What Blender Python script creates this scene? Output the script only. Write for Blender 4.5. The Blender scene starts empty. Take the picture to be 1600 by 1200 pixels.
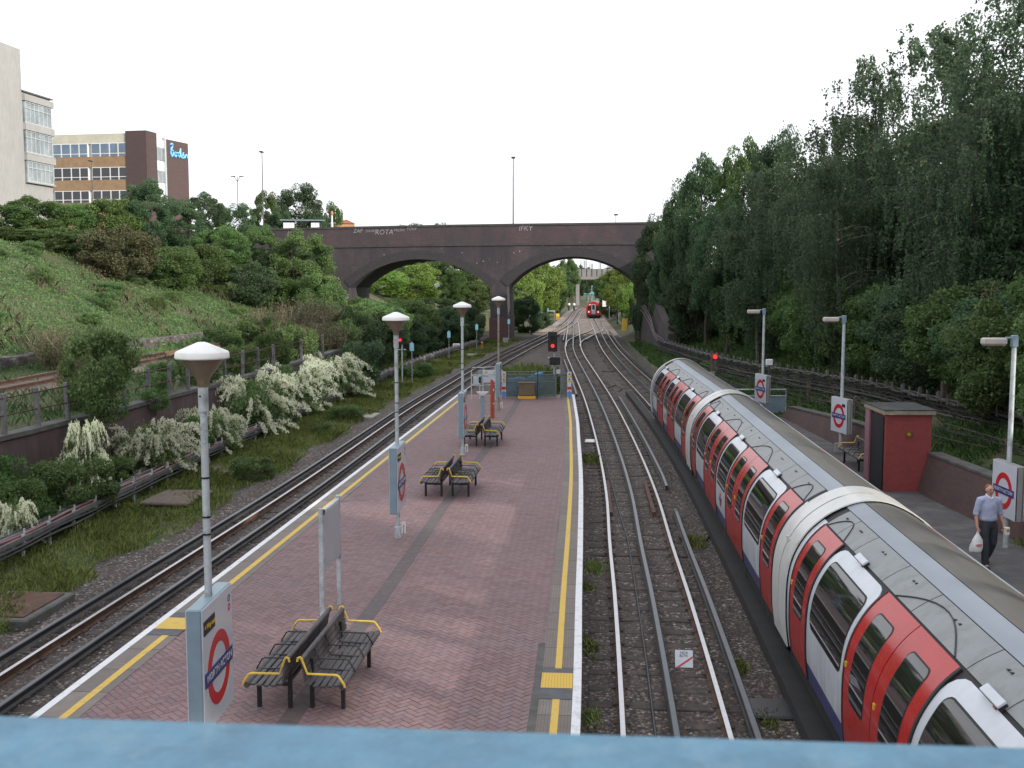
import bpy, bmesh, math, random
import numpy as np
from mathutils import Vector, Matrix

# ------------------------------------------------------------------ camera, sky, sun
scene = bpy.context.scene
COL = scene.collection
CAM_H = 5.8                                   # eye height over the platforms (z = 0)
PITCH = math.atan(162 / 1700.0)
cam_data = bpy.data.cameras.new("camera")
cam_data.sensor_width = 36.0
cam_data.lens = 36.0 * 1700.0 / 1600.0
cam_data.clip_start = 0.05
cam_data.clip_end = 6000.0
cam_data.dof.use_dof = True
cam_data.dof.focus_distance = 26.0
cam_data.dof.aperture_fstop = 18.0
cam = bpy.data.objects.new("camera", cam_data)
cam.location = (0, 0, CAM_H)
cam.rotation_euler = (math.pi / 2 - PITCH, 0, 0)
COL.objects.link(cam)
scene.camera = cam
scene.render.resolution_x = 1024
scene.render.resolution_y = 768

SUN_EL, SUN_AZ = math.radians(17.0), math.radians(126.0)   # azimuth clockwise from +Y
world = bpy.data.worlds.new("World")
scene.world = world
world.use_nodes = True
wn, wl = world.node_tree.nodes, world.node_tree.links
wn.clear()
w_out = wn.new("ShaderNodeOutputWorld")
w_bg = wn.new("ShaderNodeBackground")
w_sky = wn.new("ShaderNodeTexSky")
w_sky.sky_type = 'NISHITA'
w_sky.sun_disc = False
w_sky.sun_elevation = SUN_EL
w_sky.sun_rotation = SUN_AZ
w_tc = wn.new("ShaderNodeTexCoord")
w_map = wn.new("ShaderNodeMapping")
w_map.inputs["Scale"].default_value = (1.2, 1.2, 4.0)
w_no = wn.new("ShaderNodeTexNoise")
w_no.inputs["Scale"].default_value = 2.2
w_no.inputs["Detail"].default_value = 6.0
w_no.inputs["Roughness"].default_value = 0.55
w_cr = wn.new("ShaderNodeValToRGB")
w_cr.color_ramp.elements[0].position = 0.30
w_cr.color_ramp.elements[0].color = (0.66, 0.66, 0.66, 1)
w_cr.color_ramp.elements[1].position = 0.50
w_cr.color_ramp.elements[1].color = (1, 1, 1, 1)
w_mix = wn.new("ShaderNodeMixRGB")
w_mix.inputs["Color2"].default_value = (10.9, 11.1, 11.6, 1)      # thin white overcast
w_bg.inputs["Strength"].default_value = 0.122
wl.new(w_tc.outputs["Generated"], w_map.inputs["Vector"])
wl.new(w_map.outputs["Vector"], w_no.inputs["Vector"])
wl.new(w_no.outputs["Fac"], w_cr.inputs["Fac"])
wl.new(w_cr.outputs["Color"], w_mix.inputs["Fac"])
wl.new(w_sky.outputs["Color"], w_mix.inputs["Color1"])
wl.new(w_mix.outputs["Color"], w_bg.inputs["Color"])
wl.new(w_bg.outputs["Background"], w_out.inputs["Surface"])

sun_data = bpy.data.lights.new("sun", 'SUN')
sun_data.energy = 5.0
sun_data.angle = math.radians(0.6)
sun_data.color = (1.0, 0.92, 0.79)
sun = bpy.data.objects.new("sun", sun_data)
_to = Vector((math.sin(SUN_AZ) * math.cos(SUN_EL), math.cos(SUN_AZ) * math.cos(SUN_EL), math.sin(SUN_EL)))
sun.rotation_euler = _to.to_track_quat('Z', 'Y').to_euler()
sun.location = (80, -60, 60)
COL.objects.link(sun)

scene.view_settings.view_transform = 'Standard'
scene.view_settings.look = 'None'
scene.view_settings.gamma = 1.0
scene.view_settings.exposure = 0.0
scene.cycles.max_bounces = 5
scene.cycles.diffuse_bounces = 3
scene.cycles.glossy_bounces = 3
scene.cycles.transmission_bounces = 4
scene.cycles.transparent_max_bounces = 8

# ------------------------------------------------------------------ survey helpers (angles measured in the photo -> metres)
_F = Vector((0, math.cos(PITCH), -math.sin(PITCH)))
_U = Vector((0, math.sin(PITCH), math.cos(PITCH)))
def _ray(px, py):
    return _F + Vector((1, 0, 0)) * ((px - 800) / 1700.0) + _U * ((600 - py) / 1700.0)
def G(px, py, z):
    d = _ray(px, py)
    return Vector((0, 0, CAM_H)) + d * ((z - CAM_H) / d.z)
def D(px, py, y):
    d = _ray(px, py)
    return Vector((0, 0, CAM_H)) + d * (y / d.y)

def lerp_table(tab):
    ks = [t[0] for t in tab]; vs = [t[1] for t in tab]
    def f(k):
        if k <= ks[0]:
            return vs[0] + (k - ks[0]) * (vs[1] - vs[0]) / (ks[1] - ks[0])
        if k >= ks[-1]:
            return vs[-1] + (k - ks[-1]) * (vs[-1] - vs[-2]) / (ks[-1] - ks[-2])
        i = 0
        while ks[i + 1] < k: i += 1
        t = (k - ks[i]) / (ks[i + 1] - ks[i])
        # Catmull-Rom style tangents
        def tan(j):
            if j == 0: return (vs[1] - vs[0]) / (ks[1] - ks[0])
            if j == len(ks) - 1: return (vs[-1] - vs[-2]) / (ks[-1] - ks[-2])
            return (vs[j + 1] - vs[j - 1]) / (ks[j + 1] - ks[j - 1])
        h = ks[i + 1] - ks[i]; m0 = tan(i) * h; m1 = tan(i + 1) * h
        return ((2*t**3 - 3*t*t + 1) * vs[i] + (t**3 - 2*t*t + t) * m0 + (-2*t**3 + 3*t*t) * vs[i + 1] + (t**3 - t*t) * m1)
    return f

# plan curves, x as a function of y
trk_a = lerp_table([(-12, -10.2), (15.83, -7.72), (33.3, -6.0), (54, -4.4), (66.5, -3.2), (78, -2.05), (94, -0.1), (114, 2.55), (132, 5.0), (150, 7.3), (166, 9.0), (190, 11.0), (223, 13.6), (262, 18.0), (330, 29)])
trk_b = lerp_table([(-12, -0.1), (4, 1.4), (14.6, 2.31), (21.35, 2.83), (26, 3.14), (32, 3.58), (39.5, 3.98), (50, 4.41), (60.5, 4.74), (73.5, 5.03), (82, 5.2), (92, 5.42), (103, 5.8), (112, 6.3), (129.7, 7.3), (147, 8.3), (166, 9.3), (175, 9.8)])
trk_c = lerp_table([(-12, 3.45), (1.25, 4.6), (9, 5.17), (17.9, 5.87), (26, 6.45), (34.7, 7.02), (42, 7.38), (49.5, 7.68), (60, 7.95), (71.6, 8.2), (79, 8.37), (88, 8.65), (102, 9.2), (120, 10.15), (147, 11.75), (176, 13.35), (189, 14.15), (205, 16.0), (225, 19.2), (262, 26.0), (330, 41)])
plat_l = lambda y: -6.44 + (y - 13.92) * 0.0883
plat_r = lerp_table([(-12, -1.3), (4, 0.12), (13.25, 0.86), (15.57, 1.03), (19.67, 1.3), (24.32, 1.62), (32.12, 2.12), (40.56, 2.56), (44.67, 2.77), (55.34, 3.19)])
wall_l = lerp_table([(-40, -20.0), (29.8, -13.9), (40.5, -12.65), (60, -11.0), (80, -10.3), (100, -8.8), (118, -6.6), (150, -3.0), (200, 3.5), (300, 14)])
toe_l = lambda y: -25.0 + (y - 53) * 0.10
tray_l = lerp_table([(-6, -13.2), (10, -12.4), (25.7, -11.66), (32, -11.4), (40, -10.95), (60.7, -9.3), (76, -7.9), (91, -6.2), (104, -4.3), (116, -2.6)])

# ------------------------------------------------------------------ mesh builder
class MB:
    def __init__(s):
        s.v = []; s.f = []; s.m = []; s.cur = 0
        s.T = Matrix.Identity(4)
    def add(s, vs, fs, mi=None):
        b = len(s.v)
        s.v.extend([s.T @ Vector(p) for p in vs])
        for f in fs:
            s.f.append([b + i for i in f]); s.m.append(s.cur if mi is None else mi)
    def box(s, c, d, rot=None, mi=None, taper=1.0):
        x, y, z = d[0] / 2, d[1] / 2, d[2] / 2
        P = [(-x, -y, -z), (x, -y, -z), (x, y, -z), (-x, y, -z), (-x*taper, -y*taper, z), (x*taper, -y*taper, z), (x*taper, y*taper, z), (-x*taper, y*taper, z)]
        M = Matrix.Translation(c) @ (rot.to_matrix().to_4x4() if rot is not None else Matrix.Identity(4))
        s.add([M @ Vector(p) for p in P], [(0, 3, 2, 1), (4, 5, 6, 7), (0, 1, 5, 4), (1, 2, 6, 5), (2, 3, 7, 6), (3, 0, 4, 7)], mi)
    def bbox(s, c, d, b=0.01, mi=None):
        """box with chamfered vertical and horizontal edges"""
        x, y, z = d[0] / 2, d[1] / 2, d[2] / 2
        vs = []; 
        for zz, ins in ((-z, b), (-z + b, 0), (z - b, 0), (z, b)):
            X, Y = x - ins, y - ins
            k = b
            vs += [(-X + k, -Y, zz), (X - k, -Y, zz), (X, -Y + k, zz), (X, Y - k, zz), (X - k, Y, zz), (-X + k, Y, zz), (-X, Y - k, zz), (-X, -Y + k, zz)]
        vs = [Vector(c) + Vector(p) for p in vs]
        fs = [tuple(range(7, -1, -1)), tuple(range(24, 32))]
        for r in range(3):
            for i in range(8):
                j = (i + 1) % 8
                fs.append((r*8 + i, r*8 + j, r*8 + 8 + j, r*8 + 8 + i))
        s.add(vs, fs, mi)
    def tube(s, pts, r, n=8, mi=None, cap=True):
        pts = [Vector(p) for p in pts]
        rs = r if isinstance(r, (list, tuple)) else [r] * len(pts)
        vs = []; fs = []
        ref = Vector((0, 0, 1))
        for i, p in enumerate(pts):
            t = (pts[min(i + 1, len(pts) - 1)] - pts[max(i - 1, 0)])
            if t.length < 1e-9: t = Vector((0, 0, 1))
            t.normalize()
            a = t.cross(ref)
            if a.length < 0.1: a = t.cross(Vector((1, 0, 0)))
            a.normalize(); b = t.cross(a)
            for k in range(n):
                q = 2 * math.pi * k / n
                vs.append(p + (a * math.cos(q) + b * math.sin(q)) * rs[i])
        for i in range(len(pts) - 1):
            for k in range(n):
                k2 = (k + 1) % n
                fs.append((i*n + k, i*n + k2, (i+1)*n + k2, (i+1)*n + k))
        if cap:
            fs.append(tuple(range(n - 1, -1, -1))); fs.append(tuple(range((len(pts) - 1) * n, len(pts) * n)))
        s.add(vs, fs, mi)
    def lathe(s, prof, n=24, c=(0, 0, 0), mi=None):
        vs = []; fs = []
        for (r, z) in prof:
            for k in range(n):
                q = 2 * math.pi * k / n
                vs.append((c[0] + r * math.cos(q), c[1] + r * math.sin(q), c[2] + z))
        for i in range(len(prof) - 1):
            for k in range(n):
                k2 = (k + 1) % n
                fs.append((i*n + k, i*n + k2, (i+1)*n + k2, (i+1)*n + k))
        fs.append(tuple(range(n - 1, -1, -1))); fs.append(tuple(range((len(prof) - 1) * n, len(prof) * n)))
        s.add(vs, fs, mi)
    def prism(s, poly, d0, d1, axis='z', mi=None):
        """poly: 2D points; extruded along axis from d0 to d1"""
        def P(a, b, d):
            return (a, b, d) if axis == 'z' else ((a, d, b) if axis == 'y' else (d, a, b))
        n = len(poly)
        vs = [P(a, b, d0) for a, b in poly] + [P(a, b, d1) for a, b in poly]
        fs = [tuple(range(n - 1, -1, -1)), tuple(range(n, 2 * n))] + [(i, (i + 1) % n, n + (i + 1) % n, n + i) for i in range(n)]
        s.add(vs, fs, mi)
    def sweep(s, line, prof, mats=None, close=True, cap=True):
        """prof: list of (offset to the right, z); swept along horizontal polyline (points x,y,z)"""
        line = [Vector(p) for p in line]; n = len(prof); vs = []; fs = []; ms = []
        for i, p in enumerate(line):
            t = line[min(i + 1, len(line) - 1)] - line[max(i - 1, 0)]
            t.z = 0; t.normalize()
            r = Vector((t.y, -t.x, 0))
            for (o, z) in prof:
                vs.append(p + r * o + Vector((0, 0, z)))
        m = n if close else n - 1
        for i in range(len(line) - 1):
            for k in range(m):
                k2 = (k + 1) % n
                fs.append((i*n + k, i*n + k2, (i+1)*n + k2, (i+1)*n + k)); ms.append(mats[k] if mats else s.cur)
        if cap and close:
            fs.append(tuple(range(n))); ms.append(ms[0]); fs.append(tuple(range(len(line) * n - 1, (len(line) - 1) * n - 1, -1))); ms.append(ms[0])
        b = len(s.v)
        s.v.extend([s.T @ p for p in vs])
        for f, mm in zip(fs, ms):
            s.f.append([b + i for i in f]); s.m.append(mm)
    def build(s, name, mat, parent=None, smooth=False, kind=None, bevel=0, uv=None):
        me = bpy.data.meshes.new(name)
        me.from_pydata([tuple(p) for p in s.v], [], s.f)
        mats = mat if isinstance(mat, (list, tuple)) else [mat]
        for m in mats: me.materials.append(m)
        if len(mats) > 1:
            me.polygons.foreach_set("material_index", s.m)
        bm = bmesh.new(); bm.from_mesh(me); bmesh.ops.recalc_face_normals(bm, faces=bm.faces); bm.to_mesh(me); bm.free()
        if smooth:
            me.polygons.foreach_set("use_smooth", [True] * len(me.polygons))
            try: me.set_sharp_from_angle(angle=math.radians(38))
            except Exception: pass
        me.update()
        o = bpy.data.objects.new(name, me)
        COL.objects.link(o)
        if parent is not None: o.parent = parent
        if kind: o["kind"] = kind
        if bevel:
            b = o.modifiers.new("bevel", 'BEVEL'); b.width = bevel; b.segments = 2; b.limit_method = 'ANGLE'
        return o

def tag(o, label=None, cat=None, group=None, kind=None):
    if label: o["label"] = label
    if cat: o["category"] = cat
    if group: o["group"] = group
    if kind: o["kind"] = kind
    return o
def empty(name, loc, rz=0.0, label=None, cat=None, group=None):
    o = bpy.data.objects.new(name, None)
    o.empty_display_size = 0.2
    o.location = loc; o.rotation_euler = (0, 0, rz)
    COL.objects.link(o)
    return tag(o, label, cat, group)
def copy_tree(o, parent=None):
    c = o.copy(); COL.objects.link(c)
    if parent is not None: c.parent = parent
    for ch in list(o.children): copy_tree(ch, c)
    return c

# ------------------------------------------------------------------ materials
def lin(r, g, b):
    return tuple(((c / 255) / 12.92 if c / 255 <= 0.04045 else ((c / 255 + 0.055) / 1.055) ** 2.4) for c in (r, g, b))
class NT:
    def __init__(s, name):
        s.mat = bpy.data.materials.new(name); s.mat.use_nodes = True
        s.n = s.mat.node_tree.nodes; s.l = s.mat.node_tree.links
        s.n.clear()
        s.out = s.n.new("ShaderNodeOutputMaterial")
        s.b = s.n.new("ShaderNodeBsdfPrincipled")
        s.l.new(s.b.outputs[0], s.out.inputs["Surface"])
    def node(s, t, **kw):
        nd = s.n.new(t)
        for k, v in kw.items(): setattr(nd, k, v)
        return nd
    def link(s, a, b): s.l.new(a, b)
    def coord(s, kind="Object", scale=(1, 1, 1)):
        tc = s.node("ShaderNodeTexCoord"); mp = s.node("ShaderNodeMapping")
        mp.inputs["Scale"].default_value = scale
        s.link(tc.outputs[kind], mp.inputs["Vector"])
        return mp.outputs["Vector"]
    def geo(s, scale=(1, 1, 1)):
        g = s.node("ShaderNodeNewGeometry"); mp = s.node("ShaderNodeMapping")
        mp.inputs["Scale"].default_value = scale
        s.link(g.outputs["Position"], mp.inputs["Vector"])
        return mp.outputs["Vector"]
    def noise(s, vec, scale, detail=4, rough=0.6):
        n = s.node("ShaderNodeTexNoise")
        n.inputs["Scale"].default_value = scale; n.inputs["Detail"].default_value = detail; n.inputs["Roughness"].default_value = rough
        if vec is not None: s.link(vec, n.inputs["Vector"])
        return n.outputs["Fac"]
    def ramp(s, fac, stops):
        r = s.node("ShaderNodeValToRGB"); e = r.color_ramp.elements
        while len(e) < len(stops): e.new(0.5)
        for i, (p, c) in enumerate(stops):
            e[i].position = p; e[i].color = (c[0], c[1], c[2], 1) if isinstance(c, tuple) else (c, c, c, 1)
        s.link(fac, r.inputs["Fac"])
        return r.outputs["Color"]
    def mix(s, fac, a, b, mode='MIX'):
        m = s.node("ShaderNodeMixRGB", blend_type=mode)
        for inp, v in (("Fac", fac), ("Color1", a), ("Color2", b)):
            if isinstance(v, (int, float)): m.inputs[inp].default_value = v if inp == "Fac" else (v, v, v, 1)
            elif isinstance(v, tuple): m.inputs[inp].default_value = (v[0], v[1], v[2], 1)
            else: s.link(v, m.inputs[inp])
        return m.outputs["Color"]
    def math(s, op, a, b=0.0):
        m = s.node("ShaderNodeMath", operation=op)
        for i, v in enumerate((a, b)):
            if isinstance(v, (int, float)): m.inputs[i].default_value = v
            else: s.link(v, m.inputs[i])
        return m.outputs[0]
    def base(s, c):
        if isinstance(c, tuple): s.b.inputs["Base Color"].default_value = (c[0], c[1], c[2], 1)
        else: s.link(c, s.b.inputs["Base Color"])
    def rough(s, v):
        if isinstance(v, (int, float)): s.b.inputs["Roughness"].default_value = v
        else: s.link(v, s.b.inputs["Roughness"])
    def set(s, metal=None, spec=None, coat=None, emit=None, estr=None):
        if metal is not None: s.b.inputs["Metallic"].default_value = metal
        if spec is not None: s.b.inputs["Specular IOR Level"].default_value = spec
        if coat is not None: s.b.inputs["Coat Weight"].default_value = coat; s.b.inputs["Coat Roughness"].default_value = 0.08
        if emit is not None: s.b.inputs["Emission Color"].default_value = (emit[0], emit[1], emit[2], 1); s.b.inputs["Emission Strength"].default_value = estr
    def bump(s, h, strength=0.3, dist=0.02):
        b = s.node("ShaderNodeBump"); b.inputs["Strength"].default_value = strength; b.inputs["Distance"].default_value = dist
        s.link(h, b.inputs["Height"]); s.link(b.outputs["Normal"], s.b.inputs["Normal"])
def simple(name, c, rough=0.6, metal=0.0, vary=0.25, vscale=3.0, bump=0.0, bscale=30, coat=None, spec=None, space="geo", dirt=None, dscale=1.2):
    m = NT(name)
    v = m.geo() if space == "geo" else m.coord("Object")
    n = m.noise(v, vscale, 6, 0.65)
    lo = tuple(x * (1 - vary) for x in c); hi = tuple(min(1, x * (1 + vary)) for x in c)
    col = m.ramp(n, [(0.3, lo), (0.7, hi)])
    if dirt:
        d = m.ramp(m.noise(v, dscale, 8, 0.7), [(0.5, 0.0), (0.68, 1.0)])
        col = m.mix(d, col, dirt)
    m.base(col); m.rough(rough); m.set(metal=metal, coat=coat, spec=spec)
    if bump: m.bump(m.noise(v, bscale, 4), bump, 0.01)
    return m.mat
def leafmat(name, dark, light, extra=None, rough=0.55, trans=0.28):
    m = NT(name)
    g = m.node("ShaderNodeNewGeometry"); oi = m.node("ShaderNodeObjectInfo")
    r = g.outputs["Random Per Island"]
    big = m.noise(m.geo(), 0.55, 2, 0.5)
    f = m.math('ADD', m.math('MULTIPLY', r, 0.62), m.math('MULTIPLY', m.math('SUBTRACT', big, 0.32), 0.9))
    stops = [(0.06, dark), (0.9, light)]
    if extra: stops.append((0.985, extra))
    col = m.ramp(f, stops)
    hs = m.node("ShaderNodeHueSaturation")
    m.link(col, hs.inputs["Color"])
    m.link(m.math('ADD', 0.48, m.math('MULTIPLY', oi.outputs["Random"], 0.035)), hs.inputs["Hue"])
    m.link(m.math('ADD', 0.8, m.math('MULTIPLY', oi.outputs["Random"], 0.45)), hs.inputs["Value"])
    m.base(hs.outputs["Color"]); m.rough(rough); m.set(spec=0.25)
    t = m.node("ShaderNodeBsdfTranslucent"); mx = m.node("ShaderNodeMixShader")
    m.link(hs.outputs["Color"], t.inputs["Color"]); mx.inputs[0].default_value = trans
    m.link(m.b.outputs[0], mx.inputs[1]); m.link(t.outputs[0], mx.inputs[2]); m.link(mx.outputs[0], m.out.inputs["Surface"])
    return m.mat
def brickmat(name, c1, c2, mortar, scale=1.0, soot=None, rough=0.85, bw=0.225, bh=0.075, axes="xz", ms=0.02, stain=0.6, fscale=1.6):
    """brick courses laid in world metres; axes tells the plane of the wall"""
    m = NT(name)
    g = m.node("ShaderNodeNewGeometry"); sp = m.node("ShaderNodeSeparateXYZ"); cb = m.node("ShaderNodeCombineXYZ")
    m.link(g.outputs["Position"], sp.inputs[0])
    idx = {"x": 0, "y": 1, "z": 2}
    m.link(sp.outputs[idx[axes[0]]], cb.inputs[0]); m.link(sp.outputs[idx[axes[1]]], cb.inputs[1])
    b = m.node("ShaderNodeTexBrick")
    b.inputs["Scale"].default_value = scale
    b.inputs["Brick Width"].default_value = bw; b.inputs["Row Height"].default_value = bh
    b.inputs["Mortar Size"].default_value = ms * bh * 6; b.inputs["Bias"].default_value = 0.0
    b.inputs["Color1"].default_value = (*c1, 1); b.inputs["Color2"].default_value = (*c2, 1); b.inputs["Mortar"].default_value = (*mortar, 1)
    m.link(cb.outputs[0], b.inputs["Vector"])
    col = b.outputs["Color"]
    if soot:
        n = m.noise(m.geo((1, 1, 0.35)), fscale * 0.22, 8, 0.68)
        col = m.mix(m.ramp(n, [(0.36, 0.0), (0.62, stain)]), col, soot)
    n2 = m.noise(m.geo(), 9, 5, 0.7)
    col = m.mix(0.35, col, m.ramp(n2, [(0.3, 0.45), (0.7, 1.0)]), 'MULTIPLY')
    m.base(col); m.rough(rough)
    m.bump(b.outputs["Fac"], -0.4, 0.01)
    return m.mat

M = {}
M['galv'] = simple('galvanised_steel', (0.47, 0.52, 0.55), 0.5, 0.12, 0.18, 6.0, dirt=(0.24, 0.26, 0.27), dscale=5)
M['bluegrey'] = simple('blue_grey_paint', (0.20, 0.28, 0.34), 0.4, 0.0, 0.10, 3.0, bump=0.02)
M['white_enamel'] = simple('white_enamel', (0.53, 0.575, 0.64), 0.22, 0.0, 0.06, 1.0, coat=0.3)
M['red_enamel'] = simple('red_enamel', (0.50, 0.018, 0.022), 0.3, 0, 0.05)
M['blue_enamel'] = simple('blue_enamel', (0.025, 0.035, 0.17), 0.3, 0, 0.05)
M['black'] = simple('black_paint', (0.012, 0.013, 0.016), 0.45, 0, 0.3)
M['amber_text'] = simple('amber_letters', (0.62, 0.42, 0.04), 0.5, 0, 0.05)
M['lamp_white'] = simple('lamp_cap_white', (0.84, 0.84, 0.82), 0.35, 0, 0.05, 4, dirt=(0.62, 0.60, 0.55), dscale=4)
M['lamp_bowl'] = simple('lamp_bowl_smoked', (0.185, 0.150, 0.102), 0.28, 0, 0.16, 3.5, coat=0.4)
M['yellow'] = simple('yellow_paint', (0.66, 0.45, 0.05), 0.55, 0, 0.14, 8, dirt=(0.36, 0.29, 0.13), dscale=9)
M['yellow_line'] = simple('yellow_line_paint', (0.60, 0.40, 0.07), 0.75, 0, 0.16, 5, dirt=(0.36, 0.29, 0.14), dscale=5)
M['white_line'] = simple('white_line_paint', (0.66, 0.67, 0.70), 0.7, 0, 0.08, 4, dirt=(0.42, 0.41, 0.42), dscale=4)
M['bench_wood'] = simple('bench_slats', (0.060, 0.055, 0.060), 0.6, 0, 0.35, 9, bump=0.1)
M['bench_iron'] = simple('bench_iron', (0.016, 0.017, 0.02), 0.42, 0.2, 0.25)
M['conc'] = simple('concrete', (0.30, 0.29, 0.27), 0.9, 0, 0.25, 3, bump=0.15, dirt=(0.15, 0.14, 0.12), dscale=1.5)
M['dark_conc'] = simple('dark_concrete', (0.09, 0.088, 0.085), 0.9, 0, 0.35, 2.5, bump=0.2)
M['timber'] = simple('weathered_timber', (0.11, 0.085, 0.07), 0.9, 0, 0.4, 5, bump=0.25)
M['rust'] = simple('rusty_steel', (0.085, 0.045, 0.030), 0.85, 0.1, 0.45, 6)
M['railtop'] = simple('polished_rail_head', (0.50, 0.50, 0.52), 0.30, 0.85, 0.10, 8)
M['condrail'] = simple('conductor_rail', (0.055, 0.064, 0.080), 0.30, 0.55, 0.25, 5)
M['oldrail'] = simple('disused_rail', (0.17, 0.085, 0.055), 0.9, 0.0, 0.3, 5)
M['sleeper'] = simple('tarred_sleeper', (0.044, 0.036, 0.034), 0.92, 0, 0.45, 7, bump=0.3, dirt=(0.10, 0.075, 0.06), dscale=3)
M['cable'] = simple('cable_sheath', (0.022, 0.022, 0.026), 0.55, 0, 0.5, 2)
M['cable_pink'] = simple('faded_red_cable', (0.24, 0.125, 0.125), 0.7, 0, 0.35, 2.5)
M['cable_grey'] = simple('grey_cable', (0.13, 0.12, 0.125), 0.65, 0, 0.45, 2)
M['bark'] = simple('bark', (0.06, 0.05, 0.042), 0.95, 0, 0.5, 8, bump=0.4)
M['birch_bark'] = simple('birch_bark', (0.13, 0.12, 0.105), 0.85, 0, 0.4, 4, dirt=(0.05, 0.045, 0.04), dscale=3)
M['twig'] = simple('dead_twigs', (0.19, 0.145, 0.10), 0.95, 0, 0.35, 4)
M['rubber'] = simple('door_rubber', (0.02, 0.02, 0.022), 0.7, 0, 0.2)
M['skin'] = simple('skin', (0.50, 0.27, 0.20), 0.55, 0, 0.08, 14)
M['shirt'] = simple('pale_blue_shirt', (0.36, 0.40, 0.56), 0.85, 0, 0.10, 9)
M['trousers'] = simple('dark_trousers', (0.030, 0.032, 0.042), 0.85, 0, 0.25, 8)
M['shoe'] = simple('black_shoes', (0.02, 0.018, 0.016), 0.5, 0, 0.2)
M['hair'] = simple('ginger_hair', (0.20, 0.085, 0.035), 0.7, 0, 0.3, 30)
M['plastic_white'] = simple('white_plastic', (0.72, 0.72, 0.74), 0.45, 0, 0.08, 9)
M['paper'] = simple('paper', (0.75, 0.73, 0.66), 0.8, 0, 0.04)
M['glass_dark'] = simple('dark_window_glass', (0.012, 0.015, 0.018), 0.06, 0, 0.2, 1, spec=0.8)
M['glass_blue'] = simple('office_glass', (0.10, 0.15, 0.22), 0.08, 0, 0.35, 0.25, spec=0.7)
M['sky_blue'] = simple('light_blue_plate', (0.30, 0.66, 0.80), 0.4, 0, 0.08)
M['orange_red'] = simple('rust_red_paint', (0.33, 0.055, 0.03), 0.55, 0, 0.2, 5)
M['parapet'] = simple('parapet_blue_paint', (0.100, 0.232, 0.335), 0.55, 0, 0.22, 26.0, bump=0.35, bscale=50, dirt=(0.155, 0.295, 0.385), dscale=34)
M['green_mesh'] = simple('grey_green_fence_paint', (0.13, 0.17, 0.16), 0.5, 0.2, 0.15)
M['tarp'] = simple('blue_tarpaulin', (0.07, 0.20, 0.45), 0.5, 0, 0.3, 6, bump=0.4, bscale=8)
M['brown_bin'] = simple('brown_bin_plastic', (0.125, 0.095, 0.055), 0.6, 0, 0.15)
def emitter(name, c, s):
    m = NT(name); m.base(tuple(x * 0.3 for x in c)); m.set(emit=c, estr=s); return m.mat
M['red_light'] = emitter('red_signal_lens', (1.0, 0.03, 0.03), 1.8)
M['head_light'] = emitter('headlight_lens', (1.0, 0.95, 0.85), 0.9)
# ------------------------------------------------------------------ terrain
RNG = np.random.default_rng(7)
random.seed(11)
def h_right(y): return trk_c(min(y, 330))
def cross(y):
    yc = min(y, 420)
    t = toe_l(min(yc, 150)) + max(0, yc - 150) * 0.05; w = wall_l(yc); r = trk_c(yc); a = trk_a(yc)
    m = (w - 0.3 + t) / 2
    L = [(-2600, 10), (-300, 10.2), (t - 34, 10.4), (t - 20, 9.9), (t - 16, 8.7), (t - 12, 7.0), (t - 8, 5.2), (t - 5, 3.9), (t - 2, 2.65), (t - 0.3, 1.95), (t + 0.1, 1.42), (m, 1.38), (w - 0.9, 1.42), (w - 0.28, 1.42), (w - 0.2, -0.9),
         (w + 1.2, -0.78), ((w + a) / 2, -0.80), (a - 2.9, -0.84), (a, -0.86), ((a + r) / 2, -0.88), (r + 2.1, -0.85), (r + 3.4, -0.3), (r + 4.7, 0.18), (r + 6.6, 0.5), (r + 9, 1.6), (r + 12, 3.2), (r + 16, 5.6), (r + 20, 7.8), (r + 25, 9.8), (r + 40, 10.3), (400, 10), (2600, 10)]
    if y < 47: L[21] = (11.45, -.84); L[22] = (11.85, .15); L[23] = (max(r + 6.6, 12.8), .5)
    return L
def build_terrain():
    ys = list(np.arange(-40, 60, 2.0)) + list(np.arange(60, 200, 4.0)) + list(np.arange(200, 420, 20.0)) + [420, 600, 1000, 1800, 3600]
    vs = []; fs = []; n = 0
    for y in ys:
        c = cross(y); n = len(c)
        for i, (x, z) in enumerate(c):
            j = 0.0
            if 3 <= i <= 8 or 23 <= i <= 29: j = random.uniform(-0.22, 0.22)
            elif i in (11, 12, 15, 16): j = random.uniform(-0.04, 0.04)
            vs.append((x, y, z + j))
    for i in range(len(ys) - 1):
        for k in range(n - 1):
            fs.append((i*n + k, i*n + k + 1, (i+1)*n + k + 1, (i+1)*n + k))
    me = bpy.data.meshes.new("terrain"); me.from_pydata(vs, [], fs)
    m = NT("earth_and_grass")
    v = m.geo()
    g = m.ramp(m.noise(v, 0.8, 8, 0.7), [(0.3, (0.030, 0.044, 0.016)), (0.5, (0.052, 0.076, 0.025)), (0.7, (0.095, 0.10, 0.045))])
    d = m.ramp(m.noise(v, 0.35, 7, 0.7), [(0.46, 0.0), (0.62, 1.0)])
    col = m.mix(d, g, (0.105, 0.082, 0.055))
    m.base(col); m.rough(0.95); m.bump(m.noise(v, 7, 6, 0.7), 0.6, 0.08)
    me.materials.append(m.mat)
    me.polygons.foreach_set("use_smooth", [True] * len(me.polygons))
    o = bpy.data.objects.new("terrain", me); COL.objects.link(o)
    tag(o, "green cutting and banks on both sides of the tracks", "terrain", kind="structure")
build_terrain()

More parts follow.
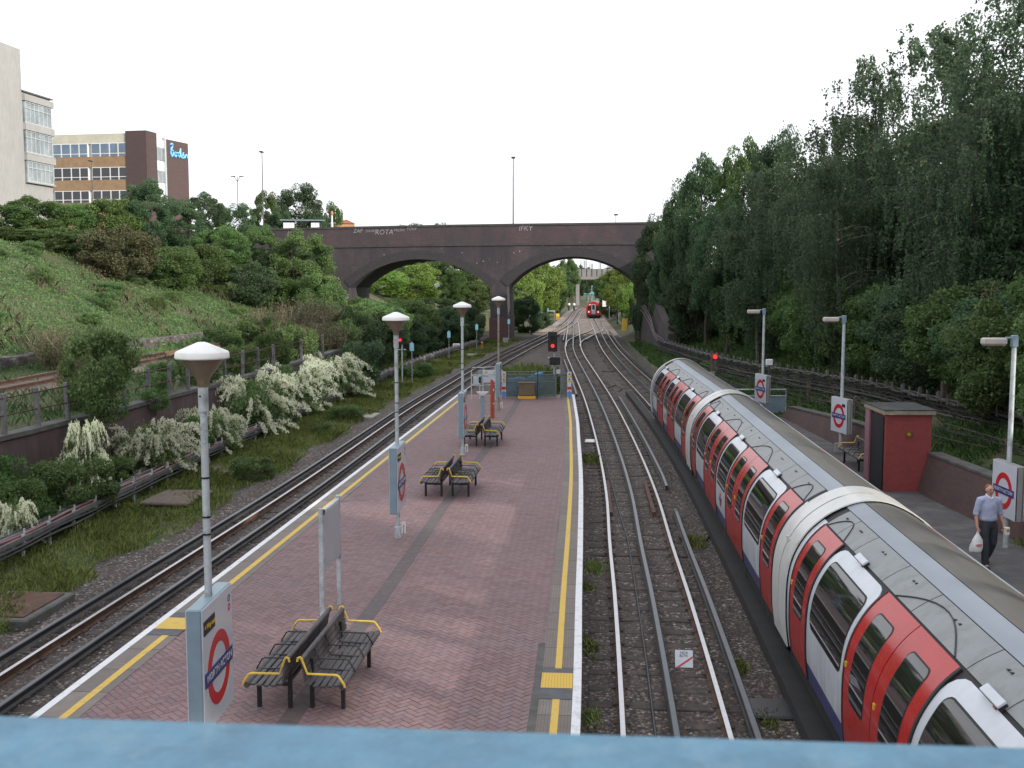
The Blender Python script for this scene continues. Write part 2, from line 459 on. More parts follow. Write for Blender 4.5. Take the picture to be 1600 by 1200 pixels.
def ballast_mat():
    m = NT("track_ballast")
    v = m.geo()
    vo = m.node("ShaderNodeTexVoronoi"); vo.inputs["Scale"].default_value = 17.0
    m.link(v, vo.inputs["Vector"])
    sep = m.node("ShaderNodeSeparateColor"); m.link(vo.outputs["Color"], sep.inputs[0])
    stone = m.ramp(sep.outputs[0], [(0.0, (0.052, 0.040, 0.037)), (0.55, (0.118, 0.092, 0.084)), (0.88, (0.20, 0.165, 0.152)), (1.0, (0.38, 0.34, 0.32))])
    gap = m.ramp(vo.outputs["Distance"], [(0.30, 1.0), (0.62, 0.25)])
    col = m.mix(1.0, stone, gap, 'MULTIPLY')
    st = m.ramp(m.noise(v, 0.9, 7, 0.7), [(0.44, 0.0), (0.66, 0.75)])
    col = m.mix(st, col, (0.050, 0.036, 0.030))
    m.base(col); m.rough(0.92)
    m.bump(vo.outputs["Distance"], -0.7, 0.03)
    return m.mat
M['ballast'] = ballast_mat()
def build_ballast():
    ys = list(np.arange(-6, 40, 0.5)) + list(np.arange(40, 120, 1.0)) + list(np.arange(120, 300, 4.0))
    vs = []; fs = []; n = 44
    for y in ys:
        x0 = min(trk_a(y) - 2.55 + 0.35 * math.sin(y * 0.7) + 0.2 * math.sin(y * 1.9), trk_a(y) - 1.9); x1 = trk_c(y) + 2.25
        for k in range(n):
            x = x0 + (x1 - x0) * k / (n - 1)
            z = -0.762 + random.uniform(-0.022, 0.020)
            if k == 0 or k == n - 1: z = -0.845
            vs.append((x, y, z))
    for i in range(len(ys) - 1):
        for k in range(n - 1):
            fs.append((i*n + k, i*n + k + 1, (i+1)*n + k + 1, (i+1)*n + k))
    me = bpy.data.meshes.new("track_bed"); me.from_pydata(vs, [], fs); me.materials.append(M['ballast'])
    me.polygons.foreach_set("use_smooth", [True] * len(me.polygons))
    o = bpy.data.objects.new("track_bed", me); COL.objects.link(o)
    tag(o, "brown stone ballast under the railway tracks", "track bed", kind="structure")
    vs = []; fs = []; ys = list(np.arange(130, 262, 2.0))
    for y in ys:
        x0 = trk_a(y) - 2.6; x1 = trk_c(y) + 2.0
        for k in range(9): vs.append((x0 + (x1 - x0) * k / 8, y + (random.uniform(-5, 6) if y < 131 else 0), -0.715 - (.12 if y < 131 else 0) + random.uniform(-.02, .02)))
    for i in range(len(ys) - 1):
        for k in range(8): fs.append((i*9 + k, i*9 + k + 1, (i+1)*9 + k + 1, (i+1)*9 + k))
    me = bpy.data.meshes.new('sunlit_ballast'); me.from_pydata(vs, [], fs); me.materials.append(simple('painted_sunlit_ballast', (.30, .235, .195), .95, 0, .30, 1.2, bump=.4, dirt=(.14, .11, .095), dscale=.5))  # pale colour stands in for sunlight on the far ballast
    o = bpy.data.objects.new('sunlit_ballast', me); COL.objects.link(o); tag(o, 'pale sheet painted as sunlit ballast beyond the brick bridge', 'track bed', kind='structure')
build_ballast()

# ------------------------------------------------------------------ railway tracks
RAILP = [(-.07, -.15), (-.07, -.135), (-.012, -.12), (-.012, -.04), (-.036, -.03), (-.036, 0), (.036, 0), (.036, -.03), (.012, -.04), (.012, -.12), (.07, -.135), (.07, -.15)]
RAILM = [0, 0, 0, 0, 0, 1, 0, 0, 0, 0, 0, 0]
def cline(f, off, y0, y1, z=-0.6, step=1.5):
    pts = []; y = y0
    while True:
        yy = min(y, y1)
        d = (f(yy + .5) - f(yy - .5)); L = math.hypot(d, 1)
        pts.append((f(yy) + off / L, yy - off * d / L, z))
        if yy >= y1: break
        y += step if y < 120 else 4
    return pts
def rail(parent, line, name="running_rail"):
    mb = MB(); mb.sweep(line, RAILP, RAILM); return mb.build(name, [M['rust'], M['railtop']], parent)
def cond(parent, line, top, name, w=0.045, ramp=0.0):
    mb = MB()
    line = [list(p) for p in line]
    if ramp:
        line[0][2] -= ramp; line[-1][2] -= ramp
    mb.sweep(line, [(-w - .02, top - .13), (-w + .01, top - .09), (-w, top - 0.01), (-w + .012, top), (w - .012, top), (w, top - 0.01), (w - .01, top - .09), (w + .02, top - .13)], [0, 0, 0, 1, 0, 0, 0, 0])
    return mb.build(name, [M['cable'], M['condrail']], parent)
M['chair'] = simple('rail_chair_iron', (.052, .036, .030), .9, 0, .4, 6)
def sleeper_mesh():
    mb = MB(); mb.bbox((0, 0, -0.06), (2.55, 0.25, 0.14), 0.015)
    for sx in (-0.76, 0.76): mb.bbox((sx, 0, 0.02), (0.26, 0.15, 0.05), 0.012, mi=1)
    return mb
def track(name, f, y0, y1, label, sl0, sl1, third=(), centre=True):
    t = empty(name, (0, 0, 0), 0, label, "railway track", "railway tracks through the station")
    for s in (-0.755, 0.755): rail(t, cline(f, s, y0, y1))
    if centre: cond(t, cline(f, 0, y0, y1), 0.035, "centre_rail", 0.05)
    for (off, a, b) in third: cond(t, cline(f, off, a, b), 0.075, "conductor_rail", 0.05, 0.06)
    first = None; k = 0; y = sl0
    while y < sl1 and k < 100:
        if first is None: o = first = sleeper_mesh().build("sleeper", [M['sleeper'], M['chair']], t)
        else: o = first.copy(); COL.objects.link(o)
        d = f(y + .5) - f(y - .5)
        o.location = (f(y), y, -0.765 + random.uniform(-.008, .012)); o.rotation_euler = (0, 0, -math.atan(d) + random.uniform(-.015, .015))
        k += 1; y += 0.72 + random.uniform(-.03, .03)
    mb = MB(); rest = [(yy, ) for yy in np.arange(y, y1 - 2, 0.75)]
    for (yy,) in rest:
        d = f(yy + .5) - f(yy - .5)
        mb.T = Matrix.Translation((f(yy), yy, -0.765)) @ Matrix.Rotation(-math.atan(d), 4, 'Z')
        mb.box((0, 0, -0.06), (2.5, 0.25, 0.14))
    mb.build("sleepers", M['sleeper'], t, kind="stuff")
    return t
track("railway_track", trk_a, -5, 300, "straight track left of the island platform, running on under the brick bridge", 14.0, 86, third=[(-1.16, -5, 118), (-1.16, 150, 260)])
track("railway_track", trk_b, -5, 172, "curving track between the island platform and the parked train", 12.6, 84, third=[(1.12, -5, 30.2), (1.16, 33.6, 60), (-1.12, 61, 88)])
track("railway_track", trk_c, -5, 300, "track under the red and white train, leading to the distant train", 50, 122, third=[(-1.14, 33, 62), (1.16, 52, 140)])
def crossover():
    t = empty("crossover_track", (0, 0, 0), 0, "points rails crossing between the two right hand tracks below the bridge", "track points")
    for pts in ([(884.5, 541), (886, 534), (892, 529), (905, 523), (921, 517), (927, 512)], [(906, 540), (908, 534.5), (915, 529), (927, 523), (940, 517.5), (942, 513)]):
        P = [tuple(G(a, b, -0.598)) for a, b in pts]
        ys = [p[1] for p in P]; f = lerp_table([(p[1], p[0]) for p in P])
        rail(t, [(f(y), y, -0.597) for y in np.arange(ys[0], ys[-1], 1.2)], "switch_rail")
    for pts in ([(915, 531), (926, 524.5), (934, 521)], [(880, 532), (883, 518)], [(896, 525), (896, 514)]):
        cond(t, [tuple(G(a, b, -0.6)) for a, b in pts], 0.06, "conductor_rail", 0.05)
crossover()
def check(pts, label):
    mb = MB(); mb.sweep([tuple(G(a, b, -0.62)) for a, b in pts], [(-.05, -.12), (-.05, 0), (.05, 0), (.05, -.12)])
    tag(mb.build("spare_rail", M['rust']), label, "rail")
check([(949, 753), (954.5, 800)], "short rusty spare rail lying beside the nearer shiny rail, left of the centre rail")
check([(1008, 753), (1022, 800)], "short rusty spare rail lying inside the right running rail of the middle track")
def ground_cable(pts, label, r=0.022, z=-0.74, mat='cable'):
    P = [G(a, b, z) for a, b in pts]; mb = MB(); mb.tube(P, r, 6)
    tag(mb.build("cable", M[mat], smooth=True), label, "cable")
ground_cable([(936, 660), (944, 700), (952, 742), (969, 805), (981.7, 846.7), (989, 893), (996, 938), (1011, 1042), (1025, 1155), (1033, 1200)], "long thin black cable lying between the rails of the middle track")
ground_cable([(1044, 736), (1056, 744), (1066, 763), (1073, 785), (1083, 800), (1098, 815), (1108, 834), (1104, 844), (1090, 846), (1076, 840)], "black cable looped on the ballast beside the train")
ground_cable([(940, 580), (950, 581), (962, 579)], "bent black cable lying on the ballast near the points", 0.03)
ground_cable([(950, 606), (962, 602), (972, 607), (966, 612)], "curled black cable on the ballast right of the shiny rail", 0.03)

# disused line on the left shelf
old_c = lerp_table([(20, -22.0), (45, -20.6), (60, -20.0), (85, -17.6), (110, -13.2), (130, -10), (190, -3)])
t = empty("disused_track", (0, 0, 0), 0, "rusty disused railway track half overgrown on the left embankment", "railway track")
for s in (-0.755, 0.755):
    mb = MB(); mb.sweep(cline(old_c, s, 20, 150, 1.60), [(-.07, -.15), (-.03, -.12), (-.036, 0), (.036, 0), (.03, -.12), (.07, -.15)]); mb.build("running_rail", M['oldrail'], t)
mb = MB()
for yy in np.arange(30, 90, 0.75):
    mb.T = Matrix.Translation((old_c(yy), yy, 1.43)) @ Matrix.Rotation(-0.05, 4, 'Z'); mb.box((0, 0, -0.03), (2.5, .25, .1))
mb.build("sleepers", M['timber'], t, kind="stuff")
mb = MB(); mb.sweep(cline(old_c, 0, 20, 140, 1.40), [(-2.2, -.05), (-1.8, .045), (1.8, .045), (2.2, -.05)])
tag(mb.build("old_track_bed", simple('old_ballast', (0.15, 0.12, 0.095), 0.95, 0, 0.35, 4, bump=0.4)), "thin brown ballast under the disused track", "track bed", kind="structure")

# ------------------------------------------------------------------ island platform
def edge_pts(f, y0, y1, step=0.6):
    return [(f(y), y) for y in np.arange(y0, y1 + 1e-6, step)]
PY0, PY1 = -3.0, 55.2
def strip_uv(name, f, side, o0, o1, z, mat, parent, y0=PY0, y1=PY1, thick=0.0):
    """band lying along the platform edge between offsets o0 and o1 (metres in from the edge)"""
    vs = []; fs = []; uvs = []; L = 0; prev = None
    ys = np.arange(y0, y1 + 1e-6, 0.6)
    for y in ys:
        d = f(y + .5) - f(y - .5); n = math.hypot(1, d)
        nx, ny = (1 / n * side, -d / n * side)
        if prev is not None: L += math.hypot(f(y) - prev[0], y - prev[1])
        prev = (f(y), y)
        for o in (o0, o1):
            vs.append((f(y) + nx * o, y + ny * o, z)); uvs.append((o, L))
    for i in range(len(ys) - 1):
        a = i * 2
        fs.append((a, a + 1, a + 3, a + 2) if side < 0 else (a, a + 2, a + 3, a + 1))
    if thick:
        b = len(vs)
        for y in ys:
            d = f(y + .5) - f(y - .5); n = math.hypot(1, d); nx, ny = (1 / n * side, -d / n * side)
            vs.append((f(y) + nx * o0, y + ny * o0, z - thick)); uvs.append((o0, 0))
        for i in range(len(ys) - 1): fs.append((i * 2, i * 2 + 2, b + i + 1, b + i))
    me = bpy.data.meshes.new(name); me.from_pydata(vs, [], fs)
    uvl = me.uv_layers.new(name="UVMap")
    for lp in me.loops: uvl.data[lp.index].uv = uvs[lp.vertex_index]
    me.materials.append(mat)
    bm = bmesh.new(); bm.from_mesh(me); bmesh.ops.recalc_face_normals(bm, faces=bm.faces)
    for fc in bm.faces:
        if abs(fc.normal.z) > .7 and fc.normal.z < 0: fc.normal_flip()
    bm.to_mesh(me); bm.free()
    o = bpy.data.objects.new(name, me); COL.objects.link(o)
    if parent: o.parent = parent
    return o
def coping_mat(name, base, grooves):
    m = NT(name)
    uv = m.coord("UV"); sp = m.node("ShaderNodeSeparateXYZ"); m.link(uv, sp.inputs[0])
    fr = m.math('FRACT', m.math('DIVIDE', sp.outputs[1], 0.9))
    slab = m.math('FLOOR', m.math('DIVIDE', sp.outputs[1], 0.9))
    wn_ = m.node("ShaderNodeTexWhiteNoise", noise_dimensions='1D'); m.link(slab, wn_.inputs["W"])
    col = m.ramp(wn_.outputs["Value"], [(0, tuple(c * .86 for c in base)), (1, tuple(c * 1.1 for c in base))])
    n = m.noise(m.geo(), 5, 7, 0.7)
    col = m.mix(0.5, col, m.ramp(n, [(0.3, 0.55), (0.7, 1.0)]), 'MULTIPLY')
    joint = m.math('LESS_THAN', fr, 0.022)
    col = m.mix(joint, col, (0.06, 0.055, 0.05))
    if grooves:
        gv = m.math('LESS_THAN', m.math('FRACT', m.math('DIVIDE', sp.outputs[0], grooves)), 0.22)
        col = m.mix(m.math('MULTIPLY', gv, 0.45), col, (0.075, 0.068, 0.062))
    m.base(col); m.rough(0.9)
    return m.mat
M['coping'] = coping_mat('coping_slabs', (0.205, 0.180, 0.165), 0)
M['coping_g'] = coping_mat('grooved_coping_slabs', (0.205, 0.178, 0.162), 0.043)
M['dark_paint'] = simple('dark_grey_platform_paint', (0.085, 0.09, 0.10), 0.8, 0, 0.2, 6)

def paver_mat():
    m = NT("block_pavers")
    g = m.node("ShaderNodeNewGeometry")
    c = m.ramp(g.outputs["Random Per Island"], [(0.0, (0.178, 0.106, 0.108)), (0.30, (0.204, 0.124, 0.126)), (0.62, (0.230, 0.144, 0.145)), (0.86, (0.206, 0.138, 0.148)), (1.0, (0.165, 0.112, 0.122))])
    v = m.geo()
    grime = m.ramp(m.noise(v, 0.55, 7, 0.65), [(0.36, 0.0), (0.70, 0.42)])
    c = m.mix(grime, c, (0.188, 0.150, 0.166))
    spots = m.ramp(m.noise(v, 2.6, 5, 0.7), [(0.60, 0.0), (0.74, 0.45)])
    c = m.mix(spots, c, (0.110, 0.084, 0.080))
    vo = m.node('ShaderNodeTexVoronoi'); vo.inputs['Scale'].default_value = 1.9; m.link(v, vo.inputs['Vector'])
    gum = m.math('MULTIPLY', m.math('LESS_THAN', vo.outputs['Distance'], 0.055), 0.6)
    c = m.mix(gum, c, (0.085, 0.072, 0.076))
    big = m.ramp(m.noise(v, 0.22, 4, 0.6), [(0.35, 0.93), (0.65, 1.04)])
    c = m.mix(1.0, c, big, 'MULTIPLY')
    m.base(c); m.rough(0.72); m.set(spec=0.35)
    m.bump(m.noise(v, 60, 3), 0.12, 0.004)
    return m.mat
def herringbone(name, poly_x0, poly_x1, y0, y1, parent, mat, L=0.2):
    w = L / 2; u = L / 2
    cx, cy = -1.5, (y0 + y1) / 2
    R = (y1 - y0) / 2 + 6
    k = int(R * 1.5 / u)
    I, J = np.meshgrid(np.arange(-k, k), np.arange(-k, k), indexing='ij')
    I = I.ravel(); J = J.ravel(); m = (I - J) % 4
    g = 0.004
    quads = []
    for mm, (dx, dy) in ((0, (2, 1)), (3, (1, 2))):
        s = m == mm
        x = I[s] * u; y = J[s] * u
        q = np.stack([np.stack([x + g, y + g], -1), np.stack([x + dx * u - g, y + g], -1), np.stack([x + dx * u - g, y + dy * u - g], -1), np.stack([x + g, y + dy * u - g], -1)], 1)
        quads.append(q)
    q = np.concatenate(quads, 0)
    c, s_ = math.cos(math.pi / 4 - 0.075), math.sin(math.pi / 4 - 0.075)
    q = np.stack([q[..., 0] * c - q[..., 1] * s_ + cx, q[..., 0] * s_ + q[..., 1] * c + cy], -1)
    ctr = q.mean(1)
    ok = (ctr[:, 1] > y0) & (ctr[:, 1] < y1)
    q = q[ok]; ctr = ctr[ok]
    X0 = np.array([poly_x0(y) for y in ctr[:, 1]]); X1 = np.array([poly_x1(y) for y in ctr[:, 1]])
    ok = (ctr[:, 0] > X0) & (ctr[:, 0] < X1)
    q = q[ok]; n = len(q)
    z = RNG.uniform(-0.0015, 0.0015, (n, 1)) + RNG.uniform(-0.0008, 0.0008, (n, 4))
    co = np.concatenate([q, z[..., None]], -1).reshape(-1, 3)
    return quads_mesh(name, co, n, mat, parent)
def quads_mesh(name, co, n, mat, parent=None, k=4):
    me = bpy.data.meshes.new(name)
    me.vertices.add(n * k); me.vertices.foreach_set("co", co.astype(np.float32).ravel())
    me.loops.add(n * k); me.loops.foreach_set("vertex_index", np.arange(n * k, dtype=np.int32))
    me.polygons.add(n); me.polygons.foreach_set("loop_start", np.arange(0, n * k, k, dtype=np.int32)); me.polygons.foreach_set("loop_total", np.full(n, k, dtype=np.int32))
    me.materials.append(mat); me.update(calc_edges=True)
    o = bpy.data.objects.new(name, me); COL.objects.link(o)
    if parent is not None: o.parent = parent
    return o

def island():
    mb = MB()
    ys = list(np.arange(PY0, PY1 + .01, 0.9))
    n = len(ys)
    top = [(plat_l(y) + .03, y) for y in ys] + [(plat_r(y) - .03, y) for y in reversed(ys)]
    # base block: side faces under a small nosing, top just below the pavers
    vs = [(x, y, -0.95) for x, y in top] + [(x, y, -0.012) for x, y in top]
    N = len(top)
    fs = [(i, (i + 1) % N, N + (i + 1) % N, N + i) for i in range(N)]
    for i in range(n - 1): fs.append((N + i, N + i + 1, N + N - 2 - i, N + N - 1 - i))
    mb.add(vs, fs)
    p = mb.build("platform", brickmat('platform_wall_brick', (0.10, 0.072, 0.072), (0.12, 0.085, 0.086), (0.11, 0.08, 0.082), axes="yz"))
    tag(p, "brick paved island platform between the tracks", "platform", kind="structure")
    herringbone("paving", lambda y: plat_l(y) + 0.60, lambda y: plat_r(y) - 0.52, PY0, PY1, p, paver_mat())
    for f, sd, cop in ((plat_l, 1, M['coping']), (plat_r, -1, M['coping_g'])):
        strip_uv("coping", f, sd, 0.0, 0.66 if sd > 0 else 0.585, 0.006, cop, p, thick=0.09)
        strip_uv("edge_line", f, sd, 0.004, 0.125, 0.010, M['white_line'], p)
        a, b = (0.40, 0.515) if sd > 0 else (0.30, 0.40)
        strip_uv("warning_line", f, sd, a, b, 0.010, M['yellow_line'], p)
    # dark bands and ribbed yellow crossing marks
    strip_uv("crossing_band", plat_r, -1, 0.13, 0.585, 0.0135, M['dark_paint'], p, 14.6, 16.0)
    yl = NT("ribbed_yellow_paint"); uvv = yl.coord("UV"); spx = yl.node("ShaderNodeSeparateXYZ"); yl.link(uvv, spx.inputs[0])
    rb = yl.math('LESS_THAN', yl.math('FRACT', yl.math('DIVIDE', spx.outputs[0], 0.043)), 0.22)
    yl.base(yl.mix(yl.math('MULTIPLY', rb, 0.5), (0.60, 0.40, 0.07), (0.28, 0.18, 0.03))); yl.rough(0.8)
    strip_uv("crossing_mark", plat_r, -1, 0.13, 0.585, 0.017, yl.mat, p, 15.0, 15.6)
    strip_uv("crossing_band", plat_l, 1, 0.13, 0.66, 0.0135, M['dark_paint'], p, 17.4, 18.6)
    strip_uv("crossing_mark", plat_l, 1, 0.13, 0.66, 0.017, M['yellow_line'], p, 17.7, 18.3)
    # dark paver gutter along the middle of the platform
    mid = lerp_table([(3, -3.83), (13.6, -2.98), (19.6, -2.40), (27.6, -1.76), (36, -1.0), (48, 0.0), (53.4, 0.35)])
    mb = MB(); mb.sweep([(mid(y), y, 0.004) for y in np.arange(3, 53.3, 0.5)], [(-.14, -.006), (-.14, 0), (.14, 0), (.14, -.006)])
    dg = NT("dark_pavers"); g = dg.geo()
    dg.base(dg.ramp(dg.noise(g, 6, 6, .7), [(0.3, (0.066, 0.052, 0.055)), (0.7, (0.12, 0.092, 0.095))])); dg.rough(0.7)
    mb.build("gutter", dg.mat, p)
    # worn repair strip against the right coping
    mb = MB(); mb.sweep([(plat_r(y) - 0.63, y, 0.002) for y in np.arange(13, 17.5, .5)], [(-.07, -.006), (-.07, 0), (.05, 0), (.05, -.006)]); mb.build("repair_strip", M['dark_conc'], p)
island()

def side_platform():
    mb = MB()
    ys = list(np.arange(-4, 46.6, 1.0))
    top = [(trk_c(y) + 1.46, y) for y in ys] + [(11.5, y) for y in reversed(ys)]
    n = len(ys); N = len(top)
    vs = [(x, y, -0.95) for x, y in top] + [(x, y, 0.0) for x, y in top]
    fs = [(i, (i + 1) % N, N + (i + 1) % N, N + i) for i in range(N)]
    for i in range(n - 1): fs.append((N + i, N + i + 1, N + N - 2 - i, N + N - 1 - i))
    mb.add(vs, fs)
    p = mb.build("platform", simple('worn_asphalt', (0.082, 0.080, 0.084), 0.88, 0, 0.28, 1.6, bump=0.2, dirt=(0.13, 0.125, 0.125), dscale=0.8))
    tag(p, "dark asphalt side platform beyond the train", "platform", kind="structure")
    strip_uv("edge_line", lambda y: trk_c(y) + 1.46, 1, 0.0, 0.12, 0.005, M['white_line'], p, -4, 46)
side_platform()
# ------------------------------------------------------------------ lettering
FACE_R = (math.pi / 2, 0, math.pi / 2)      # reads from +x
FACE_L = (math.pi / 2, 0, -math.pi / 2)     # reads from -x
FACE_F = (math.pi / 2, 0, 0)                # reads from -y
def text(body, size, mat, parent, loc, rot, name="lettering", width=None, ext=0.002, bold=0.0, shear=0.0):
    cu = bpy.data.curves.new(name, 'FONT'); cu.body = body; cu.size = size; cu.align_x = 'CENTER'; cu.align_y = 'CENTER'
    cu.extrude = ext; cu.offset = bold; cu.resolution_u = 3; cu.shear = shear
    o = bpy.data.objects.new(name, cu); COL.objects.link(o)
    dg = bpy.context.evaluated_depsgraph_get(); dg.update()
    me = bpy.data.meshes.new_from_object(o.evaluated_get(dg))
    bpy.data.objects.remove(o)
    me.materials.clear(); me.materials.append(mat); me.name = name
    if width:
        xs = [v.co.x for v in me.vertices]; k = width / (max(xs) - min(xs))
        for v in me.vertices: v.co.x *= k
    t = bpy.data.objects.new(name, me); COL.objects.link(t)
    t.location = loc; t.rotation_euler = rot
    if parent is not None: t.parent = parent
    return t
def ring_mesh(mb, c, r1, r0, axis_sign, th=0.006, n=48, mi=None):
    """annulus in the y-z plane standing proud along +-x"""
    vs = []; fs = []
    x0, x1 = c[0], c[0] + axis_sign * th
    for k in range(n):
        q = 2 * math.pi * k / n; cy, sz = math.cos(q), math.sin(q)
        vs += [(x1, c[1] + r1 * cy, c[2] + r1 * sz), (x1, c[1] + r0 * cy, c[2] + r0 * sz), (x0, c[1] + r1 * cy, c[2] + r1 * sz), (x0, c[1] + r0 * cy, c[2] + r0 * sz)]
    for k in range(n):
        a, b = 4 * k, 4 * ((k + 1) % n)
        fs += [(a, b, b + 1, a + 1), (a, a + 2, b + 2, b), (a + 1, b + 1, b + 3, a + 3)]
    mb.add(vs, fs, mi)
def station_sign(loc, rz, label, w, z0, z1, r, zc, faces, panel, th=0.17):
    t = empty("station_sign", loc, rz, label, "station sign", "station name boards")
    mb = MB(); mb.bbox((0, 0, (z0 + z1) / 2), (th, w, z1 - z0), 0.015); mb.build("case", M['bluegrey'] if th > .15 else M['case_grey'], t); dx = (th - 0.17) / 2
    for s in faces:
        rot = FACE_R if s > 0 else FACE_L
        mb = MB(); mb.bbox((s * 0.090, 0, (z0 + z1) / 2), (0.012, w - 0.02, z1 - z0 - 0.02), 0.004); f = mb.build("face", M['white_enamel'], t)
        mb = MB(); ring_mesh(mb, (s * 0.0965, 0, zc), r, r * 0.69, s); mb.build("roundel_ring", M['red_enamel'], f)
        mb = MB(); mb.box((s * 0.101, 0, zc), (0.012, r * 2.44, r * 0.40)); mb.build("roundel_bar", M['blue_enamel'], f)
        text("NORTH ACTON", r * 0.29, M['white_enamel'], f, (s * 0.109, 0, zc), rot, width=r * 2.18, bold=0.0)
        if panel:
            py = -s * (w / 2 - 0.25) * (1 if panel > 0 else -1)
            mb = MB(); mb.box((s * 0.099, py, z1 - 0.24), (0.010, 0.40 if panel > 0 else 0.22, 0.165 if panel > 0 else 0.10)); mb.build("direction_panel", M['black'], f)
            if panel > 0:
                text("< Way out", 0.085, M['amber_text'], f, (s * 0.106, py, z1 - 0.24), rot, bold=0.001)
                for dz in (0.16, 0.27):
                    mb = MB(); ring_mesh(mb, (s * 0.0965, s * (w / 2 - 0.13), z1 - dz), 0.045, 0.030, s, 0.004, 20); mb.build("notice", M['red_enamel'] if dz > .2 else M['cable_grey'], f)
    return t
M['case_grey'] = simple('brown_grey_case', (.26, .245, .24), .5, 0, .1, 4)
def lamp_post(loc, label, H=5.10, tagside=1, rusty=False):
    t = empty("platform_lamp", loc, 0, label, "lamp post", "lamp posts along the island platform")
    mb = MB(); mb.tube([(0, 0, 0), (0, 0, 0.25), (0, 0, 0.26), (0, 0, H - 0.80)], [0.075, 0.075, 0.046, 0.042], 16); mb.build("pole", M['rustpole'] if rusty else M['galv'], t, smooth=True)
    mb = MB(); mb.tube([(0, 0, H - 0.80), (0, 0, H - 0.52)], 0.058, 16); mb.tube([(-0.02, -0.056, H - 0.62), (-0.02, -0.064, H - 0.62)], 0.012, 8, mi=1); mb.build("sleeve", [M['galv'], M['black']], t, smooth=True)
    mb = MB()
    for z in (H * 0.56, H * 0.60, H * 0.69): mb.tube([(0, 0, z), (0, 0, z + 0.02)], 0.049, 14)
    mb.build("strap", M['black'], t, smooth=True)
    mb = MB(); mb.lathe([(0.058, H - 0.52), (0.066, H - 0.45), (0.090, H - 0.405), (0.235, H - 0.215), (0.255, H - 0.19), (0.25, H - 0.185)], 32); mb.build("lamp_bowl", M['lamp_bowl'], t, smooth=True)
    mb = MB(); mb.lathe([(0.262, H - 0.186), (0.300, H - 0.19), (0.308, H - 0.178), (0.302, H - 0.122), (0.288, H - 0.106), (0.06, H - 0.008), (0.035, H - 0.001), (0.012, H)], 36); mb.build("lamp_cap", M['lamp_white'], t, smooth=True)
    if tagside:
        mb = MB(); x = 0.13 * tagside
        mb.box((x, -0.02, 0.34), (0.09, 0.02, 0.06)); mb.box((x - 0.033, -0.02, 0.21), (0.024, 0.02, 0.20)); mb.box((x + 0.033, -0.02, 0.21), (0.024, 0.02, 0.20)); mb.box((x - 0.07, -0.02, 0.34), (0.06, .012, .012))
        mb.build("socket_cover", M['plastic_white'], t)
    return t
M['rustpole'] = simple('rust_streaked_pole', (0.30, 0.29, 0.26), 0.6, 0.2, 0.25, 5, dirt=(0.20, 0.115, 0.06), dscale=2.5)
_ld = -0.0845
for i, (x, y, lab) in enumerate([(-3.545, 12.42, "nearest white capped lamp post, rising through the big name board"),
                                (-2.58, 24.2, "second white capped lamp post from the front, standing on bare brick paving"),
                                (-1.64, 35.89, "third white capped lamp post from the front, beside the small back to back benches"),
                                (-0.60, 48.46, "farthest white capped lamp post, rust stained, beside the red post near the end fence")]):
    lamp_post((x, y, 0), lab, tagside=1 if i else 0, rusty=(i == 3))
    station_sign((x, y + 0.02, 0), _ld * 0.75 if i else -0.03,
                 ["biggest name board, with NORTH ACTON roundel, round the nearest lamp post by the benches", "name board on the second lamp post of the island platform, seen almost edge on",
                  "narrow looking name board on the third lamp post, next to the farthest benches", "name board on the farthest lamp post, in front of the white warning sign"][i],
                 1.16, 0.65, 2.13, 0.43, 1.28, (1, -1), 1)
def side_lamp(loc, rz, label):
    t = empty("platform_lamp", loc, rz, label, "lamp post", "lamp posts along the side platform")
    mb = MB(); mb.tube([(0, 0, 0), (0, 0, 4.55)], [0.06, 0.05], 14); mb.build("pole", M['galv'], t, smooth=True)
    mb = MB(); mb.bbox((0, 0, 4.50), (0.13, 0.13, 0.26), 0.015); mb.tube([(-0.06, 0, 4.57), (-0.20, 0, 4.57)], 0.025, 8); mb.build("bracket", M['bluegrey'], t)
    mb = MB(); mb.bbox((-0.44, 0, 4.50), (0.52, 0.20, 0.15), 0.03); h = mb.build("lamp_head", M['lamp_head'], t)
    mb = MB(); mb.bbox((-0.44, 0, 4.415), (0.46, 0.16, 0.03), 0.01); mb.build("diffuser", M['lamp_bowl'], h)
    return t
M['lamp_head'] = simple('lamp_head_cream', (0.50, 0.46, 0.44), 0.5, 0, 0.1, 3)
for i, (px, py) in enumerate([(1571, 855), (1313, 707), (1184, 660)]):
    p = G(px, py, 0) if i < 2 else Vector((10.55, 45.6, 0))
    side_lamp(p, 0.0, ["nearest cantilever lamp on a galvanised pole behind the walking man", "cantilever lamp on a galvanised pole just left of the red hut", "farthest cantilever lamp, at the far end of the side platform"][i])
    station_sign((p.x, p.y, 0), (0.0, 0.17, 0.19)[i], ["NORTH ACTON board on the pole beside the walking man", "NORTH ACTON board on the pole between the train and the red hut", "smallest NORTH ACTON board, by the grey railing at the far platform end"][i],
                 1.16, 0.68, 1.87, 0.40, 1.25, (-1, 1), 0 if i == 0 else -1, 0.11)
    if i == 1:
        mb = MB(); mb.bbox((p.x - 0.14, p.y - 0.1, 0.17), (0.18, 0.12, 0.34), 0.015); tag(mb.build("junction_box", M['conc']), "small pale box at the foot of the lamp pole by the red hut", "junction box")

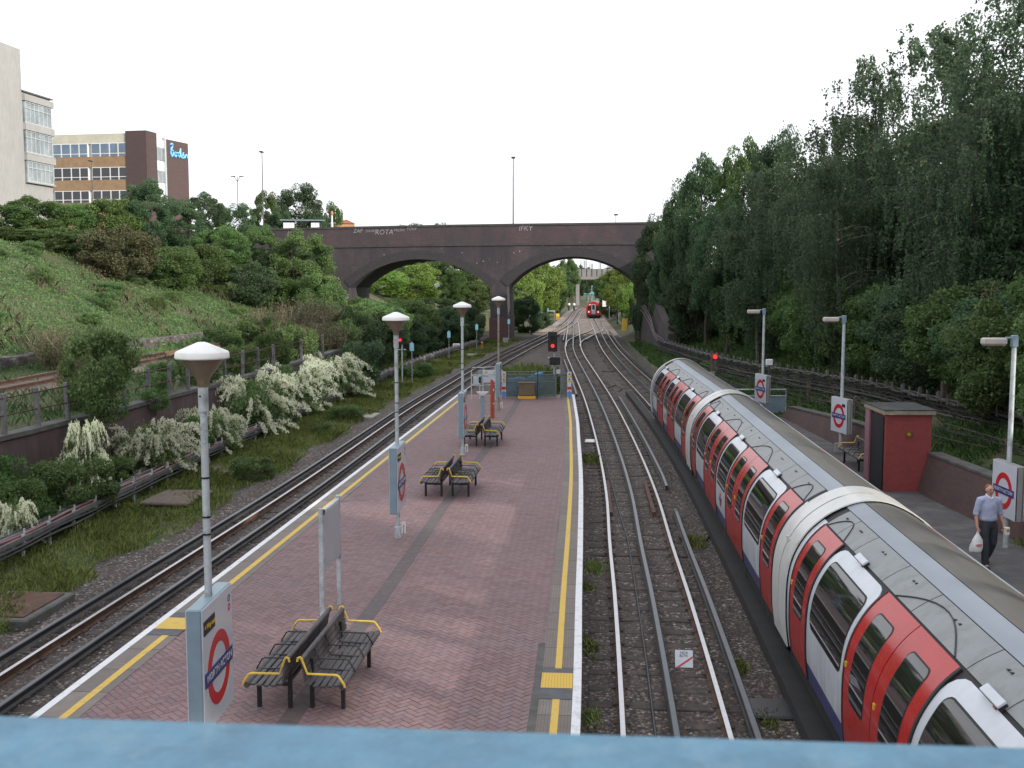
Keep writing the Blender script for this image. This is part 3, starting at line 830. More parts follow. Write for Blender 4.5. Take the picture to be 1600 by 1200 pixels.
# ------------------------------------------------------------------ benches
def bench_master():
    t = empty("platform_bench", (0, 0, 0), 0, "x", "bench", "slatted platform benches")
    hl = 1.13
    mb = MB()
    for k, (x, z) in enumerate([(0.04, 0.445), (0.135, 0.425), (0.23, 0.42), (0.325, 0.425), (0.415, 0.435)]):
        mb.bbox((x, 0, z), (0.074, 2 * hl, 0.032), 0.008)
    mb.tube([(0.495, -hl, 0.425), (0.495, hl, 0.425)], 0.042, 10)
    mb.build("seat", M['bench_wood'], t)
    mb = MB()
    for (x, z, a) in [(-0.005, 0.52, 0.15), (-0.020, 0.61, 0.12), (-0.037, 0.70, 0.15)]:
        import mathutils
        mb.box((x, 0, z), (0.030, 2 * hl, 0.076), mathutils.Euler((0, -a, 0)))
    mb.tube([(-0.048, -hl, 0.775), (-0.048, hl, 0.775)], 0.036, 10)
    mb.build("backrest", M['bench_wood'], t)
    for (x, y, h) in [(0.43, -0.80, 0.40), (0.43, 0.80, 0.40), (0.0, -0.80, 0.70), (0.0, 0.80, 0.70)]:
        mb = MB(); mb.bbox((x, y, h / 2), (0.055, 0.055, h), 0.006); mb.build("leg", M['bench_iron'], t)
    mb = MB()
    for y in (-0.80, 0.80): mb.box((0.215, y, 0.335), (0.375, 0.045, 0.05))
    mb.box((0.0, 0, 0.385), (0.04, 1.545, 0.045)); mb.box((0.40, 0, 0.385), (0.04, 1.545, 0.03))
    mb.build("frame", M['bench_iron'], t)
    path = lambda y, h: [(-0.10, y, 0.765), (-0.09, y, 0.81), (-0.06, y, 0.825), (-0.04, y, 0.80), (0.035, y, h), (0.42, y, h - 0.005), (0.455, y, h - 0.02), (0.525, y, 0.475), (0.54, y, 0.43)]
    for y in (-hl - 0.012, hl + 0.012):
        mb = MB(); mb.tube(path(y, 0.60), 0.017, 8); mb.build("armrest", M['yellow'], t, smooth=True)
    for y in (-0.565, 0.0, 0.565):
        mb = MB(); mb.tube(path(y, 0.61)[3:], 0.011, 6); mb.tube([(0.53, y, 0.45), (0.40, y, 0.452), (0.06, y, 0.465), (-0.02, y, 0.55), (-0.055, y, 0.74), (-0.04, y, 0.80)], 0.011, 6); mb.build("divider", M['bench_iron'], t, smooth=True)
    return t
bench0 = bench_master()
_bn = 0
def place_bench(loc, rz, label):
    global _bn
    b = bench0 if _bn == 0 else copy_tree(bench0); _bn += 1
    b.location = loc; b.rotation_euler = (0, 0, rz); b["label"] = label
    return b
_br = -0.088
for (cx, cy, a, b_) in [(-2.80, 15.15, "nearest bench on the right, facing the middle track, dark slats and yellow arms", "nearest bench on the left, facing the left track beside the big name board"),
                        (-1.68, 29.75, "middle right hand bench in the pair on open paving past the second lamp post", "middle left hand bench in the pair on open paving past the second lamp post"),
                        (-1.03, 38.70, "farthest right hand slatted bench, beyond the third lamp post", "farthest left hand slatted bench, tucked against the third name board")]:
    place_bench((cx + 0.15, cy, 0), _br, a); place_bench((cx - 0.15, cy, 0), math.pi + _br, b_)
place_bench((11.02, 33.55, 0), math.pi - 0.03, "single bench on the side platform, half hidden behind the red hut")

# ------------------------------------------------------------------ blank notice board on two posts
t = empty("notice_board", (-3.15, 18.5, 0), -0.09, "blank white notice board on two grey posts behind the nearest benches", "notice board")
for y in (-0.58, 0.58):
    mb = MB(); mb.bbox((0, y, 1.0), (0.075, 0.06, 2.0), 0.008); mb.build("post", M['galv'], t)
mb = MB(); mb.bbox((0.01, 0, 1.43), (0.06, 1.09, 1.04), 0.012); f = mb.build("frame", M['galv'], t)
mb = MB(); mb.box((0.043, 0, 1.43), (0.008, 1.00, 0.95)); mb.build("panel", simple('faded_board', (0.41, 0.42, 0.46), 0.5, 0, 0.06, 2), f)
mb = MB(); mb.box((0.03, -0.5, 1.92), (0.03, .09, .08)); mb.build("bracket", M['rust'], t)

# ------------------------------------------------------------------ platform end: fence, gate, signs, posts
E0 = 53.5
mesh_mat = NT("fine_wire_mesh"); mesh_mat.base((0.10, 0.14, 0.135)); mesh_mat.rough(0.6)
_tr = mesh_mat.node("ShaderNodeBsdfTransparent"); _mx = mesh_mat.node("ShaderNodeMixShader"); _mx.inputs[0].default_value = 0.6
mesh_mat.link(_tr.outputs[0], _mx.inputs[1]); mesh_mat.link(mesh_mat.b.outputs[0], _mx.inputs[2]); mesh_mat.link(_mx.outputs[0], mesh_mat.out.inputs["Surface"])
M['mesh'] = mesh_mat.mat
t = empty("end_fence", (-0.45, E0, 0), 0, "grey green mesh fence and gate closing off the end of the island platform", "fence")
for (x0, x1) in ((0, 1.70), (1.72, 2.62), (2.86, 3.28)):
    mb = MB()
    for x in (x0, x1): mb.box((x, 0, 0.66), (0.05, 0.05, 1.32))
    n_ = 0
    for z in (0.06, 0.80, 1.18 if x0 < 2 else 1.2): mb.box(((x0 + x1) / 2, 0.0, z), (x1 - x0 - 0.05, 0.04, 0.04))
    if x0 < 2: mb.box(((x0 + x1) / 2, 0, 1.31), (x1 - x0 - .05, .04, .035))
    mb.build("panel_frame", M['green_mesh'], t)
    mb = MB(); mb.box(((x0 + x1) / 2, 0, 0.63), (x1 - x0 - 0.05, 0.008, 1.10)); mb.build("mesh_panel", M['mesh'], t)
def warn_board(x, label):
    b = empty("warning_board", (x, E0 - 0.06, 0), 0, label, "warning sign", "striped warning boards on the end fence")
    mb = MB(); mb.bbox((0, 0, 0.68), (0.21, 0.02, 1.28), 0.008); p = mb.build("plate", M['white_enamel'], b)
    for z, h, m in ((1.08, 0.085, 'yellow'), (0.84, 0.085, 'yellow'), (0.50, 0.14, 'red_enamel'), (0.18, 0.26, 'sky2')):
        mb = MB(); mb.box((0, -0.014, z), (0.19, 0.008, h)); mb.build("band", M[m], p)
    for z in (1.20, 0.95, 0.33):
        mb = MB(); mb.prism([(-0.05, z - 0.04), (0.05, z - 0.04), (0, z + 0.045)], -0.018, -0.012, 'y'); mb.build("symbol", M['black'], p)
M['sky2'] = simple('mid_blue_enamel', (0.10, 0.24, 0.55), 0.4, 0, 0.05)
warn_board(-0.40, "white board with yellow, red and blue bands at the left end of the mesh fence")
warn_board(2.83, "white board with yellow, red and blue bands at the right end of the mesh fence")
t = empty("grit_bin", (0.72, E0 - 0.35, 0), 0, "brown grit bin with a yellow base in front of the mesh fence", "bin")
mb = MB(); mb.bbox((0, 0, 0.47), (0.80, 0.45, 0.62), 0.03); mb.bbox((0, 0, 0.80), (0.84, 0.49, 0.06), 0.02); mb.build("body", M['brown_bin'], t)
mb = MB(); mb.bbox((0, 0, 0.075), (0.86, 0.52, 0.15), 0.02); mb.build("base", simple('amber_plastic', (0.62, 0.33, 0.02), .5, 0, .08), t)
t = empty("red_post", tuple(G(769.5, 653, 0)), 0, "tall rust red box post near the farthest lamp post", "post")
mb = MB(); mb.bbox((0, 0, 0.78), (0.17, 0.15, 1.56), 0.015); b = mb.build("body", M['orange_red'], t)
mb = MB(); mb.box((0.05, -0.083, 1.2), (0.05, 0.016, 0.10)); mb.box((0.05, -0.083, 0.62), (0.06, 0.016, 0.04)); mb.build("latch", M['galv'], b)
mb = MB(); mb.bbox((-0.02, 0, 1.59), (0.12, 0.12, 0.08), 0.02); mb.build("cap", M['red_enamel'], b)
t = empty("mirror_post", tuple(G(754, 668, 0)), 0, "grey post with a pale triangular head, behind the farthest benches", "post")
mb = MB(); mb.bbox((0, 0, 0.64), (0.15, 0.12, 1.28), 0.012); mb.build("post", M['bluegrey'], t)
mb = MB(); mb.prism([(-0.24, 1.42), (0.24, 1.42), (0.06, 1.28), (-0.06, 1.28)], -0.10, 0.10, 'y'); mb.build("head", simple('pale_housing', (0.55, .53, .55), .5, 0, .06), t)
t = empty("ladder_gate", (-1.65, 52.2, 0), 0, "grey tubular gate frame at the left corner of the platform end", "gate")
mb = MB()
for x in (-0.30, 0.25):
    mb.tube([(x, 0, 0), (x, 0, 1.45), (x + 0.05, 0.1, 1.6)], 0.026, 8)
mb.tube([(0.85, 0.6, 0), (0.85, 0.6, 1.5), (0.8, .55, 1.62)], 0.026, 8)
for z in (0.75, 1.25, 1.62): mb.tube([(-0.28, 0.05, z), (0.25, 0.05, z), (0.85, 0.6, z)], 0.022, 8)
mb.build("frame", M['galv'], t, smooth=True)
mb = MB(); mb.bbox((-0.05, 0.03, 1.0), (0.34, 0.02, 0.42), 0.005); mb.build("panel", M['galv'], t); mb = MB(); mb.bbox((0.1, 0.01, 1.02), (0.11, 0.02, 0.30), 0.004); mb.build("lock_box", M['black'], t)
p = G(757, 622, 0)
t = empty("warning_sign", (p.x, 53.0, 0), 0, "white warning notice with a yellow triangle, left of the mesh fence", "warning sign")
mb = MB(); mb.box((-0.22, 0.05, 0.7), (0.05, 0.05, 1.4)); mb.box((0.75, 0.05, 0.7), (0.05, 0.05, 1.4)); mb.build("post", M['galv'], t)
mb = MB(); mb.bbox((-0.20, 0.0, 1.12), (0.20, 0.03, 0.62), .006); mb.build("side_plate", M['bluegrey'], t)
mb = MB(); mb.bbox((0.42, 0.0, 1.13), (0.98, 0.03, 0.62), 0.006); f = mb.build("plate", M['white_enamel'], t)
mb = MB(); mb.prism([(0.0, 1.28), (0.20, 1.28), (0.10, 1.42)], -0.03, -0.018, 'y'); mb.build("symbol", M['yellow'], f)
mb = MB()
for k in range(4): mb.box((0.10 if k < 2 else 0.52, -0.02, 1.20 - 0.07 * k if k < 2 else 1.32 - 0.12 * (k - 2)), (0.22, 0.006, 0.022))
mb.build("print", M['cable_pink'], f)
t = empty("equipment_pile", (0.75, 55.0, -0.1), 0, "equipment under a crumpled blue tarpaulin behind the mesh fence", "tarpaulin")
mb = MB()
for (x, y, z, dx, dy, dz) in ((-0.5, 0, .50, 1.0, .8, 1.0), (0.35, .1, .52, 0.75, .8, 1.15), (0.6, 0, 0.82, .5, .6, .9)): mb.bbox((x, y, z), (dx, dy, dz), 0.10)
o = mb.build("tarpaulin", M['tarp'], t)
sd = o.modifiers.new("sub", 'SUBSURF'); sd.levels = 2; sd.render_levels = 2
tx = bpy.data.textures.new("crumple", 'CLOUDS'); tx.noise_scale = 0.35
dm = o.modifiers.new("crumple", 'DISPLACE'); dm.texture = tx; dm.strength = 0.25; dm.texture_coords = 'GLOBAL'

# ------------------------------------------------------------------ signals
def signal(loc, label, H, head_h, lit, facing=0.0, scale=1.0):
    t = empty("railway_signal", loc, facing, label, "signal", "railway signals")
    mb = MB(); mb.tube([(0.1, 0.1, 0), (0.1, 0.1, H)], 0.05, 10); mb.tube([(-.25, .1, H - head_h - .35), (.35, .1, H - head_h - .35)], .03, 8); mb.build("post", M['galv'], t, smooth=True)
    mb = MB(); mb.bbox((0, 0, H - head_h / 2), (0.48 * scale, 0.22, head_h), 0.03); h = mb.build("head", M['black'], t)
    for k in range(2):
        z = H - head_h * (0.30 if k == 0 else 0.72)
        mb = MB(); mb.tube([(0, -0.112, z), (0, -0.20, z)], 0.11 * scale, 16, cap=False); mb.build("hood", M['black'], h, smooth=True)
        mb = MB(); mb.tube([(0, -0.112, z), (0, -0.128, z)], 0.095 * scale, 16); mb.build("lens", M['red_light'] if k == 1 and lit else M['glass_dark'], h)
    return t
p = G(864, 612, -0.8)
s = signal((2.15, 57.6, -0.8), "black signal showing red, standing behind the mesh fence", 3.9, 1.05, True)
mb = MB(); mb.bbox((0.12, -0.05, 2.35), (0.55, 0.25, 0.42), 0.03); mb.build("indicator_box", M['black'], s)
mb = MB(); mb.bbox((0.30, -0.09, 1.78), (0.22, 0.02, 0.22), 0.004); mb.build("number_plate", M['white_enamel'], s)
mb = MB(); mb.bbox((0.52, -0.05, 1.2), (0.10, 0.05, 0.62), 0.004); mb.build("side_plate", M['plastic_white'], s)
mb = MB(); mb.tube([(0.25 + .16 * math.cos(q), -0.1, 1.25 + .16 * math.sin(q)) for q in np.linspace(.3, 5.6, 18)], 0.03, 6); mb.build("cable_loop", M['cable'], s, smooth=True)
p = G(626, 602, -0.8)
signal((p.x, p.y, -0.8), "black signal on the verge, half hidden behind the second lamp post", 3.55, 0.95, True)
p = G(1113, 586, 0)
t = empty("railway_signal", (10.6, 57.5, 0.0), 0, "small repeater signal with a glowing red lamp above the far train roof", "signal", "railway signals")
mb = MB(); mb.box((0, 0, 1.0), (0.12, 0.10, 2.1)); mb.build("post", M['timber'], t)
mb = MB(); mb.bbox((0.13, -0.08, 1.78), (0.28, 0.2, 0.3), .03); h = mb.build("head", M['orange_red'], t)
mb = MB(); mb.tube([(0.13, -0.185, 1.78), (0.13, -0.21, 1.78)], 0.11, 14); mb.build("lens", M['red_light'], h)
mb = MB(); mb.bbox((0, -0.07, 0.85), (0.26, 0.1, 0.26), .01); mb.build("box", M['conc'], t)

# ------------------------------------------------------------------ track side things
p = G(1069, 1040, -0.72)
t = empty("track_board", (2.93, 18.0, -0.77), -0.09, "small white track board with a red diagonal stripe between the rails", "track sign")
import mathutils
mb = MB(); mb.box((0, 0.02, 0.14), (0.30, 0.02, 0.30), mathutils.Euler((-0.45, 0, 0))); pl = mb.build("plate", M['white_enamel'], t)
R_ = mathutils.Euler((math.pi / 2 - 0.45, 0, 0))
Rm = Matrix.Translation((0, 0.02, 0.14)) @ mathutils.Euler((-0.45, 0, 0)).to_matrix().to_4x4()
mb = MB(); mb.T = Rm; mb.prism([(-0.145, -0.145), (-0.095, -0.145), (0.145, 0.02), (0.145, 0.055)], -0.016, -0.011, 'y'); mb.build("stripe", M['red_enamel'], pl)
for i, s_ in enumerate(("NDA", "82741")):
    text(s_, 0.062, M['black'], pl, Rm @ Vector((0, -0.0125, 0.105 - 0.052 * i)), R_, ext=0.001)
mb = MB(); mb.box((0, 0.10, 0.03), (0.26, 0.2, 0.05)); mb.build("foot", M['black'], t)
def slab(px, py, z, dims, mat, label, rz, name="concrete_slab", cat="slab", inset=None):
    p = G(px, py, z); t = empty(name, (p.x, p.y, z - dims[2]), rz, label, cat)
    mb = MB(); mb.bbox((0, 0, dims[2] / 2), dims, 0.03); b = mb.build("slab", M[mat], t)
    if inset: mb = MB(); mb.bbox((0, 0, dims[2] + 0.012), (dims[0] - .3, dims[1] - .3, 0.03), .01); mb.build("cover", M[inset], t)
    return t
slab(25, 945, -0.62, (1.5, 1.9, 0.26), 'dark_conc', "dark square chamber with a rusty cover beside the left track", -0.09, "inspection_chamber", "manhole", 'rust')
slab(277, 775, -0.60, (1.5, 2.0, 0.10), 'timber', "weathered timber decking slab on the grassy verge by the cable tray", -0.1, "timber_cover", "cover")
slab(570, 648, -0.65, (1.15, 1.7, 0.18), 'conc', "pale grey concrete slab on the verge beside the left track", -0.09)
slab(738, 553, -0.55, (0.9, 0.9, 0.30), 'conc', "small pale concrete block in the grass below the blue markers", -0.09, "concrete_block", "block")
slab(922, 688, -0.70, (0.42, 0.75, 0.05), 'plastic_white', "white flat plate lying beside the curved platform edge", -0.1, "white_plate", "plate")
slab(1215, 1105, -0.70, (0.9, 0.75, 0.10), 'black', "black cable chamber lid on the ballast close to the near train carriage", -0.09, "chamber_lid", "cover")
slab(371 + 530 , 0 + 628, -0.74, (0.5, .12, .04), 'plastic_white', "thin white bar lying on the ballast by the fence end", 0, "white_bar", "bar") if False else None
for i, (px, pb, pt) in enumerate([(644, 599.5, 536), (701.6, 563, 518), (745, 548, 507), (795, 533, 499), (827, 513, 490), (846, 507.6, 485), (856, 503, 482)]):
    p = G(px, pb, -0.8); top = D(px, pt, p.y).z
    t = empty("marker_post", (p.x, p.y, -0.8), 0, ["nearest light blue marker plate on a thin pole, on the grassy verge", "second light blue marker plate, right of the dark shrubs on the verge", "third light blue marker plate, beside the third lamp post", "light blue marker plate beside the brick bridge pier",
              "shaded marker plate on a thin pole just under the right arch", "light blue marker plate on a pole left of the yellow boxes", "farthest light blue marker plate, above the yellow boxes"][i], "marker", "light blue marker posts along the line")
    h = top + 0.8
    mb = MB(); mb.tube([(0, 0, 0), (0, 0, h - 0.1)], 0.022, 8); mb.build("pole", M['galv'], t, smooth=True)
    mb = MB(); mb.bbox((0, -0.03, h - 0.26), (0.27, 0.05, 0.50), .01); mb.bbox((0, -0.03, h + 0.03), (0.07, .04, .08), .01); mb.build("plate", M['sky_blue'], t)
for i, (px, py, dx, dz, m, lab) in enumerate([(684, 541, .7, .55, 'conc', "low grey cabinet by the dark shrubs behind the cable tray"), (691.5, 538, .45, 1.1, 'plastic_white', "tall white cabinet by the dark shrubs behind the cable tray"), (713, 550, .65, .8, 'plastic_white', "white relay cabinet in front of the cable tray"),
                                         (790, 537, .6, .62, 'conc', "pale relay cabinet at the foot of the bridge pier"), (793.5, 528, .3, .5, 'plastic_white', "small white box on a post at the bridge pier")]):
    p = G(px, py, -0.8); t = empty("relay_cabinet", (p.x, p.y, -0.82), 0, lab, "cabinet", "trackside cabinets")
    mb = MB(); mb.bbox((0, 0, dz / 2 + (.7 if i == 4 else 0)), (dx, .4, dz), .02); b = mb.build("body", M[m], t)
    if i == 4: mb = MB(); mb.box((0, 0, .35), (.08, .08, .72)); mb.build("post", M['galv'], t)
    mb = MB(); mb.box((0, -0.203, dz * .55 + (.7 if i == 4 else 0)), (dx * .8, .01, dz * .7)); mb.build("door", M[m], b)
p = G(733, 552, -0.8)
p = G(753.5, 546, -0.8); t = empty("orange_post", (p.x, p.y, -.82), 0, "short orange marker post on the verge beside the third blue marker", "post"); mb = MB(); mb.bbox((0, 0, .38), (.12, .12, .76), .02); mb.build("shaft", simple('orange_plastic', (.6, .17, .03), .5, 0, .1), t)
mb = MB(); mb.bbox((0, 0, .7), (.126, .126, .07), .01); mb.build("band", M['plastic_white'], t)
# ------------------------------------------------------------------ tube trains
def grimy(name, c, rough, coat, spec=.5):
    m = NT(name); v = m.coord("Object"); g = m.node("ShaderNodeNewGeometry"); sp = m.node("ShaderNodeSeparateXYZ"); m.link(g.outputs["Position"], sp.inputs[0])
    n = m.noise(m.coord("Object", (2.2, 2.2, .5)), 2.0, 8, .7); low = m.math('MULTIPLY', m.math('SUBTRACT', 1.15, sp.outputs[2]), .62)
    f = m.math('MULTIPLY', m.math('MAXIMUM', low, .16), m.ramp(n, [(.34, 0.0), (.72, 1.0)]))
    n2 = m.noise(v, 1.3, 3); col = m.ramp(n2, [(.3, tuple(x * .94 for x in c)), (.7, tuple(min(1, x * 1.05) for x in c))])
    m.base(m.mix(f, col, (.085, .072, .062))); m.rough(m.math('ADD', rough, m.math('MULTIPLY', f, .4))); m.set(coat=coat, spec=spec); return m.mat
M['t_white'] = grimy('train_white', (0.56, 0.60, 0.66), .30, .3)
M['t_red'] = grimy('train_red', (0.43, 0.010, 0.011), .24, .22, .3)
M['t_blue'] = grimy('train_blue', (0.022, 0.032, 0.19), .28, .3)
M['t_glass'] = simple('train_window_glass', (0.012, 0.013, 0.014), 0.04, 0, 0.15, 1, spec=1.0)
M['t_grey'] = simple('train_roof_panel', (0.215, 0.23, 0.24), 0.45, 0, 0.10, 3, dirt=(0.17, 0.18, 0.18), dscale=4)
M['t_under'] = simple('train_underframe', (0.012, 0.012, 0.013), 0.8, 0, 0.4)
M['t_ring'] = simple('train_end_collar', (0.56, 0.57, 0.56), 0.35, 0, 0.06, 2, coat=0.2, dirt=(0.42, 0.38, 0.32), dscale=1.2)
def roof_mat():
    m = NT("train_roof_grime"); v = m.coord("Object", (1.5, 0.10, 1.5)); v2 = m.coord("Object", (3, 0.5, 3))
    c = m.ramp(m.noise(v, 2.0, 8, 0.7), [(0.30, (0.085, 0.080, 0.072)), (0.70, (0.130, 0.125, 0.117))])
    c = m.mix(m.ramp(m.noise(v2, 2.5, 6, 0.7), [(0.55, 0.0), (0.75, 0.4)]), c, (0.18, 0.18, 0.18))
    m.base(c); m.rough(0.46); m.set(metal=0.1, spec=.25)
    return m.mat
M['t_roof'] = roof_mat()
M['t_strip'] = simple('train_roof_strip', (0.25, 0.285, 0.33), 0.4, 0.1, 0.10, 0.5, spec=.3)
M['t_gutter'] = simple('train_gutter', (0.36, 0.42, 0.46), 0.35, 0.2, 0.08, 2)
PROF = [(-1.25, -.20), (-1.295, .15), (-1.31, .50), (-1.305, .85), (-1.275, 1.10), (-1.215, 1.32), (-1.12, 1.52), (-1.0, 1.70), (-.85, 1.855), (-.68, 1.985), (-.50, 2.09), (-.30, 2.175), (-.12, 2.215), (0, 2.22)]
PROF = PROF + [(-x, z) for x, z in reversed(PROF[:-1])]
def _smooth_prof():
    P = [Vector((x, z)) for x, z in PROF]; out = []
    for i in range(len(P) - 1):
        p0, p1, p2, p3 = P[max(i-1, 0)], P[i], P[i+1], P[min(i+2, len(P)-1)]
        for k in range(4):
            t = k / 4; out.append(0.5 * ((2*p1) + (p2-p0)*t + (2*p0-5*p1+4*p2-p3)*t*t + (3*p1-p0-3*p2+p3)*t**3))
    out.append(P[-1]); return out
SP = _smooth_prof()
SL = [0.0]
for a, b in zip(SP, SP[1:]): SL.append(SL[-1] + (b - a).length)
STOT = SL[-1]
def prof_at(s, off=0.0):
    s = max(0, min(STOT, s)); i = 0
    while i < len(SL) - 2 and SL[i + 1] < s: i += 1
    t = (s - SL[i]) / (SL[i + 1] - SL[i]); p = SP[i].lerp(SP[i + 1], t)
    def nrm(j):
        d = SP[min(j + 1, len(SP) - 1)] - SP[max(j - 1, 0)]; return Vector((-d.y, d.x)).normalized()
    n = nrm(i).lerp(nrm(i + 1), t)
    return p + n * off
def s_of_z(z):      # left side
    for i in range(len(SP) // 2):
        if SP[i].y <= z <= SP[i + 1].y: return SL[i] + (z - SP[i].y) / (SP[i + 1].y - SP[i].y) * (SL[i + 1] - SL[i])
def s_of_x(x):
    for i in range(len(SP) - 1):
        if SP[i].x <= x <= SP[i + 1].x and SP[i].y > 1.2: return SL[i] + (x - SP[i].x) / (SP[i + 1].x - SP[i].x) * (SL[i + 1] - SL[i])
S_DOOR = s_of_x(-0.79); S_SILL = s_of_z(-.13)
def skin(mb, y0, y1, s0, s1, off, mi=0, r=0.0, flip=1, rb=None, edge=True):
    """panel lying on the body profile, corners rounded by r (rb for the lower ones)"""
    rb = r if rb is None else rb
    ss = [s0]
    k = max(2, int((s1 - s0) / 0.09)); base = [s0 + (s1 - s0) * i / k for i in range(k + 1)]
    if r: base += [s1 - r * (1 - math.cos(a)) for a in (.4, .8, 1.2, 1.57)]
    if rb: base += [s0 + rb * (1 - math.cos(a)) for a in (.4, .8, 1.2, 1.57)]
    ss = sorted(set(round(x, 4) for x in base))
    rows = []
    for s in ss:
        ins = 0.0
        if r and s1 - s < r: d = r - (s1 - s); ins = max(ins, r - math.sqrt(max(0, r*r - d*d)))
        if rb and s - s0 < rb: d = rb - (s - s0); ins = max(ins, rb - math.sqrt(max(0, rb*rb - d*d)))
        p = prof_at(s, off); q = prof_at(s, off - 0.02)
        rows.append(((flip * p.x, y0 + ins, p.y), (flip * p.x, y1 - ins, p.y), (flip * q.x, y0 + ins, q.y), (flip * q.x, y1 - ins, q.y)))
    vs = [v for r_ in rows for v in r_]; fs = []
    for i in range(len(rows) - 1):
        a, b = 4 * i, 4 * (i + 1)
        fs.append((a, a + 1, b + 1, b))
        if edge: fs += [(a, b, b + 2, a + 2), (a + 1, a + 3, b + 3, b + 1)]
    n = 4 * (len(rows) - 1)
    if edge: fs += [(0, 2, 3, 1), (n, n + 1, n + 3, n + 2)]
    mb.add(vs, fs, mi)
def door_leaf(parent, y0, y1, flip):
    mb = MB()
    skin(mb, y0 + .012, y1 - .012, S_SILL, S_DOOR, 0.024, 0, 0.0, flip)
    gy0, gy1 = y0 + (y1 - y0) * .26, y1 - (y1 - y0) * .26
    skin(mb, gy0 - .02, gy1 + .02, s_of_z(.62), S_DOOR - .235, 0.027, 2, .10, flip)
    skin(mb, gy0, gy1, s_of_z(.64), S_DOOR - .255, 0.030, 1, .09, flip)
    p = prof_at(s_of_z(1.0), .03); mb.box((flip * p.x, y1 - .10, 1.0), (.02, .05, .07), mi=3)
    return mb.build("door", [M['t_red'], M['t_glass'], M['rubber'], M['amber_text']], parent, smooth=True)
def window_bay(parent, y0, y1, flip, mark=False):
    mb = MB()
    skin(mb, y0 + .02, y1 - .02, s_of_z(.14), S_DOOR - .02, 0.012, 0, 0.28, flip, 0.0)
    mb.build("side_panel", M['t_white'], parent, smooth=True)
    mb = MB(); skin(mb, y0 + .02, y1 - .02, S_SILL, s_of_z(.137), 0.012, 0, 0, flip); mb.build("blue_stripe", M['t_blue'], parent, smooth=True)
    mb = MB()
    skin(mb, y0 + .20, y1 - .20, s_of_z(.74), S_DOOR - .24, 0.017, 1, .16, flip)
    skin(mb, y0 + .225, y1 - .225, s_of_z(.765), S_DOOR - .265, 0.021, 0, .14, flip)
    # upper vent pane divider
    skin(mb, y0 + .225, y1 - .225, s_of_z(1.36), s_of_z(1.36) + .02, 0.024, 1, 0, flip)
    mb.build("window", [M['t_glass'], M['rubber']], parent, smooth=True)
    ym = (y0 + y1) / 2
    if mark:
        p = prof_at(s_of_z(.45), .016); mb = MB(); ring_mesh(mb, (flip * p.x, ym, .45), .16, .11, -1 if flip > 0 else 1, .004, 24)
        mb.box((flip * (p.x - .006), ym, .45), (.006, .40, .065), mi=1)
        mb.build("roundel", [M['red_enamel'], M['blue_enamel']], parent)
    # door indicator lamp box at the roof edge
    if flip < 0: return
    p = prof_at(S_DOOR + .03, .07); mb = MB()
    mb.T = Matrix.Translation((flip * p.x, ym + .15, p.y)) @ Matrix.Rotation(flip * -0.62, 4, 'Y')
    mb.bbox((0, 0, .0), (.10, .46, .03), .006); mb.bbox((0, 0, -.045), (.09, .44, .06), .008, mi=1); mb.box((-.04, -.1, -.07), (.05, .06, .05), mi=2)
    mb.build("indicator_lamp", [M['t_white'], M['rubber'], M['orange_red']], parent)
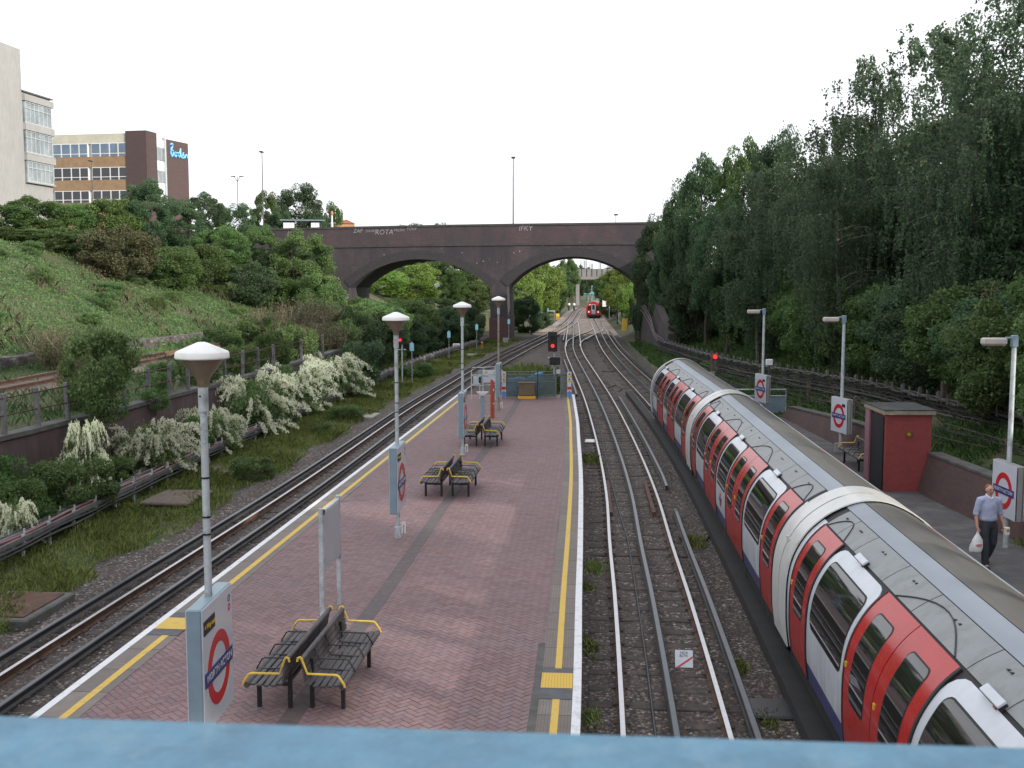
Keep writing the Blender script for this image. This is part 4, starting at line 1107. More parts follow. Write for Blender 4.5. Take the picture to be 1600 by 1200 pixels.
def carriage(train, c0, c1, layout, cab=False, name_no=0, simple_far=False):
    """c0 near end (x,y), c1 far end; local y runs from the near end to the far end"""
    v = Vector((c1[0] - c0[0], c1[1] - c0[1])); L = v.length; rz = -math.atan2(v.x, v.y)
    mb = MB()
    # body shell
    n = len(SP); vs = []
    for y in (0.05, L - 0.05):
        for p in SP: vs.append((p.x, y, p.y))
    fs = [(k, k + 1, n + k + 1, n + k) for k in range(n - 1)] + [tuple(range(n)), tuple(range(2 * n - 1, n - 1, -1)), (0, n, 2 * n - 1, n - 1)]
    mb.add(vs, fs)
    car = mb.build("carriage", M['rubber'], train, smooth=True)
    car.location = (c0[0], c0[1], 0); car.rotation_euler = (0, 0, rz)
    mb = MB(); skin(mb, .15, L - .15, s_of_x(-.115), s_of_x(.795), 0.014); mb.build("roof_skin", M['t_roof'], car, smooth=True)
    mb = MB(); skin(mb, .15, L - .15, s_of_x(.80), s_of_x(.93), 0.035); mb.build("gutter", M['t_gutter'], car, smooth=True)
    mb = MB(); skin(mb, .15, L - .15, s_of_x(-.40), s_of_x(-.13), 0.016); mb.build("roof_strip", M['t_strip'], car, smooth=True)
    mb = MB(); y = .9; k = 0
    while y < L - 1.0:
        w = [1.55, 1.05, 1.9, 1.3][k % 4]; y1 = min(y + w, L - .9)
        skin(mb, y + .012, y1 - .012, s_of_x(-.765), s_of_x(-.415), 0.022, 0)
        for t in (.5, .58):
            p = prof_at(s_of_x(-.52), .024); mb.box((p.x, y + (y1 - y) * t, p.y), (.045, .04, .008), mi=1)
        y = y1; k += 1
    mb.build("roof_panels", [M['t_grey'], M['rubber']], car, smooth=True)
    # white collars round both ends
    for (ya, yb, nm) in (((.03, .60, 0), (L - .60, L - .03, 1)) if not cab else ((.03, .60, 0), (L - .34, L - .02, 1))):
        mb = MB(); skin(mb, ya, yb, 0.02, STOT - .02, .055, 0)
        mb.build("end_collar", M['t_ring'], car, smooth=True)
        yi = (yb, yb + .22) if ya < 1 else (ya - .22, ya)
        for fl in (1, -1):
            mb = MB(); skin(mb, yi[0], yi[1], S_SILL - .03, S_DOOR + .06, .012, 0, 0, fl); mb.build("end_panel", M['t_white'], car, smooth=True)
    for ye in (0.10, L - .10):
        mb = MB(); mb.box((-1.20, ye, .75), (.05, .05, 1.5)); mb.box((-1.08, ye, .75), (.04, .05, 1.6)); mb.build("end_bar", M['galv'], car)
    # doors and window bays
    y = 0.84
    for kind, w in layout:
        for fl in (1, -1):
            if kind == 'S': door_leaf(car, y, y + w, fl)
            elif kind == 'D':
                door_leaf(car, y, y + w / 2, fl); door_leaf(car, y + w / 2, y + w, fl)
            elif kind in 'WM': window_bay(car, y, y + w, fl, kind == 'M')
        if kind == 'D' or kind == 'S':
            pts = []
            for q in np.linspace(0, 1, 12):
                s = S_DOOR + .03 + .30 * math.sin(q * math.pi); p = prof_at(s, .03); pts.append((p.x, y + w * .10 + w * .8 * q, p.y))
            mb = MB(); mb.tube(pts, .009, 6); mb.build("roof_cable", M['cable'], car, smooth=True)
            for yy in (y - .012, y + w - .04):
                mb = MB(); skin(mb, yy, yy + .05, S_SILL, S_DOOR, .032, 0, 0); mb.build("door_seal", M['rubber'], car, smooth=True)
        y += w
    # underframe and running gear
    mb = MB(); mb.box((0, L / 2, -.33), (2.36, L - .5, .30)); mb.box((-1.10, L * .5, -.45), (.18, L * .42, .30)); mb.build("underframe", M['t_under'], car)
    for yb in (2.4, L - 2.4):
        mb = MB()
        for yy in (yb - .95, yb + .95):
            for sx in (-.76, .76): mb.tube([(sx - .06, yy, -.25), (sx + .06, yy, -.25)], .35, 20)
        for sx in (-.95, .95): mb.bbox((sx, yb, -.30), (.10, 2.5, .22), .02)
        mb.build("bogie", M['t_under'], car)
    return car
LAY = [('S', 1.35), ('W', 2.40), ('D', 2.75), ('M', 2.02), ('D', 2.75), ('W', 2.40), ('S', 1.35)]
train = empty("tube_train", (0, 0, 0), 0, "long red, white and blue train standing at the side platform on the right", "train", "trains")
J = [(4.62, 1.20), (5.86, 17.88), (7.01, 34.6), (7.70, 49.5)]
carriage(train, J[0], J[1], LAY)
carriage(train, J[1], J[2], LAY)
carriage(train, J[2], J[3], [('S', 1.35), ('W', 2.40), ('D', 2.75), ('M', 1.70), ('D', 2.75), ('W', 2.1)], cab=True)

def far_train():
    t = empty("tube_train", (0, 0, 0), 0, "distant red fronted train coming out from under the far road bridge", "train", "trains")
    ys = [(trk_c(187.5), 187.5)]
    y = 187.5
    pts = [(trk_c(yy), yy) for yy in (187.5, 203.4, 218.6, 233.5)]
    for i in range(3):
        a, b = pts[i], pts[i + 1]
        v = Vector((b[0] - a[0], b[1] - a[1])); L = v.length; rz = -math.atan2(v.x, v.y)
        mb = MB(); n = len(SP); vs = [(p.x, yy, p.y) for yy in (0.0, L - .15) for p in SP]
        mb.add(vs, [(k, k + 1, n + k + 1, n + k) for k in range(n - 1)] + [tuple(range(n)), tuple(range(2 * n - 1, n - 1, -1)), (0, n, 2 * n - 1, n - 1)])
        car = mb.build("carriage", M['t_white'], t, smooth=True); car.location = (a[0], a[1], 0); car.rotation_euler = (0, 0, rz)
        mb = MB(); skin(mb, .2, L - .3, s_of_x(-1.0), s_of_x(1.0), .014); mb.build("roof_skin", M['t_roof'], car, smooth=True)
        y = 1.0
        for kind, w in [('W', 2.0), ('D', 2.6), ('W', 2.0), ('D', 2.6), ('W', 2.4), ('S', 1.3)]:
            for fl in (1, -1):
                if kind == 'W': window_bay(car, y, y + w, fl)
                elif kind == 'S': door_leaf(car, y, y + w, fl)
                else: door_leaf(car, y, y + w / 2, fl); door_leaf(car, y + w / 2, y + w, fl)
            y += w
        mb = MB(); mb.box((0, L / 2, -.35), (2.3, L - .5, .32)); mb.build("underframe", M['t_under'], car)
        if i == 0:
            mb = MB(); sc = [(p.x * .985, p.y * .985 + .01) for p in SP]; mb.prism(sc, -.06, 0.0, 'y'); cab = mb.build("cab_front", M['t_red'], car)
            for x0, x1, m in ((-1.02, -.42, 'glass_dark'), (.42, 1.02, 'glass_dark')):
                s = 1 if x0 > 0 else -1
                mb = MB(); mb.prism([(x0, .72), (x1, .72), (x1 - (.06 if s > 0 else 0), 1.36 if s > 0 else 1.52), (x0 + (.06 if s < 0 else 0), 1.52 if s > 0 else 1.36)], -.085, -.055, 'y'); mb.build("windscreen", M[m], car)
            mb = MB(); mb.box((0, -.075, .86), (.66, .03, 1.62)); mb.build("cab_door", M['t_gutter'], car)
            mb = MB(); mb.box((0, -.095, 1.18), (.46, .02, .80)); mb.build("door_window", M['glass_dark'], car)
            for sx in (-.80, .80):
                mb = MB(); mb.tube([(sx, -.06, .38), (sx, -.10, .38)], .12, 14); mb.build("headlight", M['head_light'], car)
            mb = MB(); mb.box((-.62, -.08, 1.62), (.34, .03, .10)); mb.build("destination_panel", M['paper'], car)
            mb = MB(); mb.bbox((0, -.05, -.32), (1.8, .2, .42), .04); mb.bbox((0, -.2, -.35), (.35, .3, .25), .03); mb.build("coupler", M['t_under'], car)
far_train()
mb = MB(); mb.sweep(cline(trk_c, -1.33, -5, 62, -0.52), [(-.16, -.22), (-.16, 0), (.20, 0), (.20, -.22)])
tag(mb.build('rail_guard', M['t_under']), 'long black protective board along the ballast beside the parked train', 'guard board')
# ------------------------------------------------------------------ brick arch bridge
M['eng_brick'] = brickmat('dark_engineering_brick', (0.108, 0.074, 0.082), (0.072, 0.058, 0.068), (0.075, 0.068, 0.076), soot=(0.036, 0.033, 0.042), axes="xz", bw=0.45, bh=0.15, stain=0.85)
M['red_parapet_brick'] = brickmat('red_brown_parapet_brick', (0.125, 0.072, 0.078), (0.088, 0.060, 0.068), (0.072, 0.062, 0.068), soot=(0.048, 0.044, 0.054), axes="xz", bw=0.45, bh=0.15, stain=0.75)
M['ring_brick'] = brickmat('arch_ring_brick', (0.060, 0.054, 0.060), (0.045, 0.042, 0.048), (0.035, 0.034, 0.038), axes="xz", bw=0.3, bh=0.2)
M['soot_stone'] = simple('sooty_coping_stone', (0.055, 0.052, 0.056), 0.85, 0, 0.3, 1.5)
M['graffiti'] = simple('white_spray_paint', (0.34, 0.335, 0.37), 0.8, 0, 0.3, 3)
B0 = Vector((-1.0, 119.3, 0)); BU = Vector((1, -0.25, 0)).normalized(); BB = Vector((0.063, 1, 0)).normalized()
BN = Vector((BU.y, -BU.x, 0))                       # towards the camera
def FB(px, py):
    d = _ray(px, py); o = Vector((0, 0, CAM_H))
    t = (B0 - o).dot(BN) / d.dot(BN); p = o + d * t
    return (p - B0).dot(BU), p.z
def BP(s, z, depth=0.0, proud=0.0):
    p = B0 + BU * s + BB * depth + BN * proud; return (p.x, p.y, z)
def arc3(a, b, c):
    ax, ay = a; bx, by = b; cx, cy = c
    d = 2 * (ax*(by-cy) + bx*(cy-ay) + cx*(ay-by))
    ux = ((ax*ax+ay*ay)*(by-cy) + (bx*bx+by*by)*(cy-ay) + (cx*cx+cy*cy)*(ay-by)) / d
    uy = ((ax*ax+ay*ay)*(cx-bx) + (bx*bx+by*by)*(ax-cx) + (cx*cx+cy*cy)*(bx-ax)) / d
    return ux, uy, math.hypot(ax-ux, ay-uy)
def bridge():
    t = empty("brick_bridge", tuple(B0), 0, "dark brick road bridge with two wide arches crossing the whole railway", "bridge")
    t.location = (0, 0, 0)
    A = [(FB(545, 450), FB(655, 405), FB(766, 449)), (FB(792, 448), FB(900, 401), FB(1003, 448))]
    arcs = [(a[0][0], a[2][0], arc3(*a)) for a in A]
    def under(s):
        for s0, s1, (ux, uy, r) in arcs:
            if s0 <= s <= s1: return uy + math.sqrt(max(0, r*r - (s-ux)**2))
        return None
    sl, sr = -42.0, 20.0
    topz = lerp_table([(sl, FB(430, 357)[1] - .3), (FB(430, 357)[0], FB(430, 357)[1]), (FB(700, 352)[0], FB(700, 351)[1]), (FB(1000, 347)[0], FB(1000, 347)[1]), (sr, FB(1000, 347)[1])])
    strz = lambda s: topz(s) - 2.25
    TH = 12.0
    ss = [sl]
    cur = sl
    cuts = sorted([a for s0, s1, _ in arcs for a in (s0, s1)])
    grid = sorted(set([sl + i * 1.0 for i in range(int((sr - sl) / 1.0) + 1)] + [s0 + (s1 - s0) * (0.5 - 0.5 * math.cos(math.pi * k / 40)) for s0, s1, _ in arcs for k in range(41)] + [sr]))
    mb = MB()
    for dep, sg in ((0, 1), (TH, -1)):
        for a, b in zip(grid, grid[1:]):
            mid = (a + b) / 2; u = under(mid)
            za, zb = (under(a) if u is not None and under(a) is not None else None), (under(b) if u is not None and under(b) is not None else None)
            if u is None: za = zb = -1.2
            mb.add([BP(a, za, dep), BP(b, zb, dep), BP(b, strz(b), dep), BP(a, strz(a), dep)], [(0, 1, 2, 3)])
    for s0, s1, _ in arcs:
        for s in (s0, s1):
            mb.add([BP(s, -1.2, 0), BP(s, -1.2, TH), BP(s, under(s), TH), BP(s, under(s), 0)], [(0, 1, 2, 3)])
    mb.build("spandrel_wall", M['eng_brick'], t)
    for s0, s1, (ux, uy, r) in arcs:
        g = [s0 + (s1 - s0) * (0.5 - 0.5 * math.cos(math.pi * k / 40)) for k in range(41)]
        mb = MB()
        for a, b in zip(g, g[1:]):
            za, zb = under(a), under(b)
            mb.add([BP(a, za, 0, .06), BP(b, zb, 0, .06), BP(b, zb, TH), BP(a, za, TH)], [(0, 1, 2, 3)])
        mb.build("arch_soffit", M['ring_brick'], t)
        mb = MB(); R2 = r + 0.95; th0 = math.asin(min(1, (s1 - ux) / r)); n = 40
        for k in range(n):
            q0, q1 = -th0 + 2 * th0 * k / n, -th0 + 2 * th0 * (k + 1) / n
            P = [(ux + R * math.sin(q), uy + R * math.cos(q)) for R, q in ((r, q0), (r, q1), (R2, q1), (R2, q0))]
            mb.add([BP(s, z, 0, .06) for s, z in P] + [BP(s, z, 0, -.02) for s, z in P], [(0, 1, 2, 3), (2, 3, 7, 6), (0, 1, 5, 4)])
        mb.build("arch_ring", M['ring_brick'], t)
    def band(name, z0f, z1f, proud, mat, dep=0.35):
        mb = MB(); g = [sl + i * 1.0 for i in range(int(sr - sl) + 1)]
        for a, b in zip(g, g[1:]):
            mb.add([BP(a, z0f(a), 0, proud), BP(b, z0f(b), 0, proud), BP(b, z1f(b), 0, proud), BP(a, z1f(a), 0, proud), BP(a, z0f(a), 0, -dep), BP(b, z0f(b), 0, -dep), BP(b, z1f(b), 0, -dep), BP(a, z1f(a), 0, -dep)],
                   [(0, 1, 2, 3), (3, 2, 6, 7), (0, 1, 5, 4), (4, 5, 6, 7)])
        return mb.build(name, mat, t)
    band("parapet", lambda s: strz(s) + .14, lambda s: topz(s) - .22, 0.0, M['red_parapet_brick'])
    band("string_course", lambda s: strz(s) - .10, lambda s: strz(s) + .14, 0.10, M['soot_stone'])
    band("parapet_coping", lambda s: topz(s) - .22, lambda s: topz(s), 0.07, M['soot_stone'], .45)
    mb = MB(); g = [sl + i * 2.0 for i in range(int((sr - sl) / 2) + 1)]
    for a, b in zip(g, g[1:]): mb.add([BP(a, strz(a) + .6, .3), BP(b, strz(b) + .6, .3), BP(b, strz(b) + .6, TH), BP(a, strz(a) + .6, TH)], [(0, 1, 2, 3)])
    mb.build("deck", M['dark_conc'], t)
    mb = MB()
    for a, b in zip(g, g[1:]): mb.add([BP(a, strz(a), TH), BP(b, strz(b), TH), BP(b, topz(b), TH), BP(a, topz(a), TH), BP(a, strz(a), TH - .4), BP(b, strz(b), TH - .4), BP(b, topz(b), TH - .4), BP(a, topz(a), TH - .4)], [(0, 1, 2, 3), (3, 2, 6, 7), (4, 5, 6, 7)])
    mb.build("rear_parapet", M['eng_brick'], t)
    rz = math.atan2(BU.y, BU.x)
    for s_, px, py, size in (("ZAF", 559, 361, .62), ("DAVID", 579, 361, .40), ("ROTA", 600, 363, .80), ("- FROW", 622, 360, .42), ("TONY", 643, 358, .42), ("IFKY", 821, 357, .78), ("AKS", 454, 364, .5)):
        s, z = FB(px, py); text(s_, size, M['graffiti'], t, BP(s, z, 0, .012 if px > 470 else .02), (math.pi / 2, 0, rz), name="graffiti", ext=.004, shear=.15, bold=-.012 * size)
    for px, py, sz, c in ((538, 462, 1.1, "Bs"), (538, 474, .8, "CY"), (533, 468, .5, "xx")):
        s, z = FB(px, py); text(c, sz, M['graffiti'], t, BP(s, z, 0, .02), (math.pi / 2, 0, rz), name="graffiti", ext=.004, shear=.3)
    # pier base course
    s0, s1 = arcs[0][1], arcs[1][0]
    mb = MB(); P = [(s0 - .12, -.12), (s1 + .12, -.12), (s1 + .12, TH + .12), (s0 - .12, TH + .12)]
    q = [BP(a, -1.2, d) for a, d in P] + [BP(a, 1.7, d) for a, d in P]
    mb.add(q, [(0, 1, 5, 4), (1, 2, 6, 5), (2, 3, 7, 6), (3, 0, 4, 7), (4, 5, 6, 7)])
    mb.build("pier_base", brickmat('red_pier_brick', (0.115, 0.05, 0.052), (0.085, 0.042, 0.045), (0.06, 0.045, 0.045), axes="xz", bw=.45, bh=.15), t)
    # pale chips on the face
    mb = MB()
    for px, py in ((795, 382), (906, 379), (885, 391), (803, 395), (755, 408), (777, 410), (765, 405), (812, 393), (623, 396), (600, 398), (745, 411), (722, 395), (690, 388), (848, 384)):
        s, z = FB(px, py); r_ = random.uniform(.05, .12); p = BP(s, z, 0, .01)
        mb.T = Matrix.Translation(p) @ Matrix.Rotation(rz, 4, 'Z'); mb.box((0, 0, 0), (r_ * random.uniform(1, 1.8), .02, r_ * 1.5))
    mb.build("pale_patch", M['conc'], t, kind="stuff")
bridge()
# wing wall on the right
mb = MB()
W = [(12.95, 115.4, 8.0), (12.75, 108, 6.0), (12.65, 101, 4.2), (12.6, 94, 2.4), (12.6, 90, 1.4)]
vs = []
for x, y, z in W: vs += [(x - .0, y, -1.0), (x + .35, y, z), (x + 1.0, y, z), (x + 1.0, y, -1.0)]
fs = []
for i in range(len(W) - 1):
    for k in range(4): fs.append((4*i + k, 4*i + (k + 1) % 4, 4*(i+1) + (k + 1) % 4, 4*(i+1) + k))
fs += [(0, 1, 2, 3), (16, 17, 18, 19)]
mb.add(vs, fs)
tag(mb.build("wing_wall", brickmat('wing_wall_brick', (0.085, 0.064, 0.066), (0.062, 0.052, 0.056), (0.06, 0.054, 0.056), soot=(0.034, .032, .034), axes="yz", bw=.45, bh=.15)), "sloping brick wing wall under the right end of the arch bridge, strung with cables", "wall")

# ------------------------------------------------------------------ left retaining wall, fence, old platform wall
def wall_mat():
    m = NT("purple_brown_wall"); v = m.geo((1, 1, 0.10)); c = m.ramp(m.noise(v, 2.2, 7, .7), [(0.3, (0.060, 0.040, 0.042)), (0.7, (0.125, 0.080, 0.080))])
    d = m.ramp(m.noise(m.geo(), 1.1, 6, .7), [(0.5, 0.0), (0.7, .6)])
    m.base(m.mix(d, c, (0.045, 0.042, 0.042))); m.rough(.85); return m.mat
ys = list(np.arange(2, 118, 1.0))
mb = MB(); mb.sweep([(wall_l(y), y, 0) for y in ys], [(.10, -1.0), (.0, 1.42), (-.35, 1.42), (-.35, -1.0)])
w = tag(mb.build("retaining_wall", wall_mat()), "purple brown retaining wall below the post and rail fence on the left", "wall")
mb = MB(); mb.sweep([(wall_l(y) + random.uniform(-.03, .03), y, random.uniform(-.02, .03)) for y in ys], [(.06, 1.42), (.05, 1.55), (-.38, 1.56), (-.45, 1.42)]); mb.build("coping", M['dark_conc'], w)
f = empty("post_fence", (0, 0, 0), 0, "old concrete post and rail fence along the top of the left retaining wall", "fence")
fy = [22.6, 24.4, 26.2, 28.0, 29.8, 31.55, 33.2, 35.0, 36.8, 38.6, 40.4, 42.2, 44.2, 46.2, 48.4, 50.6, 53, 55.4, 58, 60.5, 63]
p0 = None
for y in fy:
    x = wall_l(y) - .12; hz = random.uniform(1.18, 1.28)
    if p0 is None:
        mb = MB(); mb.bbox((0, 0, .6), (.13, .12, 1.3), .02); p0 = mb.build("post", simple('fence_post', (0.16, 0.155, 0.165), .9, 0, .25, 3, dirt=(.07, .065, .06), dscale=2), f); q = p0
    else: q = p0.copy(); COL.objects.link(q)
    q.location = (x, y, 1.45); q.rotation_euler = (random.uniform(-.03, .03), random.uniform(-.03, .03), -.11)
for z in (1.12, .62):
    mb = MB(); mb.tube([(wall_l(y) - .10, y, 1.45 + z + random.uniform(-.015, .015)) for y in np.arange(22, 63.5, 1.8)], .022, 6); mb.build("rail", M['rust'], f, smooth=True)
mb = MB(); ys = list(np.arange(26, 100, 1.2))
mb.sweep([(toe_l(y) + .30, y, random.uniform(-.04, .05)) for y in ys], [(0, 1.3), (0, 2.02), (-.5, 2.06), (-.6, 1.3)])
m = NT("old_platform_stone"); v = m.geo((1, .7, 1.6)); c = m.ramp(m.noise(v, 2.4, 7, .72), [(0.35, (0.035, 0.030, 0.032)), (0.55, (0.10, 0.088, 0.085)), (0.72, (0.30, 0.30, 0.31))]); m.base(c); m.rough(.9); m.bump(m.noise(v, 9, 4), .4, .03)
tag(mb.build("old_platform_wall", m.mat), "low crumbling grey wall of the abandoned platform behind the rusty rails", "wall")

# ------------------------------------------------------------------ cable tray (left)
t = empty("cable_tray", (0, 0, 0), 0, "raised run of cables on short steel posts along the left verge", "cable tray")
ys = list(np.arange(8, 117, 1.5))
po = None
for i, y in enumerate(np.arange(9, 108, 1.35)):
    x = tray_l(y)
    if po is None:
        mb = MB(); mb.box((.14, 0, .30), (.06, .06, .72)); mb.box((0, 0, .46), (.42, .05, .05)); mb.box((.17, 0, .72), (.035, .035, .16)); mb.box((-.2, 0, .62), (.035, .035, .28)); po = q = mb.build("post", M['galv'], t)
    else: q = po.copy(); COL.objects.link(q)
    q.location = (x, y, -.82); q.rotation_euler = (0, random.uniform(-.03, .03), random.uniform(-.08, .08))
for (o, z, w_, h_, mname, part) in ((.19, -.30, .03, .10, 'cable_grey', 'side_rail'), (-.19, -.30, .03, .14, 'cable_grey', 'side_rail'), (0, -.345, .36, .03, 'cable_grey', 'tray_bed')):
    mb = MB(); mb.sweep([(tray_l(y), y, z) for y in ys], [(o - w_ / 2, 0), (o - w_ / 2, h_), (o + w_ / 2, h_), (o + w_ / 2, 0)]); mb.build(part, M[mname], t)
for k, (o, z, r_, mm) in enumerate([(-.12, -.25, .030, 'cable'), (-.05, -.25, .032, 'cable_pink'), (.02, -.24, .034, 'cable'), (.09, -.25, .030, 'cable_pink'), (-.02, -.19, .030, 'cable_grey'), (.06, -.18, .028, 'cable_pink'), (.24, -.36, .032, 'cable'), (.24, -.46, .035, 'cable'), (-.1, -.18, .026, 'cable')]):
    mb = MB(); mb.tube([(tray_l(y) + o + .025 * math.sin(y * .9 + k * 2), y, z + .018 * math.sin(y * 1.7 + k)) for y in np.arange(8, 117, .9)], r_, 6); mb.build("cable", M[mm], t, smooth=True)

M['stub'] = simple('dull_stub', (.15, .135, .135), .7, 0, .4, 3)
M['cable_brown'] = simple('dusty_brown_cable', (0.055, 0.042, 0.040), .7, 0, .5, 3)
# ------------------------------------------------------------------ cable racks (right)
rack_r = lerp_table([(8, 15.9), (28, 15.45), (32.3, 15.25), (36.5, 14.95), (45, 14.6), (52, 13.9), (59, 13.1), (70, 12.75), (82, 12.6), (92, 12.5)])
rack_z = lerp_table([(8, 1.9), (32, 1.72), (45, 1.6), (59, 1.25), (75, .95), (92, .75)])
t = empty("cable_rack", (0, 0, 0), 0, "long stepped rack of dark cables on posts in front of the right hand trees", "cable rack")
po = None
for i, y in enumerate(np.arange(22, 92, 1.6)):
    x = rack_r(y); z = rack_z(y)
    if po is None:
        mb = MB(); mb.box((0.1, 0, -.55), (.09, .09, 1.6)); mb.box((-.08, 0, -.03), (.5, .05, .05)); mb.box((-.30, 0, .14), (.03, .03, .30)); mb.box((-.06, 0, -.35), (.36, .05, .05)); mb.box((-.06, 0, -.7), (.36, .05, .05)); po = q = mb.build("post", M['cable_grey'], t)
    else: q = po.copy(); COL.objects.link(q)
    q.location = (x, y, z); q.rotation_euler = (0, random.uniform(-.03, .03), random.uniform(-.1, .1))
for row, dz in ((0, .03), (1, -.16), (1, -.30), (1, -.46), (2, -.64), (2, -.82)):
    for o in ((-.28, -.21, -.15, -.08, -.01) if row == 0 else (-.24, -.12, -.03)):
        mm = random.choice(['cable', 'cable_brown', 'cable_grey', 'cable_brown', 'cable', 'cable_pink' if row == 0 else 'cable']); ph = random.uniform(0, 6); a1 = random.uniform(.02, .075)
        mb = MB(); mb.tube([(rack_r(y) + o + .03 * math.sin(y * .8 + ph), y, rack_z(y) + dz + .02 + a1 * math.sin(y * 3.9 + ph) * .5 - a1 * abs(math.sin(y * 1.963)) + random.uniform(-.008, .008)) for y in np.arange(20, 93, .55)], random.uniform(.016, .032), 5); mb.build("cable", M[mm], t, smooth=True)
so = None
for y in np.arange(22, 92, .8):
    if so is None: mb = MB(); mb.box((0, 0, .13), (.028, .028, .30)); so = q = mb.build("stub", M['stub'], t)
    else: q = so.copy(); COL.objects.link(q)
    q.location = (rack_r(y) - .30 + random.uniform(-.02, .02), y, rack_z(y)); q.rotation_euler = (random.uniform(-.15, .15), random.uniform(-.12, .12), 0)
t = empty("cable_run", (0, 0, 0), 0, "tangle of sagging cables on timber posts behind the side platform wall", "cable run")
fr = lambda y: rack_r(y) - 1.35 - .2 * math.sin(y * .21)
for y in (20, 25.5, 30.5, 36, 42, 48, 54.5, 62):
    mb = MB(); mb.box((0, 0, .35), (.12, .12, 1.75)); q = mb.build("post", M['timber'], t); q.location = (fr(y) + .1, y, .1); q.rotation_euler = (random.uniform(-.05, .05), random.uniform(-.05, .05), 0)
for k in range(11):
    z0 = .22 + .105 * k; ph = random.uniform(0, 6); mm = random.choice(['cable', 'cable_brown', 'cable', 'cable_grey', 'cable_brown', 'cable'])
    pts = []
    for y in np.arange(16, 66, .8):
        ygrad = max(0, (y - 40)) * .018
        pts.append((fr(y) + .10 * math.sin(y * .6 + ph) + random.uniform(-.02, .02), y, z0 - ygrad + .10 * math.sin(y * .33 + ph * 2) * (1.0 if k < 8 else .5) + random.uniform(-.01, .01)))
    mb = MB(); mb.tube(pts, random.uniform(.014, .026), 5); mb.build("cable", M[mm], t, smooth=True)
# cables carried up over the wing wall
t = empty("wall_cables", (0, 0, 0), 0, "bundle of cables clipped across the sloping wing wall", "cables")
for k in range(5):
    mb = MB(); mb.tube([(12.55 + .02 * k, 90, .9 - .12 * k), (12.45, 95, 1.2 - .1 * k), (12.50, 98.5, 2.6 - .22 * k), (12.60, 104, 3.5 - .22 * k), (12.70, 111, 4.1 - .22 * k), (12.8, 115, 4.3 - .22 * k)], .035, 6); mb.build("cable", M[['cable_grey', 'cable', 'cable_pink', 'cable', 'cable_grey'][k]], t, smooth=True)
# posts and drum behind the rack
for i, (px, py0, py1) in enumerate([(1474, 650, 606), (1498, 645, 601), (1530, 640, 607), (1594, 660, 612)]):
    p = D(px, py0, 39 - i * .6); z1 = D(px, py1, p.y).z
    mb = MB(); mb.bbox((0, 0, (z1 - .5) / 2), (.22, .2, z1 + .5), .02)
    tag(mb.build("concrete_post", M['timber'] if i != 2 else M['conc']), ["brown concrete post behind the cable rack, leftmost of the bare posts above the red hut", "tall brown concrete post behind the cable rack, with a leafy sapling to its right", "pale concrete post behind the cable rack, left of the cream box", "brown concrete post behind the cable rack, right of the nearest lamp pole"][i], "post", "bare posts behind the cable rack").location = (p.x, p.y, 0.25)
p = D(1562, 622, 37.5); t = empty("cable_box", tuple(p), .2, "cream battered box on the cable rack beside the nearest lamp pole", "box")
mb = MB(); mb.bbox((0, 0, 0), (.36, .5, .24), .03); mb.tube([(-.1, -.26, -.02), (-.1, -.5, -.10)], .08, 10); mb.build("box", simple('cream_box', (.5, .42, .36), .7, 0, .15, 6), t); mb = MB(); mb.box((0, 0, -.7), (.08, .08, 1.2)); mb.build("bracket", M['rust'], t)
p = D(1202, 566, 50.0); t = empty("cable_box", tuple(p), 0, "small white box on the cable rack right of the farthest side platform lamp", "box"); mb = MB(); mb.bbox((0, 0, 0), (.3, .2, .28), .02); mb.build("box", M['plastic_white'], t); mb = MB(); mb.box((0, 0, -.6), (.06, .06, .95)); mb.build("bracket", M['rust'], t)

# ------------------------------------------------------------------ side platform wall, hut, railing
wb = lerp_table([(2, 11.75), (10, 11.55), (20, 11.30), (26.4, 11.2), (29.6, 11.14), (31.4, 11.3), (36, 11.42), (46, 11.45)])
wh = lerp_table([(2, 1.05), (30, 1.05), (36, .95), (41, .70), (46, .42)])
bm_ = brickmat('side_wall_brick', (0.140, 0.070, 0.058), (0.095, 0.052, 0.048), (0.085, 0.070, 0.066), soot=(0.055, 0.040, 0.040), axes="yz", bw=.23, bh=.085, stain=.6)
for a, b, lab in ((2, 29.55, "battered brown brick wall at the back of the side platform, from the red hut towards the viewer"), (31.3, 46, "low brick wall sloping down behind the single bench, beyond the red hut")):
    mb = MB(); vs = []; ys = list(np.linspace(a, b, 24)); fs = []
    for y in ys: vs += [(wb(y), y, -.02), (wb(y) + .30, y, wh(y)), (wb(y) + .62, y, wh(y)), (wb(y) + .62, y, -.5)]
    for i in range(len(ys) - 1):
        for k in range(4): fs.append((4*i + k, 4*i + (k+1) % 4, 4*(i+1) + (k+1) % 4, 4*(i+1) + k))
    n = 4 * (len(ys) - 1); fs += [(0, 1, 2, 3), (n, n + 1, n + 2, n + 3)]
    mb.add(vs, fs); w = tag(mb.build("brick_wall", bm_), lab, "wall")
    mb = MB(); mb.sweep([(wb(y) + .30, y, wh(y)) for y in ys], [(-.03, .0), (-.03, .06), (.36, .06), (.36, .0)]); mb.build("coping", M['dark_conc'], w)
t = empty("platform_hut", (10.26, 29.58, 0), 0, "small red painted brick hut with a flat roof on the side platform", "hut")
red_b = brickmat('red_painted_brick', (0.33, 0.062, 0.060), (0.29, 0.054, 0.054), (0.26, 0.052, 0.053), soot=(0.20, .048, .048), axes="xz", bw=.23, bh=.085, ms=.008, stain=.5)
pur = simple('mauve_painted_frame', (.25, .12, .15), .6, 0, .1)
mb = MB(); mb.prism([(0, 0), (1.25, 0), (1.35, 1.75), (.08, 1.75)], 0, 2.14); b = mb.build("walls", red_b, t)
